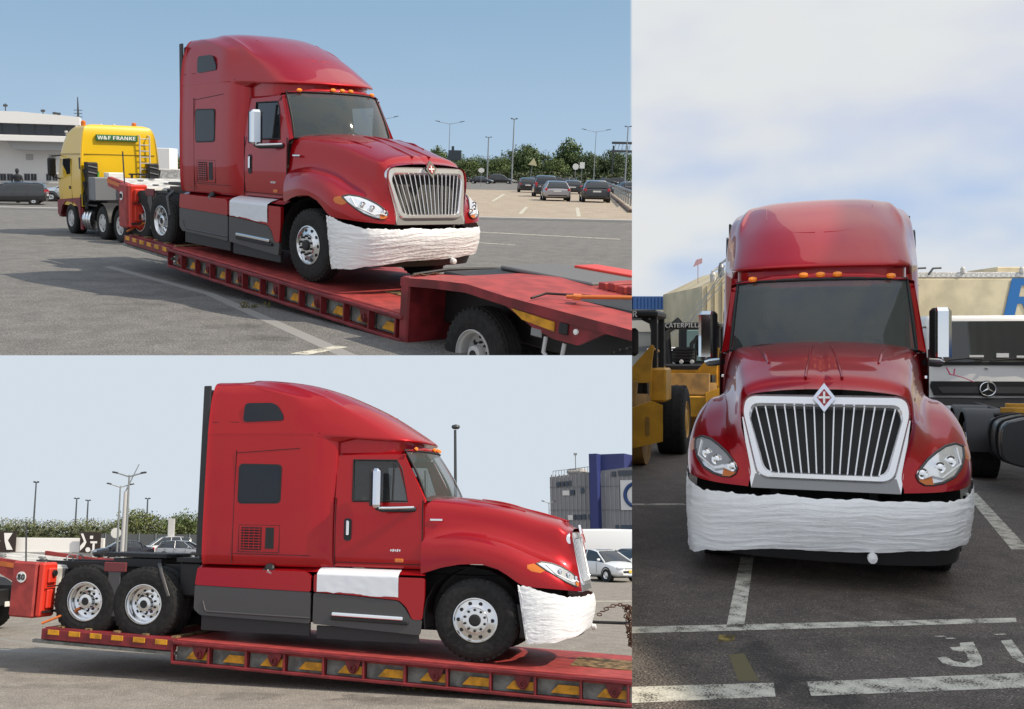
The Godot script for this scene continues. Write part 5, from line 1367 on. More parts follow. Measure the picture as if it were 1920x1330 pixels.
# ================= the scene =================
func sky_image() -> Image:
	var w := 1024; var h := 512
	var f := FastNoiseLite.new(); f.seed = 77; f.frequency = 1.5; f.fractal_octaves = 5; f.noise_type = FastNoiseLite.TYPE_SIMPLEX_SMOOTH
	var clear := Image.create_empty(w, h, false, Image.FORMAT_RGBF)
	var cloudy := Image.create_empty(w, h, false, Image.FORMAT_RGBF)
	var haze := Color(0.655, 0.705, 0.835)
	for j in h:
		var el := (0.5 - (j + 0.5) / h) * PI
		for i in w:
			if el < 0.0:
				clear.set_pixel(i, j, haze); cloudy.set_pixel(i, j, haze); continue
			var az := TAU * (i + 0.5) / w
			var d := Vector3(sin(az) * cos(el), sin(el), -cos(az) * cos(el))
			var deg := rad_to_deg(el)
			var c := Color(0.45, 0.60, 0.75).lerp(Color(0.40, 0.55, 0.72), smoothstep(8.0, 13.0, deg)).lerp(Color(0.29, 0.455, 0.64), smoothstep(11.0, 20.0, deg)).lerp(Color(0.16, 0.30, 0.52), smoothstep(20.0, 70.0, deg))
			var n1 := f.get_noise_3d(d.x * 0.9, d.y * 2.2, d.z * 0.9)
			c = c.lerp(Color(0.55, 0.66, 0.78), clampf(n1 * 0.5, 0, 0.25))
			clear.set_pixel(i, j, c)
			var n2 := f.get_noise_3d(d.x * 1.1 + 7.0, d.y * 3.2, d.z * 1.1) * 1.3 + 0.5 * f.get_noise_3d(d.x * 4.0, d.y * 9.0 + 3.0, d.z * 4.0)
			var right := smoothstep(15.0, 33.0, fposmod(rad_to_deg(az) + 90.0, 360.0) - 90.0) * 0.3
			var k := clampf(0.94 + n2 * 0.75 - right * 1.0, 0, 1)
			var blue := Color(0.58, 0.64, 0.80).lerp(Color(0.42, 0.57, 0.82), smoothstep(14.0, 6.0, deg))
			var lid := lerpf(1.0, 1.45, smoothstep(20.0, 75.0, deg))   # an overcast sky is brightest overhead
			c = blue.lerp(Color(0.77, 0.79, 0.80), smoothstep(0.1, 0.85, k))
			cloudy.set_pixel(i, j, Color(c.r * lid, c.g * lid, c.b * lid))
	var W := 4096; var H := 2048
	clear.resize(W, H, Image.INTERPOLATE_BILINEAR); cloudy.resize(W, H, Image.INTERPOLATE_BILINEAR)
	# the front drawn in one line straight ahead; behind the viewer the two skies melt into each other
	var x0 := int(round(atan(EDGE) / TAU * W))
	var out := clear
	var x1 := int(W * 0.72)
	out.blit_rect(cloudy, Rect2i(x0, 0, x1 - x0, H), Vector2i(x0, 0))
	for i in range(x1, x1 + 600, 4):
		var t := (i - x1) / 600.0
		for j in range(0, H / 2, 4):
			var c := cloudy.get_pixel(i, j).lerp(clear.get_pixel(i, j), t)
			out.fill_rect(Rect2i(i, j, 4, 4), c)
	return out

func _ready() -> void:
	rng.seed = 1
	var cam := Camera3D.new(); cam.name = "camera"
	cam.projection = Camera3D.PROJECTION_FRUSTUM
	cam.near = 0.1; cam.far = 12000.0; cam.keep_aspect = Camera3D.KEEP_HEIGHT
	cam.size = 0.1 * 1330.0 / 1900.0
	cam.frustum_offset = Vector2(240.0, 0.0) / 1900.0 * 0.1
	add_child(cam)
	var env := Environment.new()
	env.background_mode = Environment.BG_SKY
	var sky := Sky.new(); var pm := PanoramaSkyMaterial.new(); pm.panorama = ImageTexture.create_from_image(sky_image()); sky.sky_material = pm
	env.sky = sky; env.tonemap_mode = Environment.TONE_MAPPER_LINEAR; env.tonemap_exposure = 1.0
	env.sdfgi_enabled = true; env.ssao_enabled = true; env.ssil_enabled = true
	var we := WorldEnvironment.new(); we.name = "environment"; we.environment = env; add_child(we)
	var sun := DirectionalLight3D.new(); sun.name = "sun"
	sun.light_energy = 1.35; sun.light_color = Color(1.0, 0.95, 0.87); sun.light_angular_distance = 0.5; sun.shadow_enabled = true
	sun.basis = Basis.looking_at(-Vector3(0.67, 0.707, 0.225), Vector3.UP)
	add_child(sun)

	var K := 12.0
	var bases := [Basis(V(0.999777, -0.021103, 0), V(0.020765, 0.983769, 0.178234), V(-0.003761, -0.178194, 0.983988)), Basis(V(0.999973, -0.007352, 0), V(0.007242, 0.984961, -0.172627), V(0.001269, 0.172623, 0.984987)), Basis()]
	var eye := [2.0367, 2.2003, 2.1794]
	for c in 3:
		var k := 1.0 if c == 1 else K
		PLACE.append(Transform3D(bases[c].orthonormalized() * Basis().scaled(Vector3.ONE * k), -bases[c].y.normalized() * eye[c] * k))
	make_materials()
	quay_setting(); road_setting(); dock_setting()
	vehicles()
	quay_things(); road_things(); dock_things()
	trim_all()

# ---------------- settings
func strip(called: String, place: int, p: Array, y: float, m: Material, label := "", cat := "") -> void:   # painted or laid flat shape, corners as [x, z]
	var g := Geo.new()
	var q := []
	for e in p: q.append(Vector2(e[0], -e[1]))
	var ix := Geometry2D.triangulate_polygon(PackedVector2Array(q))
	for i in range(0, ix.size(), 3):
		var t := []
		for k in 3: t.append(V(q[ix[i + k]].x, y, -q[ix[i + k]].y))
		g.tri(t[0], t[1], t[2], Vector3.UP, Vector3.UP, Vector3.UP)
	single(called, place, Transform3D(), g, m, label, cat, "", "structure")

func quay_setting() -> void:
	ground("ground", 0, -160, 160, -8, -420, 0.0, M.tar, 90, 150, 31, 0.16, 0.1, [[-4.5, -19, 2.5, 1.6, 0.82], [-3.0, -16.0, 1.6, 1.2, 0.85], [-6.0, -20.5, 2.0, 1.0, 0.85]])
	# paved car park behind a kerb
	var rows := []
	ground("car_park", 0, -10, 110, -46, -121, 0.10, M.paving, 50, 60, 32, 0.10, 0.15)
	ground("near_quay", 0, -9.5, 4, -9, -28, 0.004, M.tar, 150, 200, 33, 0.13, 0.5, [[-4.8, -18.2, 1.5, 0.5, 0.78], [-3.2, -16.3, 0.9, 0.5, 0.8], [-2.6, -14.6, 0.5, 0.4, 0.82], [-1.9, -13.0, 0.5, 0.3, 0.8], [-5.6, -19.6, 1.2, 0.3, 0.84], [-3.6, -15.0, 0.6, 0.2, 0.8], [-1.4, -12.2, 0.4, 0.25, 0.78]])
	var g := Geo.new()
	g.box(V(46, 0.05, -45.9), V(130, 0.12, 0.2), Basis(), 0.02)
	single("kerb", 0, at(0, 0, 0, -0.0), g, M.shadegrey, "", "", "", "structure")
	for q in [[[3.1, -35.6], [7.6, -33.1], [7.62, -33.35], [3.1, -35.9]], [[2.4, -30.3], [3.7, -29.4], [3.75, -29.55], [2.4, -30.5]]]: strip("road_marking", 0, q, 0.006, M.line)
	for q in [[[7.3, -72], [7.5, -72], [11.3, -98], [11.0, -98]], [[6.4, -50], [6.6, -50], [8.4, -61], [8.2, -61]], [[9.0, -48.5], [9.2, -48.5], [11.6, -62], [11.4, -62]], [[15.2, -61], [15.4, -60.6], [13.4, -48], [13.2, -48.4]], [[17.0, -75], [17.25, -75], [15.9, -66], [15.7, -66]]]: strip("bay_marking", 0, q, 0.106, M.line)
	strip("road_marking", 0, [[-1.05, -11.15], [-0.55, -11.75], [-0.42, -11.65], [-0.85, -11.1]], 0.006, M.line)
	# pale gutter line that runs beside the trailer
	strip("gutter", 0, [[-0.28, -10.6], [-0.05, -10.6], [-2.75, -16.4], [-5.6, -20.7], [-5.75, -20.55], [-2.95, -16.4]], 0.005, mat(0.26, 0.255, 0.245, 0.8))

func road_setting() -> void:
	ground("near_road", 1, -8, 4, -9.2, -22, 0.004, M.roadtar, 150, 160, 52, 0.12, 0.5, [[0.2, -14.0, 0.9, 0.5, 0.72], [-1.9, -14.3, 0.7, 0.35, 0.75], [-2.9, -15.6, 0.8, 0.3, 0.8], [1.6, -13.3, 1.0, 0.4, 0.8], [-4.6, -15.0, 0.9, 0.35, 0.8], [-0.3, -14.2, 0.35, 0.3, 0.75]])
	ground("road_surface", 1, -150, 150, -9, -420, 0.0, M.roadtar, 80, 150, 51, 0.14, 0.12)
	strip("road_marking", 1, [[6.9, -34], [9.8, -34.6], [9.8, -35.0], [6.9, -34.4]], 0.006, M.line)
	strip("grass_verge", 1, [[-21.0, -84], [-18.0, -86], [-17.8, -92], [-22.0, -90]], 0.01, mat(0.14, 0.15, 0.05, 0.9))
	strip("gutter", 1, [[-9.0, -22.2], [-4.5, -18.5], [0.5, -15.6], [4.0, -13.4], [4.0, -13.55], [0.5, -15.72], [-4.5, -18.62], [-9.0, -22.4]], 0.005, mat(0.26, 0.255, 0.245, 0.8))
	strip("paving_edge", 1, [[-7.4, -19.7], [-6.0, -19.3], [-5.6, -18.9], [-7.0, -19.0]], 0.006, mat(0.26, 0.255, 0.245, 0.8))

func dock_setting() -> void:
	ground("dock_surface", 2, -6, 60, -5.5, -220, 0.0, M.darktar, 90, 140, 71, 0.22, 0.35)
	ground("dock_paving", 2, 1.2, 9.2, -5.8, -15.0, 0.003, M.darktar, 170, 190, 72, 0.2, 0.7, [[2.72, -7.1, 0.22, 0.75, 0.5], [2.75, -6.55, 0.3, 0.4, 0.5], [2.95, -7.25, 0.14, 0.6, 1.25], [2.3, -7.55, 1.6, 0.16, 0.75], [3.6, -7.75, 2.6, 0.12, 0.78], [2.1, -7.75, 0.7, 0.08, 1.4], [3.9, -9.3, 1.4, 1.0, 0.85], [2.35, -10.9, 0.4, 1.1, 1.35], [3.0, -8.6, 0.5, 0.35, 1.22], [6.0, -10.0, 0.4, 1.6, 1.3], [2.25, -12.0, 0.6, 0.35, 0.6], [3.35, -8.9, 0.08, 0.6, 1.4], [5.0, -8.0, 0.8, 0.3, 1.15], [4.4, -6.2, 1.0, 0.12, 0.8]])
	for q in [
		[[1.5, -7.86], [1.5, -8.05], [3.3, -8.2], [5.22, -8.37], [5.14, -8.23], [3.3, -8.03]],
		[[1.4, -6.3], [1.4, -6.61], [2.58, -6.71], [2.49, -6.44]],
		[[2.72, -6.45], [2.81, -6.73], [4.6, -6.95], [4.6, -6.66]],
		[[3.98, -10.9], [3.84, -10.9], [2.727, -8.072], [2.868, -8.072]],
		[[9.3, -15.9], [9.12, -15.9], [7.0, -11.3], [7.2, -11.3]],
		[[2.6, -14.6], [4.40, -14.65], [4.36, -14.8], [2.6, -14.75]]]:
		strip("painted_line", 2, q, 0.005, M.line)
	strip("painted_line", 2, [[2.60, -7.86], [2.73, -7.86], [2.65, -7.68], [2.53, -7.68]], 0.004, M.lineyellow)
	strip("painted_line", 2, [[2.50, -7.35], [2.62, -7.37], [2.5, -6.75], [2.36, -6.75]], 0.004, mat(0.13, 0.11, 0.05, 0.8))
	strip("bay_letter", 2, [[3.938, -7.14], [3.968, -7.07], [4.098, -7.04], [4.194, -7.10], [4.286, -7.265], [4.46, -7.668], [4.343, -7.64], [4.29, -7.54], [4.20, -7.52], [4.18, -7.43], [4.25, -7.41], [4.16, -7.20], [4.09, -7.135], [4.04, -7.19], [4.05, -7.29], [3.97, -7.27]], 0.005, M.line)
	strip("bay_letter", 2, [[4.687, -7.697], [4.786, -7.726], [4.60, -7.27], [4.62, -7.17], [4.75, -7.15], [4.75, -7.07], [4.58, -7.06], [4.50, -7.14], [4.50, -7.25]], 0.005, M.line)
	for q in [[[4.25, -7.83], [4.33, -7.84], [4.34, -7.81], [4.26, -7.80]], [[4.3, -7.77], [4.37, -7.78], [4.38, -7.755], [4.31, -7.745]], [[4.74, -7.88], [4.83, -7.90], [4.84, -7.87], [4.75, -7.85]]]: strip("bay_letter", 2, q, 0.005, M.line)

# ---------------- the hero vehicles
func vehicles() -> void:
	var t := make_truck()
	t.name = numbered("tractor_truck"); add_child(t)
	settle(t, 0, Transform3D(Basis(Vector3.UP, 0.5988) * Basis(Vector3.RIGHT, 0.012) * Basis().scaled(V(0.8993, 0.9658, 1.1514)), V(-0.2391, 0.46, -15.1149)))
	tag(t, "dark red tractor truck with white film on its bumper, standing corner-on on the low loader", "truck", "red tractor trucks")
	copy(t, 1, Transform3D(Basis(Vector3.UP, 1.2653) * Basis(Vector3.RIGHT, 0.014) * Basis().scaled(V(0.8808, 1.0423, 1.0893)), V(1.59, 0.46, -15.38)), "red tractor truck seen squarely from its right side on the red low loader")
	var front := copy(t, 2, Transform3D(Basis(Vector3.UP, -0.3918) * Basis().scaled(V(1.011, 1.133, 1.063)), V(4.636, -0.138, -10.73)), "deep red tractor truck facing straight ahead between yellow rollers and a white lorry")
	for w in front.get_children():   # this one sits low on its springs
		if String(w.name).begins_with("wheel") and not String(w.name).begins_with("wheel_arch"): w.position.y += 0.122
	var l := make_trailer(0.0)
	l.name = numbered("low_loader"); add_child(l)
	settle(l, 0, Transform3D(Basis(Vector3.UP, 0.5988) * Basis(Vector3.RIGHT, 0.038), V(-0.2391, 0.44, -15.1149)))
	tag(l, "red low loader trailer whose raised rear axles fill the front corner", "trailer", "low loaders")
	var l2 := make_trailer(-0.30)
	l2.name = numbered("low_loader"); add_child(l2)
	settle(l2, 1, Transform3D(Basis(Vector3.UP, 1.2653) * Basis(Vector3.RIGHT, 0.038), V(1.6618, 0.44, -15.38)))
	tag(l2, "red low loader trailer seen along its side with orange marker strips under the deck", "trailer", "low loaders")
	var h := make_hauler()
	h.name = numbered("heavy_hauler"); add_child(h)
	settle(h, 0, at(-6.15, 0, -27.7, 0.5988 + PI, V(0.92, 0.88, 1.0)))
	tag(h, "bright yellow heavy haulage tractor with a ladder and green name board on its rear wall", "truck", "yellow haulers")
	copy(h, 1, at(-9.2, 0, -22.6, 1.2653 + PI), "dark tail of a haulage tractor at the left edge, under the gooseneck")

# ---------------- quay
func window_row(p: Node, x0: float, x1: float, y0: float, y1: float, z: float, n: int, gap := 0.1) -> void:
	for i in n:
		var w := (x1 - x0) / n
		var g := Geo.new(); g.box(V(x0 + (i + 0.5) * w, (y0 + y1) / 2, z + 0.03), V(w * (1.0 - gap), y1 - y0, 0.06), Basis(), 0.01)
		var f := part("window", g, M.frame, p)
		for s in 2:
			g = Geo.new(); g.box(V(x0 + (i + 0.5) * w + (s - 0.5) * w * (1.0 - gap) * 0.48, (y0 + y1) / 2, z + 0.06), V(w * (1.0 - gap) * 0.42, (y1 - y0) * 0.84, 0.03)); part("pane", g, M.winglass, f)

func quay_things() -> void:
	# white terminal building
	var b := thing("terminal_building", 0, at(-33.5, 0, -112, 0.26) * at(33.5, 0, 0), "white terminal building with a dark ribbon window storey overhanging its facade", "building")
	var g := Geo.new(); g.box(V(-52, 2.0, -7), V(36, 4.6, 14)); var wall := part("wall", g, M.whitewall, b)
	g = Geo.new()
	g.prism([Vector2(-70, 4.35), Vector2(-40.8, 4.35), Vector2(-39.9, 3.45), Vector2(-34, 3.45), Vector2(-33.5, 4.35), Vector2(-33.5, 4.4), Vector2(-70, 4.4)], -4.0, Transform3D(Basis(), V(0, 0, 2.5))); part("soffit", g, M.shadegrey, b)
	g = Geo.new(); g.box(V(-52, 4.62, -5), V(37.2, 0.62, 16.5), Basis(), 0.03); part("cornice", g, M.whitewall, b)
	g = Geo.new(); g.box(V(-52, 5.55, -5), V(36.4, 1.35, 15.6)); part("upper_wall", g, mat(0.06, 0.065, 0.075, 0.4), b)
	for i in 22:
		g = Geo.new(); g.box(V(-69.4 + i * 1.62, 5.55, 2.86), V(1.45, 1.15, 0.08), Basis(), 0.02); part("ribbon_window", g, M.winglass, b)
	g = Geo.new(); g.prism([Vector2(-70.5, 6.15), Vector2(-33.3, 6.1), Vector2(-33.3, 6.95), Vector2(-39.5, 7.3), Vector2(-70.5, 7.25)], -16.6, Transform3D(Basis(), V(0, 0, 3.4))); part("parapet", g, M.whitewall, b)
	for x in [-38.98, -36.65, -34.6]:
		g = Geo.new(); g.box(V(x + 0.3, 2.72, 0.03), V(0.75, 0.62, 0.08), Basis(), 0.01); part("small_window", g, M.frame, b)
	window_row(b, -42.5, -40.4, 0.15, 0.95, 0.0, 3); window_row(b, -39.35, -38.0, 0.2, 1.0, 0.0, 2, 0.08); window_row(b, -37.1, -35.2, 0.22, 1.02, 0.0, 3, 0.08)
	for q in [[-41.0, 7.2, 1.1], [-37.2, 7.1, 0.7], [-36.0, 7.0, 0.55], [-35.6, 7.0, 0.5]]:
		g = Geo.new(); g.tube([V(q[0], q[1], -1), V(q[0], q[1] + q[2], -1)], 0.06, 6); g.box(V(q[0], q[1] + q[2] * 0.8, -1), V(0.45, 0.25, 0.3), Basis(), 0.04); part("roof_antenna", g, M.darkpole, b)
	g = Geo.new(); g.tube([V(-33.6, 6.9, -2), V(-33.6, 9.3, -2)], [0.16, 0.05], 6)
	for k in 3: g.box(V(-33.6, 7.2 + k * 0.35, -2), V(0.9, 0.07, 0.07))
	part("roof_mast", g, M.darkpole, b)
	# white cabin behind the hauler
	b = thing("white_cabin", 0, at(-23.2, 0, -106), "plain white cabin behind the right side of the yellow hauler", "cabin")
	g = Geo.new(); g.box(V(0, 1.9, 0), V(2.3, 3.9, 4), Basis(), 0.04); part("wall", g, M.whitewall, b)
	g = Geo.new(); g.tube([V(-0.4, 3.8, 2.1), V(-0.4, 0, 2.1)], 0.05, 6); part("downpipe", g, M.pole, b)
	# low grey wall and lorry bed behind the gooseneck
	g = Geo.new(); g.box(V(0, 0.75, 0), V(7, 1.5, 2.4), Basis(), 0.05)
	single("white_flatbed", 0, at(-16.8, 0.35, -80), g, M.beam, "long white flat platform standing behind the gooseneck", "trailer")
	# cars
	var black := mat(0.026, 0.026, 0.03, 0.2, 0.2); var navy := mat(0.018, 0.02, 0.032, 0.22, 0.4); var silver := mat(0.38, 0.36, 0.38, 0.3, 0.6); var pale := mat(0.5, 0.55, 0.6, 0.3, 0.4); var white := mat(0.78, 0.79, 0.8, 0.25)
	for m in [black, navy, silver, pale, white]: m.clearcoat_enabled = true; m.clearcoat = 1.0; m.clearcoat_roughness = 0.05
	var est := make_car(black, "estate"); est.name = numbered("parked_car"); add_child(est)
	settle(est, 0, at(-19.0, 0, -51.6, -1.35, V(0.8, 0.66, 0.78))); tag(est, "black estate car parked side-on in front of the white terminal", "car", "cars on the quay")
	var hatch := make_car(silver, "hatch"); hatch.name = numbered("parked_car"); add_child(hatch)
	settle(hatch, 0, at(12.75, 0.1, -78.0, PI - 0.08, V(1.15, 1.0, 1.0))); tag(hatch, "silver hatchback seen from behind, nearest car in the bays", "car", "cars on the quay")
	var sal := make_car(navy, "saloon"); sal.name = numbered("parked_car"); add_child(sal)
	settle(sal, 0, at(35.5, 0.0, -212, 1.2, Vector3.ONE * 1.05)); tag(sal, "dark saloon at the far right before the tall poplars", "car", "cars on the quay")
	var dh := make_car(black, "hatch"); dh.name = numbered("parked_car"); add_child(dh)
	settle(dh, 0, at(15.35, 0.1, -76.0, PI - 0.12, V(1.15, 1.08, 1.0))); tag(dh, "black hatchback seen from behind beside the low kerb on the right", "car", "cars on the quay")
	var wc := make_car(pale, "saloon"); wc.name = numbered("parked_car"); add_child(wc)
	settle(wc, 0, at(-17.3, 0, -57.5, -1.4, V(1, 0.85, 1))); tag(wc, "pale blue car half hidden behind the hauler's cab", "car", "cars on the quay")
	copy(dh, 0, at(15.1, 0.1, -111, PI - 0.1, V(1.15, 1.05, 1)), "dark hatchback seen from behind, left of the tall dark van", "parked_car")
	copy(est, 0, at(14.0, 0.1, -91.5, PI - 0.1, V(1.2, 1.08, 1)), "tall dark estate car directly behind the silver hatchback", "parked_car")
	copy(dh, 0, at(19.2, 0.1, -107, PI - 0.12, V(1.1, 0.95, 1)), "dark car mostly hidden behind the black hatchback", "parked_car")
	copy(sal, 0, at(18.2, 0, -200, 1.3), "dark saloon furthest left in the far row by the grille", "parked_car")
	copy(est, 0, at(23.2, 0, -210, 1.25, Vector3.ONE * 1.1), "dark estate car second from the left in the far row", "parked_car")
	copy(sal, 0, at(29.5, 0, -205, 1.3, Vector3.ONE * 1.1), "dark saloon behind the leaning yellow sign in the far row", "parked_car")
	copy(sal, 0, at(46.0, 0, -216, 1.25, Vector3.ONE * 1.1), "dark saloon between the round sign and the right edge", "parked_car")
	copy(est, 0, at(50.5, 0, -222, 1.25), "dark estate car at the very right of the far row", "parked_car")
	copy(hatch, 0, at(40.0, 0, -224, 1.3), "silver car behind the lamp post in the far row", "parked_car")
	copy(sal, 0, at(26.6, 0.0, -112, 1.9), "dark car beyond the guard rail at the right edge", "parked_car")
	# person beside the black car
	g = Geo.new()
	var rows := []
	for q in [[0.0, 0.10, 0.12], [0.45, 0.13, 0.12], [0.85, 0.19, 0.14], [1.1, 0.17, 0.12], [1.4, 0.23, 0.13], [1.48, 0.1, 0.08], [1.53, 0.065, 0.07], [1.6, 0.09, 0.1], [1.7, 0.095, 0.11], [1.78, 0.05, 0.06]]:
		var a := PackedVector3Array()
		for k in 12: a.append(V(q[1] * cos(TAU * k / 12), q[0], q[2] * sin(TAU * k / 12)))
		rows.append(a)
	g.grid(v_smooth(rows, 3), true)
	for s in [-1, 1]: g.tube([V(0.2 * s, 1.4, 0), V(0.28 * s, 1.15, 0.02), V(0.24 * s, 0.85, 0.12)], [0.06, 0.05, 0.035], 7)
	single("person", 0, at(-19.3, 0, -53.5), g, mat(0.03, 0.03, 0.035, 0.8), "person in dark clothes standing at the left edge behind the black car", "person")
	# lamps and masts
	var d := make_double_lamp(11.3, 2.7); d.name = numbered("street_lamp"); add_child(d); settle(d, 0, at(11.75, 0, -200)); tag(d, "double-armed street lamp rising behind the grille of the red truck", "street lamp", "lamps over the quay car park")
	copy(d, 0, at(40.0, 0, -200, 0, V(1, 0.92, 1)), "double-armed street lamp before the dark trees on the right")
	copy(d, 0, at(-1.0, 0, -200, 0, V(1, 1.06, 1)), "double-armed street lamp mostly hidden by the truck's cab")
	var m := make_mast(12.4); m.name = numbered("floodlight_mast"); add_child(m); settle(m, 0, at(24.1, 0, -200)); tag(m, "tallest thin floodlight mast in the middle above the trees", "mast", "masts over the quay")
	copy(m, 0, at(19.5, 0, -202, 0, V(1, 0.72, 1)), "short thin floodlight mast left of the tallest one")
	copy(m, 0, at(46.1, 0, -200, 0, V(1, 0.92, 1)), "thin floodlight mast at the right edge beside the gantry")
	# board on a post, signs
	b = thing("dark_board", 0, at(12.75, 0, -198), "dark board on a post beside the first street lamp", "board")
	g = Geo.new(); g.box(V(0, 5.3, 0), V(2.5, 1.9, 0.3), Basis(), 0.05); g.box(V(-0.4, 6.6, 0), V(0.5, 0.8, 0.3), Basis(), 0.05); part("panel", g, mat(0.03, 0.045, 0.06, 0.6), b)
	g = Geo.new(); g.tube([V(0, 0, 0), V(0, 4.5, 0)], 0.12, 8); part("post", g, M.darkpole, b)
	var sg := make_sign(4.2, 1.3, "triangle", mat(0.55, 0.5, 0.3, 0.6), 0.12); sg.name = numbered("road_sign"); add_child(sg); settle(sg, 0, at(20.6, 0.0, -150)); tag(sg, "leaning pale yellow sign in the middle of the car park", "sign", "signs on the quay")
	var rs := make_sign(3.6, 0.9, "round", M.plate); rs.name = numbered("road_sign"); add_child(rs); settle(rs, 0, at(27.3, 0.0, -150)); tag(rs, "round white sign left of the dark cars on the right", "sign", "signs on the quay")
	copy(rs, 0, at(13.6, 0.0, -150, 0, V(1, 0.75, 1)), "small white round sign close beside the truck's grille", "road_sign")
	var qs := make_sign(3.9, 0.9, "square", M.plate); qs.name = numbered("road_sign"); add_child(qs); settle(qs, 0, at(28.6, 0.0, -152)); tag(qs, "small white square sign right of the round sign", "sign", "signs on the quay")
	# guard rail
	b = thing("guard_rail", 0, at(0, 0, 0), "grey steel guard rail running away along the right edge of the car park", "guard rail")
	var p0 := V(13.6, 0.1, -55); var p1 := V(32.0, 0.1, -150)
	g = Geo.new(); g.tube([p0 + V(0, 0.95, 0), p1 + V(0, 0.95, 0)], 0.09, 6); part("upper_rail", g, M.steel, b)
	g = Geo.new(); g.tube([p0 + V(0, 0.55, 0), p1 + V(0, 0.55, 0)], 0.05, 6); part("lower_rail", g, M.steel, b)
	for k in 24:
		g = Geo.new(); g.box(p0.lerp(p1, k / 23.0) + V(0, 0.45, 0), V(0.1, 0.95, 0.1)); part("post", g, M.pole, b)
	g = Geo.new(); g.tube([p0 + V(-0.5, 0.05, 0), p1 + V(-0.5, 0.05, 0)], 0.14, 6); single("low_kerb", 0, Transform3D(), g, mat(0.12, 0.08, 0.06, 0.8), "dark low kerb along the foot of the guard rail", "kerb")
	# steel gantry
	b = thing("steel_gantry", 0, at(52.6, 0, -228), "dark open steel gantry above the trees at the right edge", "gantry")
	g = Geo.new()
	for x in [-3.0, 0.0, 3.0]: g.box(V(x, 4.3, 0), V(0.3, 8.6, 0.3))
	part("leg", g, M.darkpole, b)
	for y in [7.4, 9.2]:
		g = Geo.new(); g.box(V(0, y, 0), V(6.6, 0.5, 1.4), Basis(), 0.04); part("platform", g, M.darkpole, b)
	g = Geo.new()
	for k in 8: g.tube([V(-3.0 + k * 0.8, 7.5, 0.6), V(-2.6 + k * 0.8, 9.1, 0.6)], 0.06, 5)
	part("brace", g, M.pole, b)
	# trees
	var tones := [Color(0.05, 0.075, 0.028), Color(0.06, 0.085, 0.03), Color(0.042, 0.062, 0.028)]
	var protos := []
	for k in 4:
		var t := make_tree([7.0, 7.0, 7.5, 9.5][k], [7.5, 6.5, 6.0, 6.2][k], 200 + k, tones[k % 3], 0.08)
		t.name = numbered("broadleaf_tree"); add_child(t); protos.append(t)
	var places := [[14.5, -238, 0, 0.95], [18.0, -232, 1, 0.82], [21.5, -236, 0, 0.85], [25.0, -231, 1, 0.88], [28.2, -236, 2, 0.95], [31.3, -232, 3, 0.88], [34.5, -236, 0, 1.05], [37.6, -231, 1, 0.86], [41.3, -236, 3, 1.04], [44.6, -232, 2, 0.95], [47.6, -236, 1, 1.02], [50.8, -233, 2, 1.02], [54.2, -236, 0, 1.06], [57.5, -234, 2, 1.05], [11.2, -234, 3, 0.8], [32.8, -245, 2, 1.15], [-22.9, -112, 1, 0.48], [-25.0, -118, 0, 0.5]]
	var names := ["wide dark green tree", "lighter green bushy tree", "slim dark tree", "tall round-topped tree"]
	var used := {}
	for i in places.size():
		var q: Array = places[i]; var k: int = q[2]
		var lab := "%s beyond the far cars, number %d from the truck's grille" % [names[k], i + 1]
		lab = names[k] + [" nearest the truck's grille", " behind the first far cars", " left of the short mast", " behind the short mast", " left of the tallest mast", " behind the tallest mast", " right of the tallest mast", " behind the tall dark estate car", " rising highest beside the second lamp", " right of the second lamp", " behind the far silver car", " left of the gantry", " under the gantry", " at the right edge below the gantry", " half hidden by the truck's hood", " further back in the middle of the row", " left of the truck's black rear trim", " behind the white cabin"][i]
		var xf := at(q[0], 0, q[1], i * 1.7, Vector3.ONE * q[3] * (1.02 if q[3] > 0.6 else 1.0))
		if not used.has(k): used[k] = true; settle(protos[k], 0, xf); tag(protos[k], lab, "tree", "trees beyond the quay car park")
		else: copy(protos[k], 0, xf, lab)
	g = leafy(9000, 50, 2.6, -0.4, 91, Color(0.05, 0.07, 0.025), 0.35)
	for i in g.v.size(): g.v[i] = V(g.v[i].x, g.v[i].y, g.v[i].z * 0.06)
	single("hedge", 0, at(38, 0, -228), g, M.leaf, "long scrubby hedge along the foot of the trees", "hedge", "", "stuff")
	var w := make_weed(3); w.name = numbered("weed_clump"); add_child(w); settle(w, 0, at(-1.92, 0.0, -14.9, 0.2, Vector3.ONE * 0.62)); tag(w, "clump of dry yellow-green weeds by the trailer's shadow edge", "weeds", "weeds by the trailers")

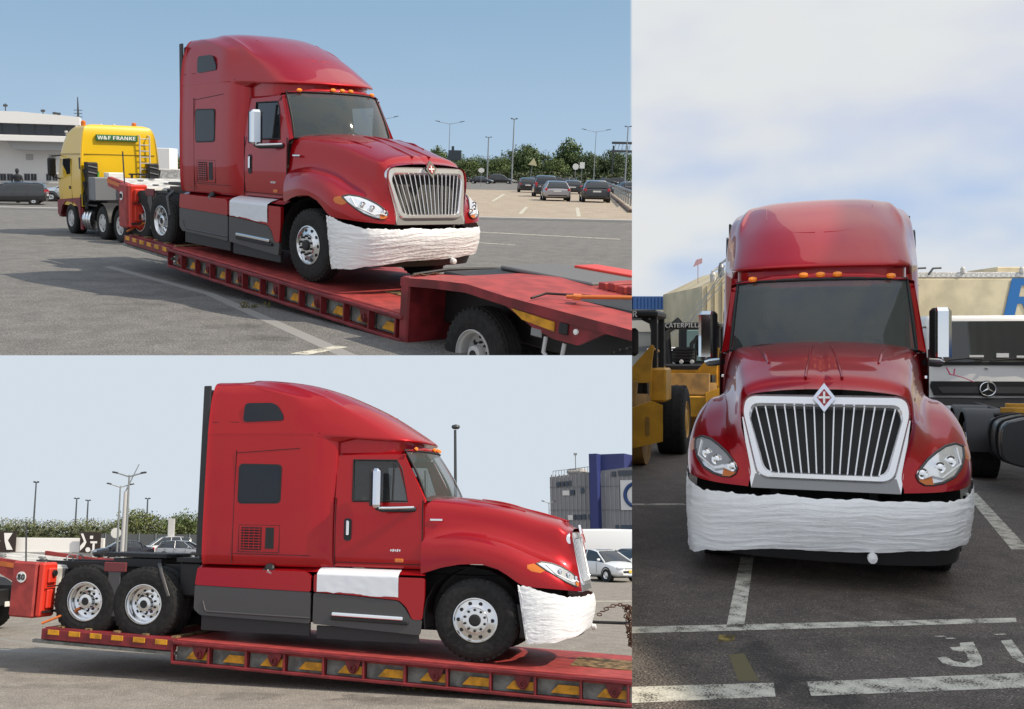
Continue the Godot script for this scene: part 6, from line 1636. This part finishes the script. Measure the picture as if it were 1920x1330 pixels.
# ---------------- road
func road_things() -> void:
	# cladded multi-storey car park
	var b := thing("parking_garage", 1, at(0, 0, -140, 0), "grey ribbed multi-storey car park with a dark blue stair tower", "building")
	var g := Geo.new()
	var s := 1.88
	var wall := Geo.new()
	# facade plane runs from the far left corner towards the viewer's right
	var a := V(22.9, -1.0, 0.0); var c := V(45.0, -1.0, 14.0)
	var along := (c - a).normalized(); var nor := V(-along.z, 0, along.x); if nor.z < 0: nor = -nor
	var fx := Transform3D(Basis(along, Vector3.UP, nor), a)
	g.prism([Vector2(0, 0), Vector2(26, 0), Vector2(26, 13.2), Vector2(0, 10.8)], -18.0, fx); part("wall", g, mat(0.30, 0.305, 0.32, 0.6), b)
	for k in 44:
		g = Geo.new(); g.box(fx * V(0.3 + k * 0.59, 5.6, 0.06), V(0.14, 11.0, 0.12), fx.basis); part("cladding_rib", g, mat(0.37, 0.375, 0.39, 0.6) if k == 0 else b.get_child(1).material_override, b)
	for y in [2.9, 6.3, 9.4]:
		g = Geo.new(); g.box(fx * V(13, y, 0.07), V(26, 0.12, 0.1), fx.basis); part("floor_line", g, M.grey, b)
	var wins := [[1.1, 9.75, 0.45], [1.75, 9.8, 0.4], [2.35, 9.85, 0.35], [2.9, 9.9, 0.3], [1.9, 8.6, 1.0], [3.0, 8.65, 0.6], [4.5, 8.9, 0.5], [2.6, 5.3, 0.7], [3.5, 5.35, 0.4], [4.1, 5.35, 0.4], [4.7, 5.4, 0.4], [5.5, 5.4, 0.3], [8.9, 11.0, 0.5], [9.8, 11.1, 2.0], [9.2, 4.0, 0.5], [10.0, 4.0, 1.5], [12.0, 4.0, 2.0]]
	for i in wins.size():
		var q: Array = wins[i]
		g = Geo.new(); g.box(fx * V(q[0] + q[2] * 0.5, q[1], 0.1), V(q[2], 0.66, 0.3), fx.basis); part("opening", g, M.whitewall if i in [4, 7] else M.darkglass, b)
	g = Geo.new(); g.box(fx * V(6.75, 6.6, 0.5), V(1.15, 14.2, 1.6), fx.basis, 0.05); part("stair_tower", g, mat(0.035, 0.05, 0.2, 0.5), b)
	g = Geo.new(); g.box(fx * V(8.9, 12.4, -1.95), V(3.4, 2.6, 3.6), fx.basis, 0.05); part("roof_house", g, mat(0.05, 0.065, 0.22, 0.5), b)
	g = Geo.new(); g.box(fx * V(7.9, 1.2, 0.3), V(1.1, 1.6, 0.5), fx.basis, 0.03); part("entrance", g, M.black, b)
	g = Geo.new(); g.box(fx * V(12.0, 8.2, 0.22), V(3.9, 3.9, 0.15), fx.basis, 0.03); var lg := part("logo_board", g, M.white, b)
	g = Geo.new()
	var arc := []
	for k in 20: arc.append(fx * V(12.2 + 1.5 * cos(PI * (0.35 + 1.25 * k / 19.0)), 8.2 + 1.5 * sin(PI * (0.35 + 1.25 * k / 19.0)), 0.33))
	g.tube(arc, [0.08] + range(18).map(func(i): return 0.26) + [0.08], 6); g.box(fx * V(11.9, 8.2, 0.33), V(0.4, 0.9, 0.1), fx.basis, 0.02); part("logo_ring", g, mat(0.03, 0.08, 0.24, 0.5), lg)
	g = Geo.new()
	for k in 14: g.tube([fx * V(0.4 + k * 0.42, 10.8 + k * 0.04, -0.2), fx * V(0.4 + k * 0.42, 11.6 + k * 0.04, -0.2)], 0.03, 4)
	g.tube([fx * V(0.4, 11.6, -0.2), fx * V(5.9, 12.1, -0.2)], 0.035, 5); part("roof_railing", g, M.pole, b)
	g = Geo.new(); g.tube([fx * V(3.4, 11.0, -1), fx * V(3.4, 13.9, -1)], 0.06, 5); g.box(fx * V(3.4, 13.9, -1), V(0.4, 0.3, 0.3)); part("roof_lamp", g, M.pole, b)
	g = Geo.new(); g.box(fx * V(3.3, 11.5, -1.8), V(2.6, 0.9, 2.2), fx.basis, 0.4); part("roof_plant", g, M.frame, b)
	# white van and cars by the building
	var white := mat(0.78, 0.79, 0.8, 0.25); var navy := mat(0.018, 0.02, 0.03, 0.22, 0.4); var silver := mat(0.4, 0.41, 0.43, 0.3, 0.6)
	for m in [navy, silver, white]: m.clearcoat_enabled = true; m.clearcoat = 1.0; m.clearcoat_roughness = 0.05
	b = thing("white_van", 1, at(13.9, 0, -61, 1.45), "long white panel van standing below the parking garage", "van")
	g = Geo.new()
	var rows := []
	for q in [[-2.6, 0.4, 0.95, 2.3], [-2.5, 0.35, 1.0, 2.45], [1.2, 0.35, 1.0, 2.45], [1.7, 0.35, 1.0, 2.1], [2.3, 0.35, 0.98, 1.3], [2.9, 0.4, 0.9, 1.1], [3.0, 0.45, 0.8, 0.9]]:
		rows.append(PackedVector3Array([V(-q[2], q[1], q[0]), V(-q[2], q[3] * 0.6, q[0]), V(-q[2] * 0.94, q[3] - 0.12, q[0]), V(-q[2] * 0.8, q[3], q[0]), V(q[2] * 0.8, q[3], q[0]), V(q[2] * 0.94, q[3] - 0.12, q[0]), V(q[2], q[3] * 0.6, q[0]), V(q[2], q[1], q[0])]))
	g.grid(v_smooth(rows, 2)); g.face(Array(rows[0]), V(0, 0, -1)); part("body", g, white, b)
	g = Geo.new(); g.box(V(0, 1.72, 1.95), V(1.7, 0.75, 0.1), Basis(Vector3.RIGHT, -0.7), 0.03); part("windscreen", g, M.darkglass, b)
	for sd in [-1.0, 1.0]:
		for z in [-1.7, 2.0]: wheel(b, "wheel", V(1.0 * sd, 0.34, z), sd, "plain", 0.34, 0.22)
	var hc := make_car(white, "hatch"); hc.name = numbered("parked_car"); add_child(hc); settle(hc, 1, at(10.55, 0, -49.2, 0.45)); tag(hc, "white hatchback with a yellow number plate right of the red hood", "car", "cars by the road")
	for ch in hc.get_children():
		if String(ch.name).begins_with("number_plate"): ch.material_override = M.plateyellow
	var nv := make_car(navy, "saloon"); nv.name = numbered("parked_car"); add_child(nv); settle(nv, 1, at(13.3, 0, -54.5, 2.6)); tag(nv, "dark car behind the white hatchback at the right edge", "car", "cars by the road")
	copy(nv, 1, at(-19.6, 0, -77.8, -1.15), "dark blue car by the street lamp left of the sleeper", "parked_car")
	var suv := make_car(white, "estate"); suv.name = numbered("parked_car"); add_child(suv); settle(suv, 1, at(-18.4, 0, -87.0, -1.2, V(1, 1.0, 1.0))); tag(suv, "white off-road car in front of the grey fence", "car", "cars by the road")
	var sv := make_car(silver, "hatch"); sv.name = numbered("parked_car"); add_child(sv); settle(sv, 1, at(-14.7, 0, -76.5, 1.25)); tag(sv, "silver car close behind the truck's coupling plate", "car", "cars by the road")
	copy(suv, 1, at(-13.9, 0, -86, -1.3), "white car half hidden behind the sleeper's black trim", "parked_car")
	# lamps
	b = thing("street_lamp", 1, at(3.9, 0, -55), "single dark lamp post rising behind the windscreen", "street lamp")
	g = Geo.new(); g.tube([V(0, 0, 0), V(0, 7.7, 0)], [0.1, 0.07], 8); part("pole", g, M.darkpole, b)
	g = Geo.new(); g.lathe([Vector2(0, -0.12), Vector2(0.16, -0.1), Vector2(0.24, 0.0), Vector2(0.2, 0.1), Vector2(0, 0.16)], 14, at(0.03, 7.85, 0)); part("lamp_head", g, M.darkpole, b)
	var d := make_double_lamp(5.4, 0.95); d.name = numbered("street_lamp"); add_child(d); settle(d, 1, at(-14.95, 0, -60)); tag(d, "double-armed street lamp left of the sleeper, nearest of the pair", "street lamp", "double lamps by the road")
	copy(d, 1, at(-19.3, 0, -75, 0.5), "double-armed street lamp standing just behind the nearest one")
	copy(d, 1, at(21.9, 0, -135, 0.2, V(1, 1.15, 1)), "small double-armed lamp beside the parking garage")
	b = thing("white_mast", 1, at(-18.9, 0, -75), "thick white tapering mast between the two street lamps", "mast")
	g = Geo.new(); g.tube([V(0, 0, 0), V(0, 5.0, 0)], [0.2, 0.12], 10); part("pole", g, M.frame, b)
	g = Geo.new(); g.tube([V(0, 5.0, 0), V(0.9, 7.0, 0)], [0.05, 0.03], 6); part("stay", g, M.pole, b)
	b = thing("antenna_mast", 1, at(2.6, 0, -60), "very thin antenna mast just left of the dark lamp post", "mast")
	g = Geo.new(); g.tube([V(0, 0, 0), V(0, 7.0, 0)], [0.03, 0.02], 5); part("pole", g, M.frame, b)
	# white wall with painted panels
	b = thing("hoarding_wall", 1, at(0, 0, -85), "long low white wall running behind the gooseneck", "wall")
	g = Geo.new(); g.box(V(-28, 0.6, -0.2), V(10, 1.85, 0.3), Basis(), 0.02); part("wall", g, M.whitewall, b)
	g = Geo.new(); g.box(V(-27.5, 0.35, 0.02), V(8.5, 0.06, 0.1)); part("ledge", g, M.shadegrey, b)
	for q in [[-31.1, 2.0, "left"], [-24.0, 1.7, "right"]]:
		var gb := thing("painted_panel", 1, at(q[0], 0.3, -84.6), "black and white panel of block letters at the %s end of the white wall" % q[2], "panel", "block letter panels")
		g = Geo.new(); g.box(V(0, 0.9, 0), V(q[1], 1.65, 0.12), Basis(), 0.01); part("board", g, mat(0.03, 0.02, 0.018, 0.7), gb)
		g = Geo.new()
		if q[2] == "right":
			g.prism([Vector2(-0.8, 0.2), Vector2(-0.45, 0.55), Vector2(-0.3, 0.9), Vector2(-0.6, 1.6), Vector2(-0.8, 1.6), Vector2(-0.5, 0.95), Vector2(-0.8, 0.6)], 0.02, at(0, 0, 0.07)); g.box(V(0.1, 1.3, 0.08), V(0.25, 0.25, 0.02)); g.box(V(0.3, 0.9, 0.08), V(0.55, 0.16, 0.02)); g.box(V(0.3, 0.5, 0.08), V(0.17, 0.7, 0.02)); g.lathe([Vector2(0.2, 0), Vector2(0.2, 0.02), Vector2(0, 0.02)], 12, Transform3D(Basis(Vector3.RIGHT, PI / 2), V(-0.15, 0.3, 0.07)))
		else:
			g.box(V(-0.7, 1.35, 0.08), V(0.5, 0.35, 0.02)); g.box(V(-0.75, 0.95, 0.08), V(0.9, 0.1, 0.02)); g.box(V(-0.7, 0.45, 0.08), V(0.3, 0.6, 0.02)); g.prism([Vector2(0.0, 1.6), Vector2(0.7, 1.6), Vector2(0.35, 1.0), Vector2(0.8, 0.25), Vector2(0.3, 0.25), Vector2(0.1, 0.9)], 0.02, at(0, 0, 0.07))
		part("block_letter", g, M.white, gb)
	b = thing("grey_fence", 1, at(0, 0, -92), "dark grey solid fence behind the cars on the left", "fence")
	for k in 9:
		g = Geo.new(); g.box(V(-25.5 + k * 1.5, 0.9, 0), V(1.46, 1.9, 0.06), Basis(), 0.01); part("fence_panel", g, mat(0.09, 0.1, 0.11, 0.7) if k == 0 else b.get_child(0).material_override, b)
	for k in 10:
		g = Geo.new(); g.box(V(-26.25 + k * 1.5, 0.95, 0.05), V(0.08, 2.0, 0.08)); part("fence_post", g, M.pole, b)
	var rs := make_sign(2.3, 0.8, "round", M.plate); rs.name = numbered("road_sign"); add_child(rs); settle(rs, 1, at(-20.6, 0, -79.5)); tag(rs, "round white sign beside the dark blue car", "sign")
	for q in [[-22.9, -150, 6.6], [-46.5, -150, 6.0], [-48.5, -150, 5.2], [-38, -150, 4.8], [-52.5, -150, 8.2], [-30.2, -150, 5.8]]:
		pass
	var m := make_mast(9.0, 0.25); m.name = numbered("floodlight_mast"); add_child(m); settle(m, 1, at(-51, 0, -150)); tag(m, "distant thin mast at the far left above the wall", "mast", "distant masts by the road")
	copy(m, 1, at(-45.5, 0, -152, 0, V(1, 0.75, 1)), "distant thin mast above the dark hedge, second from the left")
	copy(m, 1, at(-43.8, 0, -152, 0, V(1, 0.72, 1)), "distant thin mast above the dark hedge, third from the left")
	copy(m, 1, at(-34.5, 0, -150, 0, V(1, 0.75, 1)), "distant thin mast left of the street lamps, over the right letter panel")
	b = thing("sign_pillar", 1, at(-18.1, 0, -88), "pale slim pillar behind the white off-road car", "pillar")
	g = Geo.new(); g.box(V(0, 1.6, 0), V(0.55, 3.2, 0.3), Basis(), 0.03); part("panel", g, M.frame, b)
	# trees
	var protos := []
	for k in 3:
		var t := make_tree([4.4, 4.6, 3.4][k], [5.2, 4.6, 6.0][k], 300 + k, [Color(0.075, 0.09, 0.03), Color(0.065, 0.085, 0.03), Color(0.085, 0.095, 0.04)][k], 0.05)
		t.name = numbered("road_tree"); add_child(t); protos.append(t)
	var places := [[-25.6, -108, 0, 1.0, "round green tree left of the sleeper, first of a pair"], [-20.5, -107, 1, 0.95, "round green tree right beside the sleeper's black trim"], [-28.5, -110, 2, 0.95, "low spreading tree behind the right letter panel"], [-32.0, -112, 2, 1.0, "low yellowish tree behind the white wall's right half"], [-36.0, -111, 2, 0.95, "low spreading tree behind the middle of the white wall"], [-40.0, -112, 2, 1.0, "low spreading tree behind the left letter panel"], [-43.5, -111, 2, 0.9, "low spreading tree at the far left edge"], [-23.0, -112, 1, 0.85, "round tree behind the gap between the pair"], [-17.5, -110, 0, 1.0, "round tree hidden partly by the sleeper"]]
	var used := {}
	for q in places:
		var xf := at(q[0], 0, q[1], q[0], Vector3.ONE * q[3])
		if not used.has(q[2]): used[q[2]] = true; settle(protos[q[2]], 1, xf); tag(protos[q[2]], q[4], "tree", "trees beyond the road")
		else: copy(protos[q[2]], 1, xf, q[4])
	g = leafy(7000, 34, 2.4, -0.4, 93, Color(0.06, 0.075, 0.03), 0.22)
	for i in g.v.size(): g.v[i] = V(g.v[i].x, g.v[i].y, g.v[i].z * 0.08)
	single("hedge", 1, at(-34, 0, -104), g, M.leaf, "dark hedge above the white wall", "hedge", "", "stuff")
	var w := make_weed(5); w.name = numbered("weed_clump"); add_child(w); settle(w, 1, at(0.62, 0.0, -14.85, 0.05, V(0.95, 0.5, 0.8))); tag(w, "low straggling weeds on the pale road below the deck", "weeds", "weeds by the trailers")
	# rusty chains ahead of the bumper
	var ch := thing("chain_bundle", 1, Transform3D(Basis(Vector3.UP, 1.2653), V(1.6618, 0.44, -15.38)), "rusty chain bundle hanging in front of the white bumper", "chain")
	g = Geo.new(); var r := RandomNumberGenerator.new(); r.seed = 6
	var drop_pts := []
	for k in 130:
		var yy := 0.72 - 0.55 * pow(r.randf(), 1.2)
		var c0 := V(0.2 + r.randf_range(-0.1, 0.1), yy, 1.98 + r.randf_range(-0.13, 0.13) * (0.3 + yy))
		var ax := Vector3(r.randfn(), r.randfn(), r.randfn()).normalized(); var ay := ax.cross(Vector3(r.randfn(), r.randfn(), r.randfn())).normalized()
		var lk := []
		for q in 9: lk.append(c0 + ax * 0.033 * cos(TAU * q / 8) + ay * 0.022 * sin(TAU * q / 8))
		g.tube(lk, 0.0085, 5, false)
	part("chain", g, M.rust, ch)
	g = Geo.new(); g.tube([V(0.15, 0.5, 1.4), V(0.2, 0.49, 2.9)], 0.022, 8); part("tow_bar", g, M.black, ch)
	g = Geo.new()
	for k in 12:
		var c0 := V(0.18, 0.66 - 0.004 * pow(k - 6.0, 2.0) + 0.09, 1.5 + k * 0.05)
		var lk := []
		for q in 9: lk.append(c0 + V(0.02 * sin(TAU * q / 8) * (k % 2), 0.02 * sin(TAU * q / 8) * (1 - k % 2), 0.035 * cos(TAU * q / 8)))
		g.tube(lk, 0.0085, 5, false)
		var c1 := V(0.15, 0.35 - k * 0.03, 2.1 + k * 0.012)
		lk = []
		for q in 9: lk.append(c1 + V(0.02 * sin(TAU * q / 8) * (k % 2), 0.03 * cos(TAU * q / 8), 0.02 * sin(TAU * q / 8) * (1 - k % 2)))
		g.tube(lk, 0.0085, 5, false)
	part("loose_chain", g, M.rust, ch)

# ---------------- dock
func dock_things() -> void:
	var r := make_roller(); r.name = numbered("road_roller"); add_child(r); settle(r, 2, at(4.42, 0, -20.5, -0.40)); tag(r, "nearest yellow road roller, cut by the left edge, its big tyre showing", "roller", "yellow road rollers")
	copy(r, 2, at(8.4, 0, -28.5, -0.40), "yellow road roller further back with its whole black canopy in view")
	var wl := make_white_lorry(); wl.name = numbered("white_lorry"); add_child(wl); settle(wl, 2, at(14.35, 0, -24.2, -0.16, V(1.04, 1.0, 1.0))); tag(wl, "white lorry with a star emblem on its black grille, facing the viewer", "lorry")
	var bc := make_bare_chassis(); bc.name = numbered("bare_chassis"); add_child(bc); settle(bc, 2, at(11.55, 0, -17.7, -0.40)); tag(bc, "black lorry chassis without a body in front of the white lorry", "lorry chassis")
	# pink strap on the mirror
	var g := Geo.new(); g.tube([V(5.97, 2.04, -10.75), V(5.99, 1.97, -10.72), V(6.03, 1.96, -10.72), V(6.04, 2.03, -10.72)], 0.008, 5); g.tube([V(6.0, 1.97, -10.72), V(6.12, 1.935, -10.7), V(6.22, 1.89, -10.68)], 0.005, 5)
	single("pink_strap", 2, Transform3D(Basis().scaled(Vector3.ONE * 1.0634), V(0, -0.138, 0)), g, mat(0.7, 0.12, 0.25, 0.6), "thin pink strap trailing from the truck's right-hand mirror", "strap")
	# ships
	var b := thing("cream_ship", 2, at(0, 0, -112), "long cream ship's side with a blue letter behind the white lorry", "ship")
	g = Geo.new(); g.box(V(85, 3.0, -8), V(70, 15.4, 16), Basis(), 0.2); part("hull", g, M.cream, b)
	g = Geo.new(); g.box(V(85, 11.0, -7), V(70.2, 0.6, 14), Basis(), 0.05); part("deck_edge", g, M.beam, b)
	g = Geo.new(); g.box(V(74, 11.6, -5), V(10, 0.9, 6), Basis(), 0.1); part("deck_house", g, M.cream, b)
	for x in [58.5, 60.2]:
		g = Geo.new(); g.tube([V(x, 11.0, 0), V(x + 0.5, 11.7, 0), V(x + 1.4, 11.75, 0)], 0.12, 6); part("davit", g, M.skirt, b)
	for x in [64.0, 70.5]:
		g = Geo.new(); g.lathe([Vector2(0.25, 0), Vector2(0.25, 0.5), Vector2(0.1, 0.7), Vector2(0, 0.7)], 10, at(x, 11.2, 0)); part("vent_head", g, M.beam, b)
	lettering("R", 4.6, M.letterblue, b, Transform3D(Basis(V(1.25, 0, 0), V(0.22, 1.0, 0), V(0, 0, 1)), V(70.6, 8.2, 0.1)), "ship_letter")
	b = thing("added_shade_ship", 2, Transform3D(), "tall cream ship hull added beyond the right edge to shade the dock from the sun", "ship")  # unseen hull, added only to keep direct sun off the dock truck
	g = Geo.new(); g.box(V(24.0, 9.2, -6.0), V(8.0, 20.4, 27.0), Basis(), 0.3); part("hull", g, M.cream, b)
	g = Geo.new(); g.box(V(19.95, 1.2, -6.0), V(0.2, 2.6, 26.0), Basis(), 0.05); part("hull_base", g, M.blue, b)
	# cream hull with derricks behind the mirror, grey ship with containers at the left
	b = thing("cream_hull", 2, at(0, 0, -100), "cream ribbed ship's hull with deck gear behind the truck's left-hand mirror", "ship")
	g = Geo.new(); g.prism([Vector2(31.6, 0), Vector2(50, 0), Vector2(50, 11.5), Vector2(35.8, 11.0), Vector2(31.4, 8.9)], -14.0); part("hull", g, M.cream, b)
	for k in 9:
		g = Geo.new(); g.box(V(31.9 + k * 0.75, 4.8 + 0.15 * k, 0.06), V(0.12, 8.4 + 0.3 * k, 0.12), Basis(), 0.02); part("hull_rib", g, M.cream, b)
	for q in [[32.6, 9.4, 1.0], [33.4, 9.9, 1.3], [34.4, 10.3, 1.2], [35.4, 10.9, 1.6], [36.2, 11.1, 1.3]]:
		g = Geo.new(); g.lathe([Vector2(0.28, 0), Vector2(0.3, q[2] * 0.7), Vector2(0.16, q[2]), Vector2(0, q[2])], 10, at(q[0], q[1], -0.4)); g.box(V(q[0] + 0.2, q[1] + q[2] + 0.15, -0.4), V(0.7, 0.16, 0.4), Basis(Vector3(0, 0, 1), 0.5), 0.03); g.tube([V(q[0], q[1] + q[2], -0.4), V(q[0] + 0.9, q[1] + q[2] + 0.8, -0.4)], 0.07, 5); part("deck_gear", g, M.beam if int(q[0]) % 2 == 0 else M.steel, b)
	for q in [[[36.6, 13.0], [28.5, 4.0]], [[35.5, 12.6], [27.4, 3.4]], [[33.4, 10.9], [29.8, 5.2]]]:
		g = Geo.new(); g.tube([V(q[0][0], q[0][1], 0.8), V(q[1][0], q[1][1], 1.5)], 0.05, 5); part("mooring_line", g, M.pole, b)
	g = Geo.new(); g.tube([V(31.0, 9.2, 0), V(31.0, 11.6, 0)], 0.04, 5); g.prism([Vector2(-0.5, 10.8), Vector2(0.4, 11.2), Vector2(0.4, 11.7), Vector2(-0.2, 11.5)], 0.03, at(31.0, 0, 0)); part("flag", g, mat(0.5, 0.3, 0.32, 0.7), b)
	b = thing("grey_ship", 2, at(0, 0, -116), "pale grey low ship's side behind the roller's canopy", "ship")
	g = Geo.new(); g.prism([Vector2(24, -1), Vector2(38, -1), Vector2(38, 7.3), Vector2(24, 7.3)], -10.0); part("hull", g, mat(0.5, 0.5, 0.48, 0.6), b)
	g = Geo.new(); g.box(V(31, 3.0, 0.2), V(14, 0.5, 0.2), Basis(Vector3(0, 0, 1), 0.12)); g.box(V(31, 4.7, 0.15), V(14, 0.15, 0.2)); part("hull_band", g, M.grey, b)
	for q in [[29.8, 4.9, 1.55], [35.0, 1.15, 1.0], [36.5, 0.9, 1.5], [28.0, 1.6, 1.4]]:
		var cn := thing("blue_container", 2, at(q[0] , 7.32, -117.5), "dark blue container on the grey ship, %s" % ["the longest one", "the small one in the middle", "the small one by the cream hull", "at the left end behind the roller post"][[29.8, 35.0, 36.5, 28.0].find(q[0])], "container", "containers on the grey ship")
		g = Geo.new(); g.box(V(0, q[2] / 2, 0), V(q[1], q[2], 2.4), Basis(), 0.04); part("box", g, M.blue, cn)
		g = Geo.new()
		for k in int(q[1] * 2.5): g.box(V(-q[1] / 2 + 0.25 + k * 0.4, q[2] / 2, 1.22), V(0.16, q[2] * 0.88, 0.06), Basis(), 0.02)
		part("corrugation", g, M.blue, cn)
	b = thing("deck_drum", 2, at(33.1, 7.32, -117), "rusty pale cable drums between the blue containers", "drum")
	g = Geo.new()
	for k in 3: g.lathe([Vector2(0, -0.3), Vector2(0.5, -0.3), Vector2(0.5, 0.3), Vector2(0, 0.3)], 14, Transform3D(Basis(Vector3.RIGHT, PI / 2), V(-0.8 + k * 0.8, 0.5, 0)))
	part("drum", g, mat(0.4, 0.32, 0.2, 0.8), b)
	# parked vehicles deep behind the rollers
	var wv := make_car(mat(0.75, 0.76, 0.77, 0.3), "estate"); wv.name = numbered("parked_car"); add_child(wv); settle(wv, 2, at(14.4, 0, -52, -0.3, V(1.3, 1.5, 1))); tag(wv, "white vehicle glimpsed under the roller's canopy", "car")
	b = thing("dark_excavator", 2, at(11.2, 0, -36.5, -0.3), "dark machine with a glazed cab seen through the roller's canopy", "machine")
	g = Geo.new(); g.box(V(0, 2.3, 0), V(1.1, 1.7, 1.2), Basis(), 0.08); g.box(V(0, 1.0, -0.3), V(2.6, 1.0, 2.6), Basis(), 0.1); part("cab", g, M.plastic, b)
	g = Geo.new(); g.box(V(0.1, 2.5, 0.62), V(0.75, 1.1, 0.04), Basis(), 0.02); part("cab_window", g, mat(0.25, 0.38, 0.36, 0.1), b)
	g = Geo.new(); g.tube([V(-0.9, 1.5, 0.4), V(-1.0, 3.0, 0.3), V(-0.5, 3.4, 0.2)], 0.16, 8); part("boom", g, M.plastic, b)
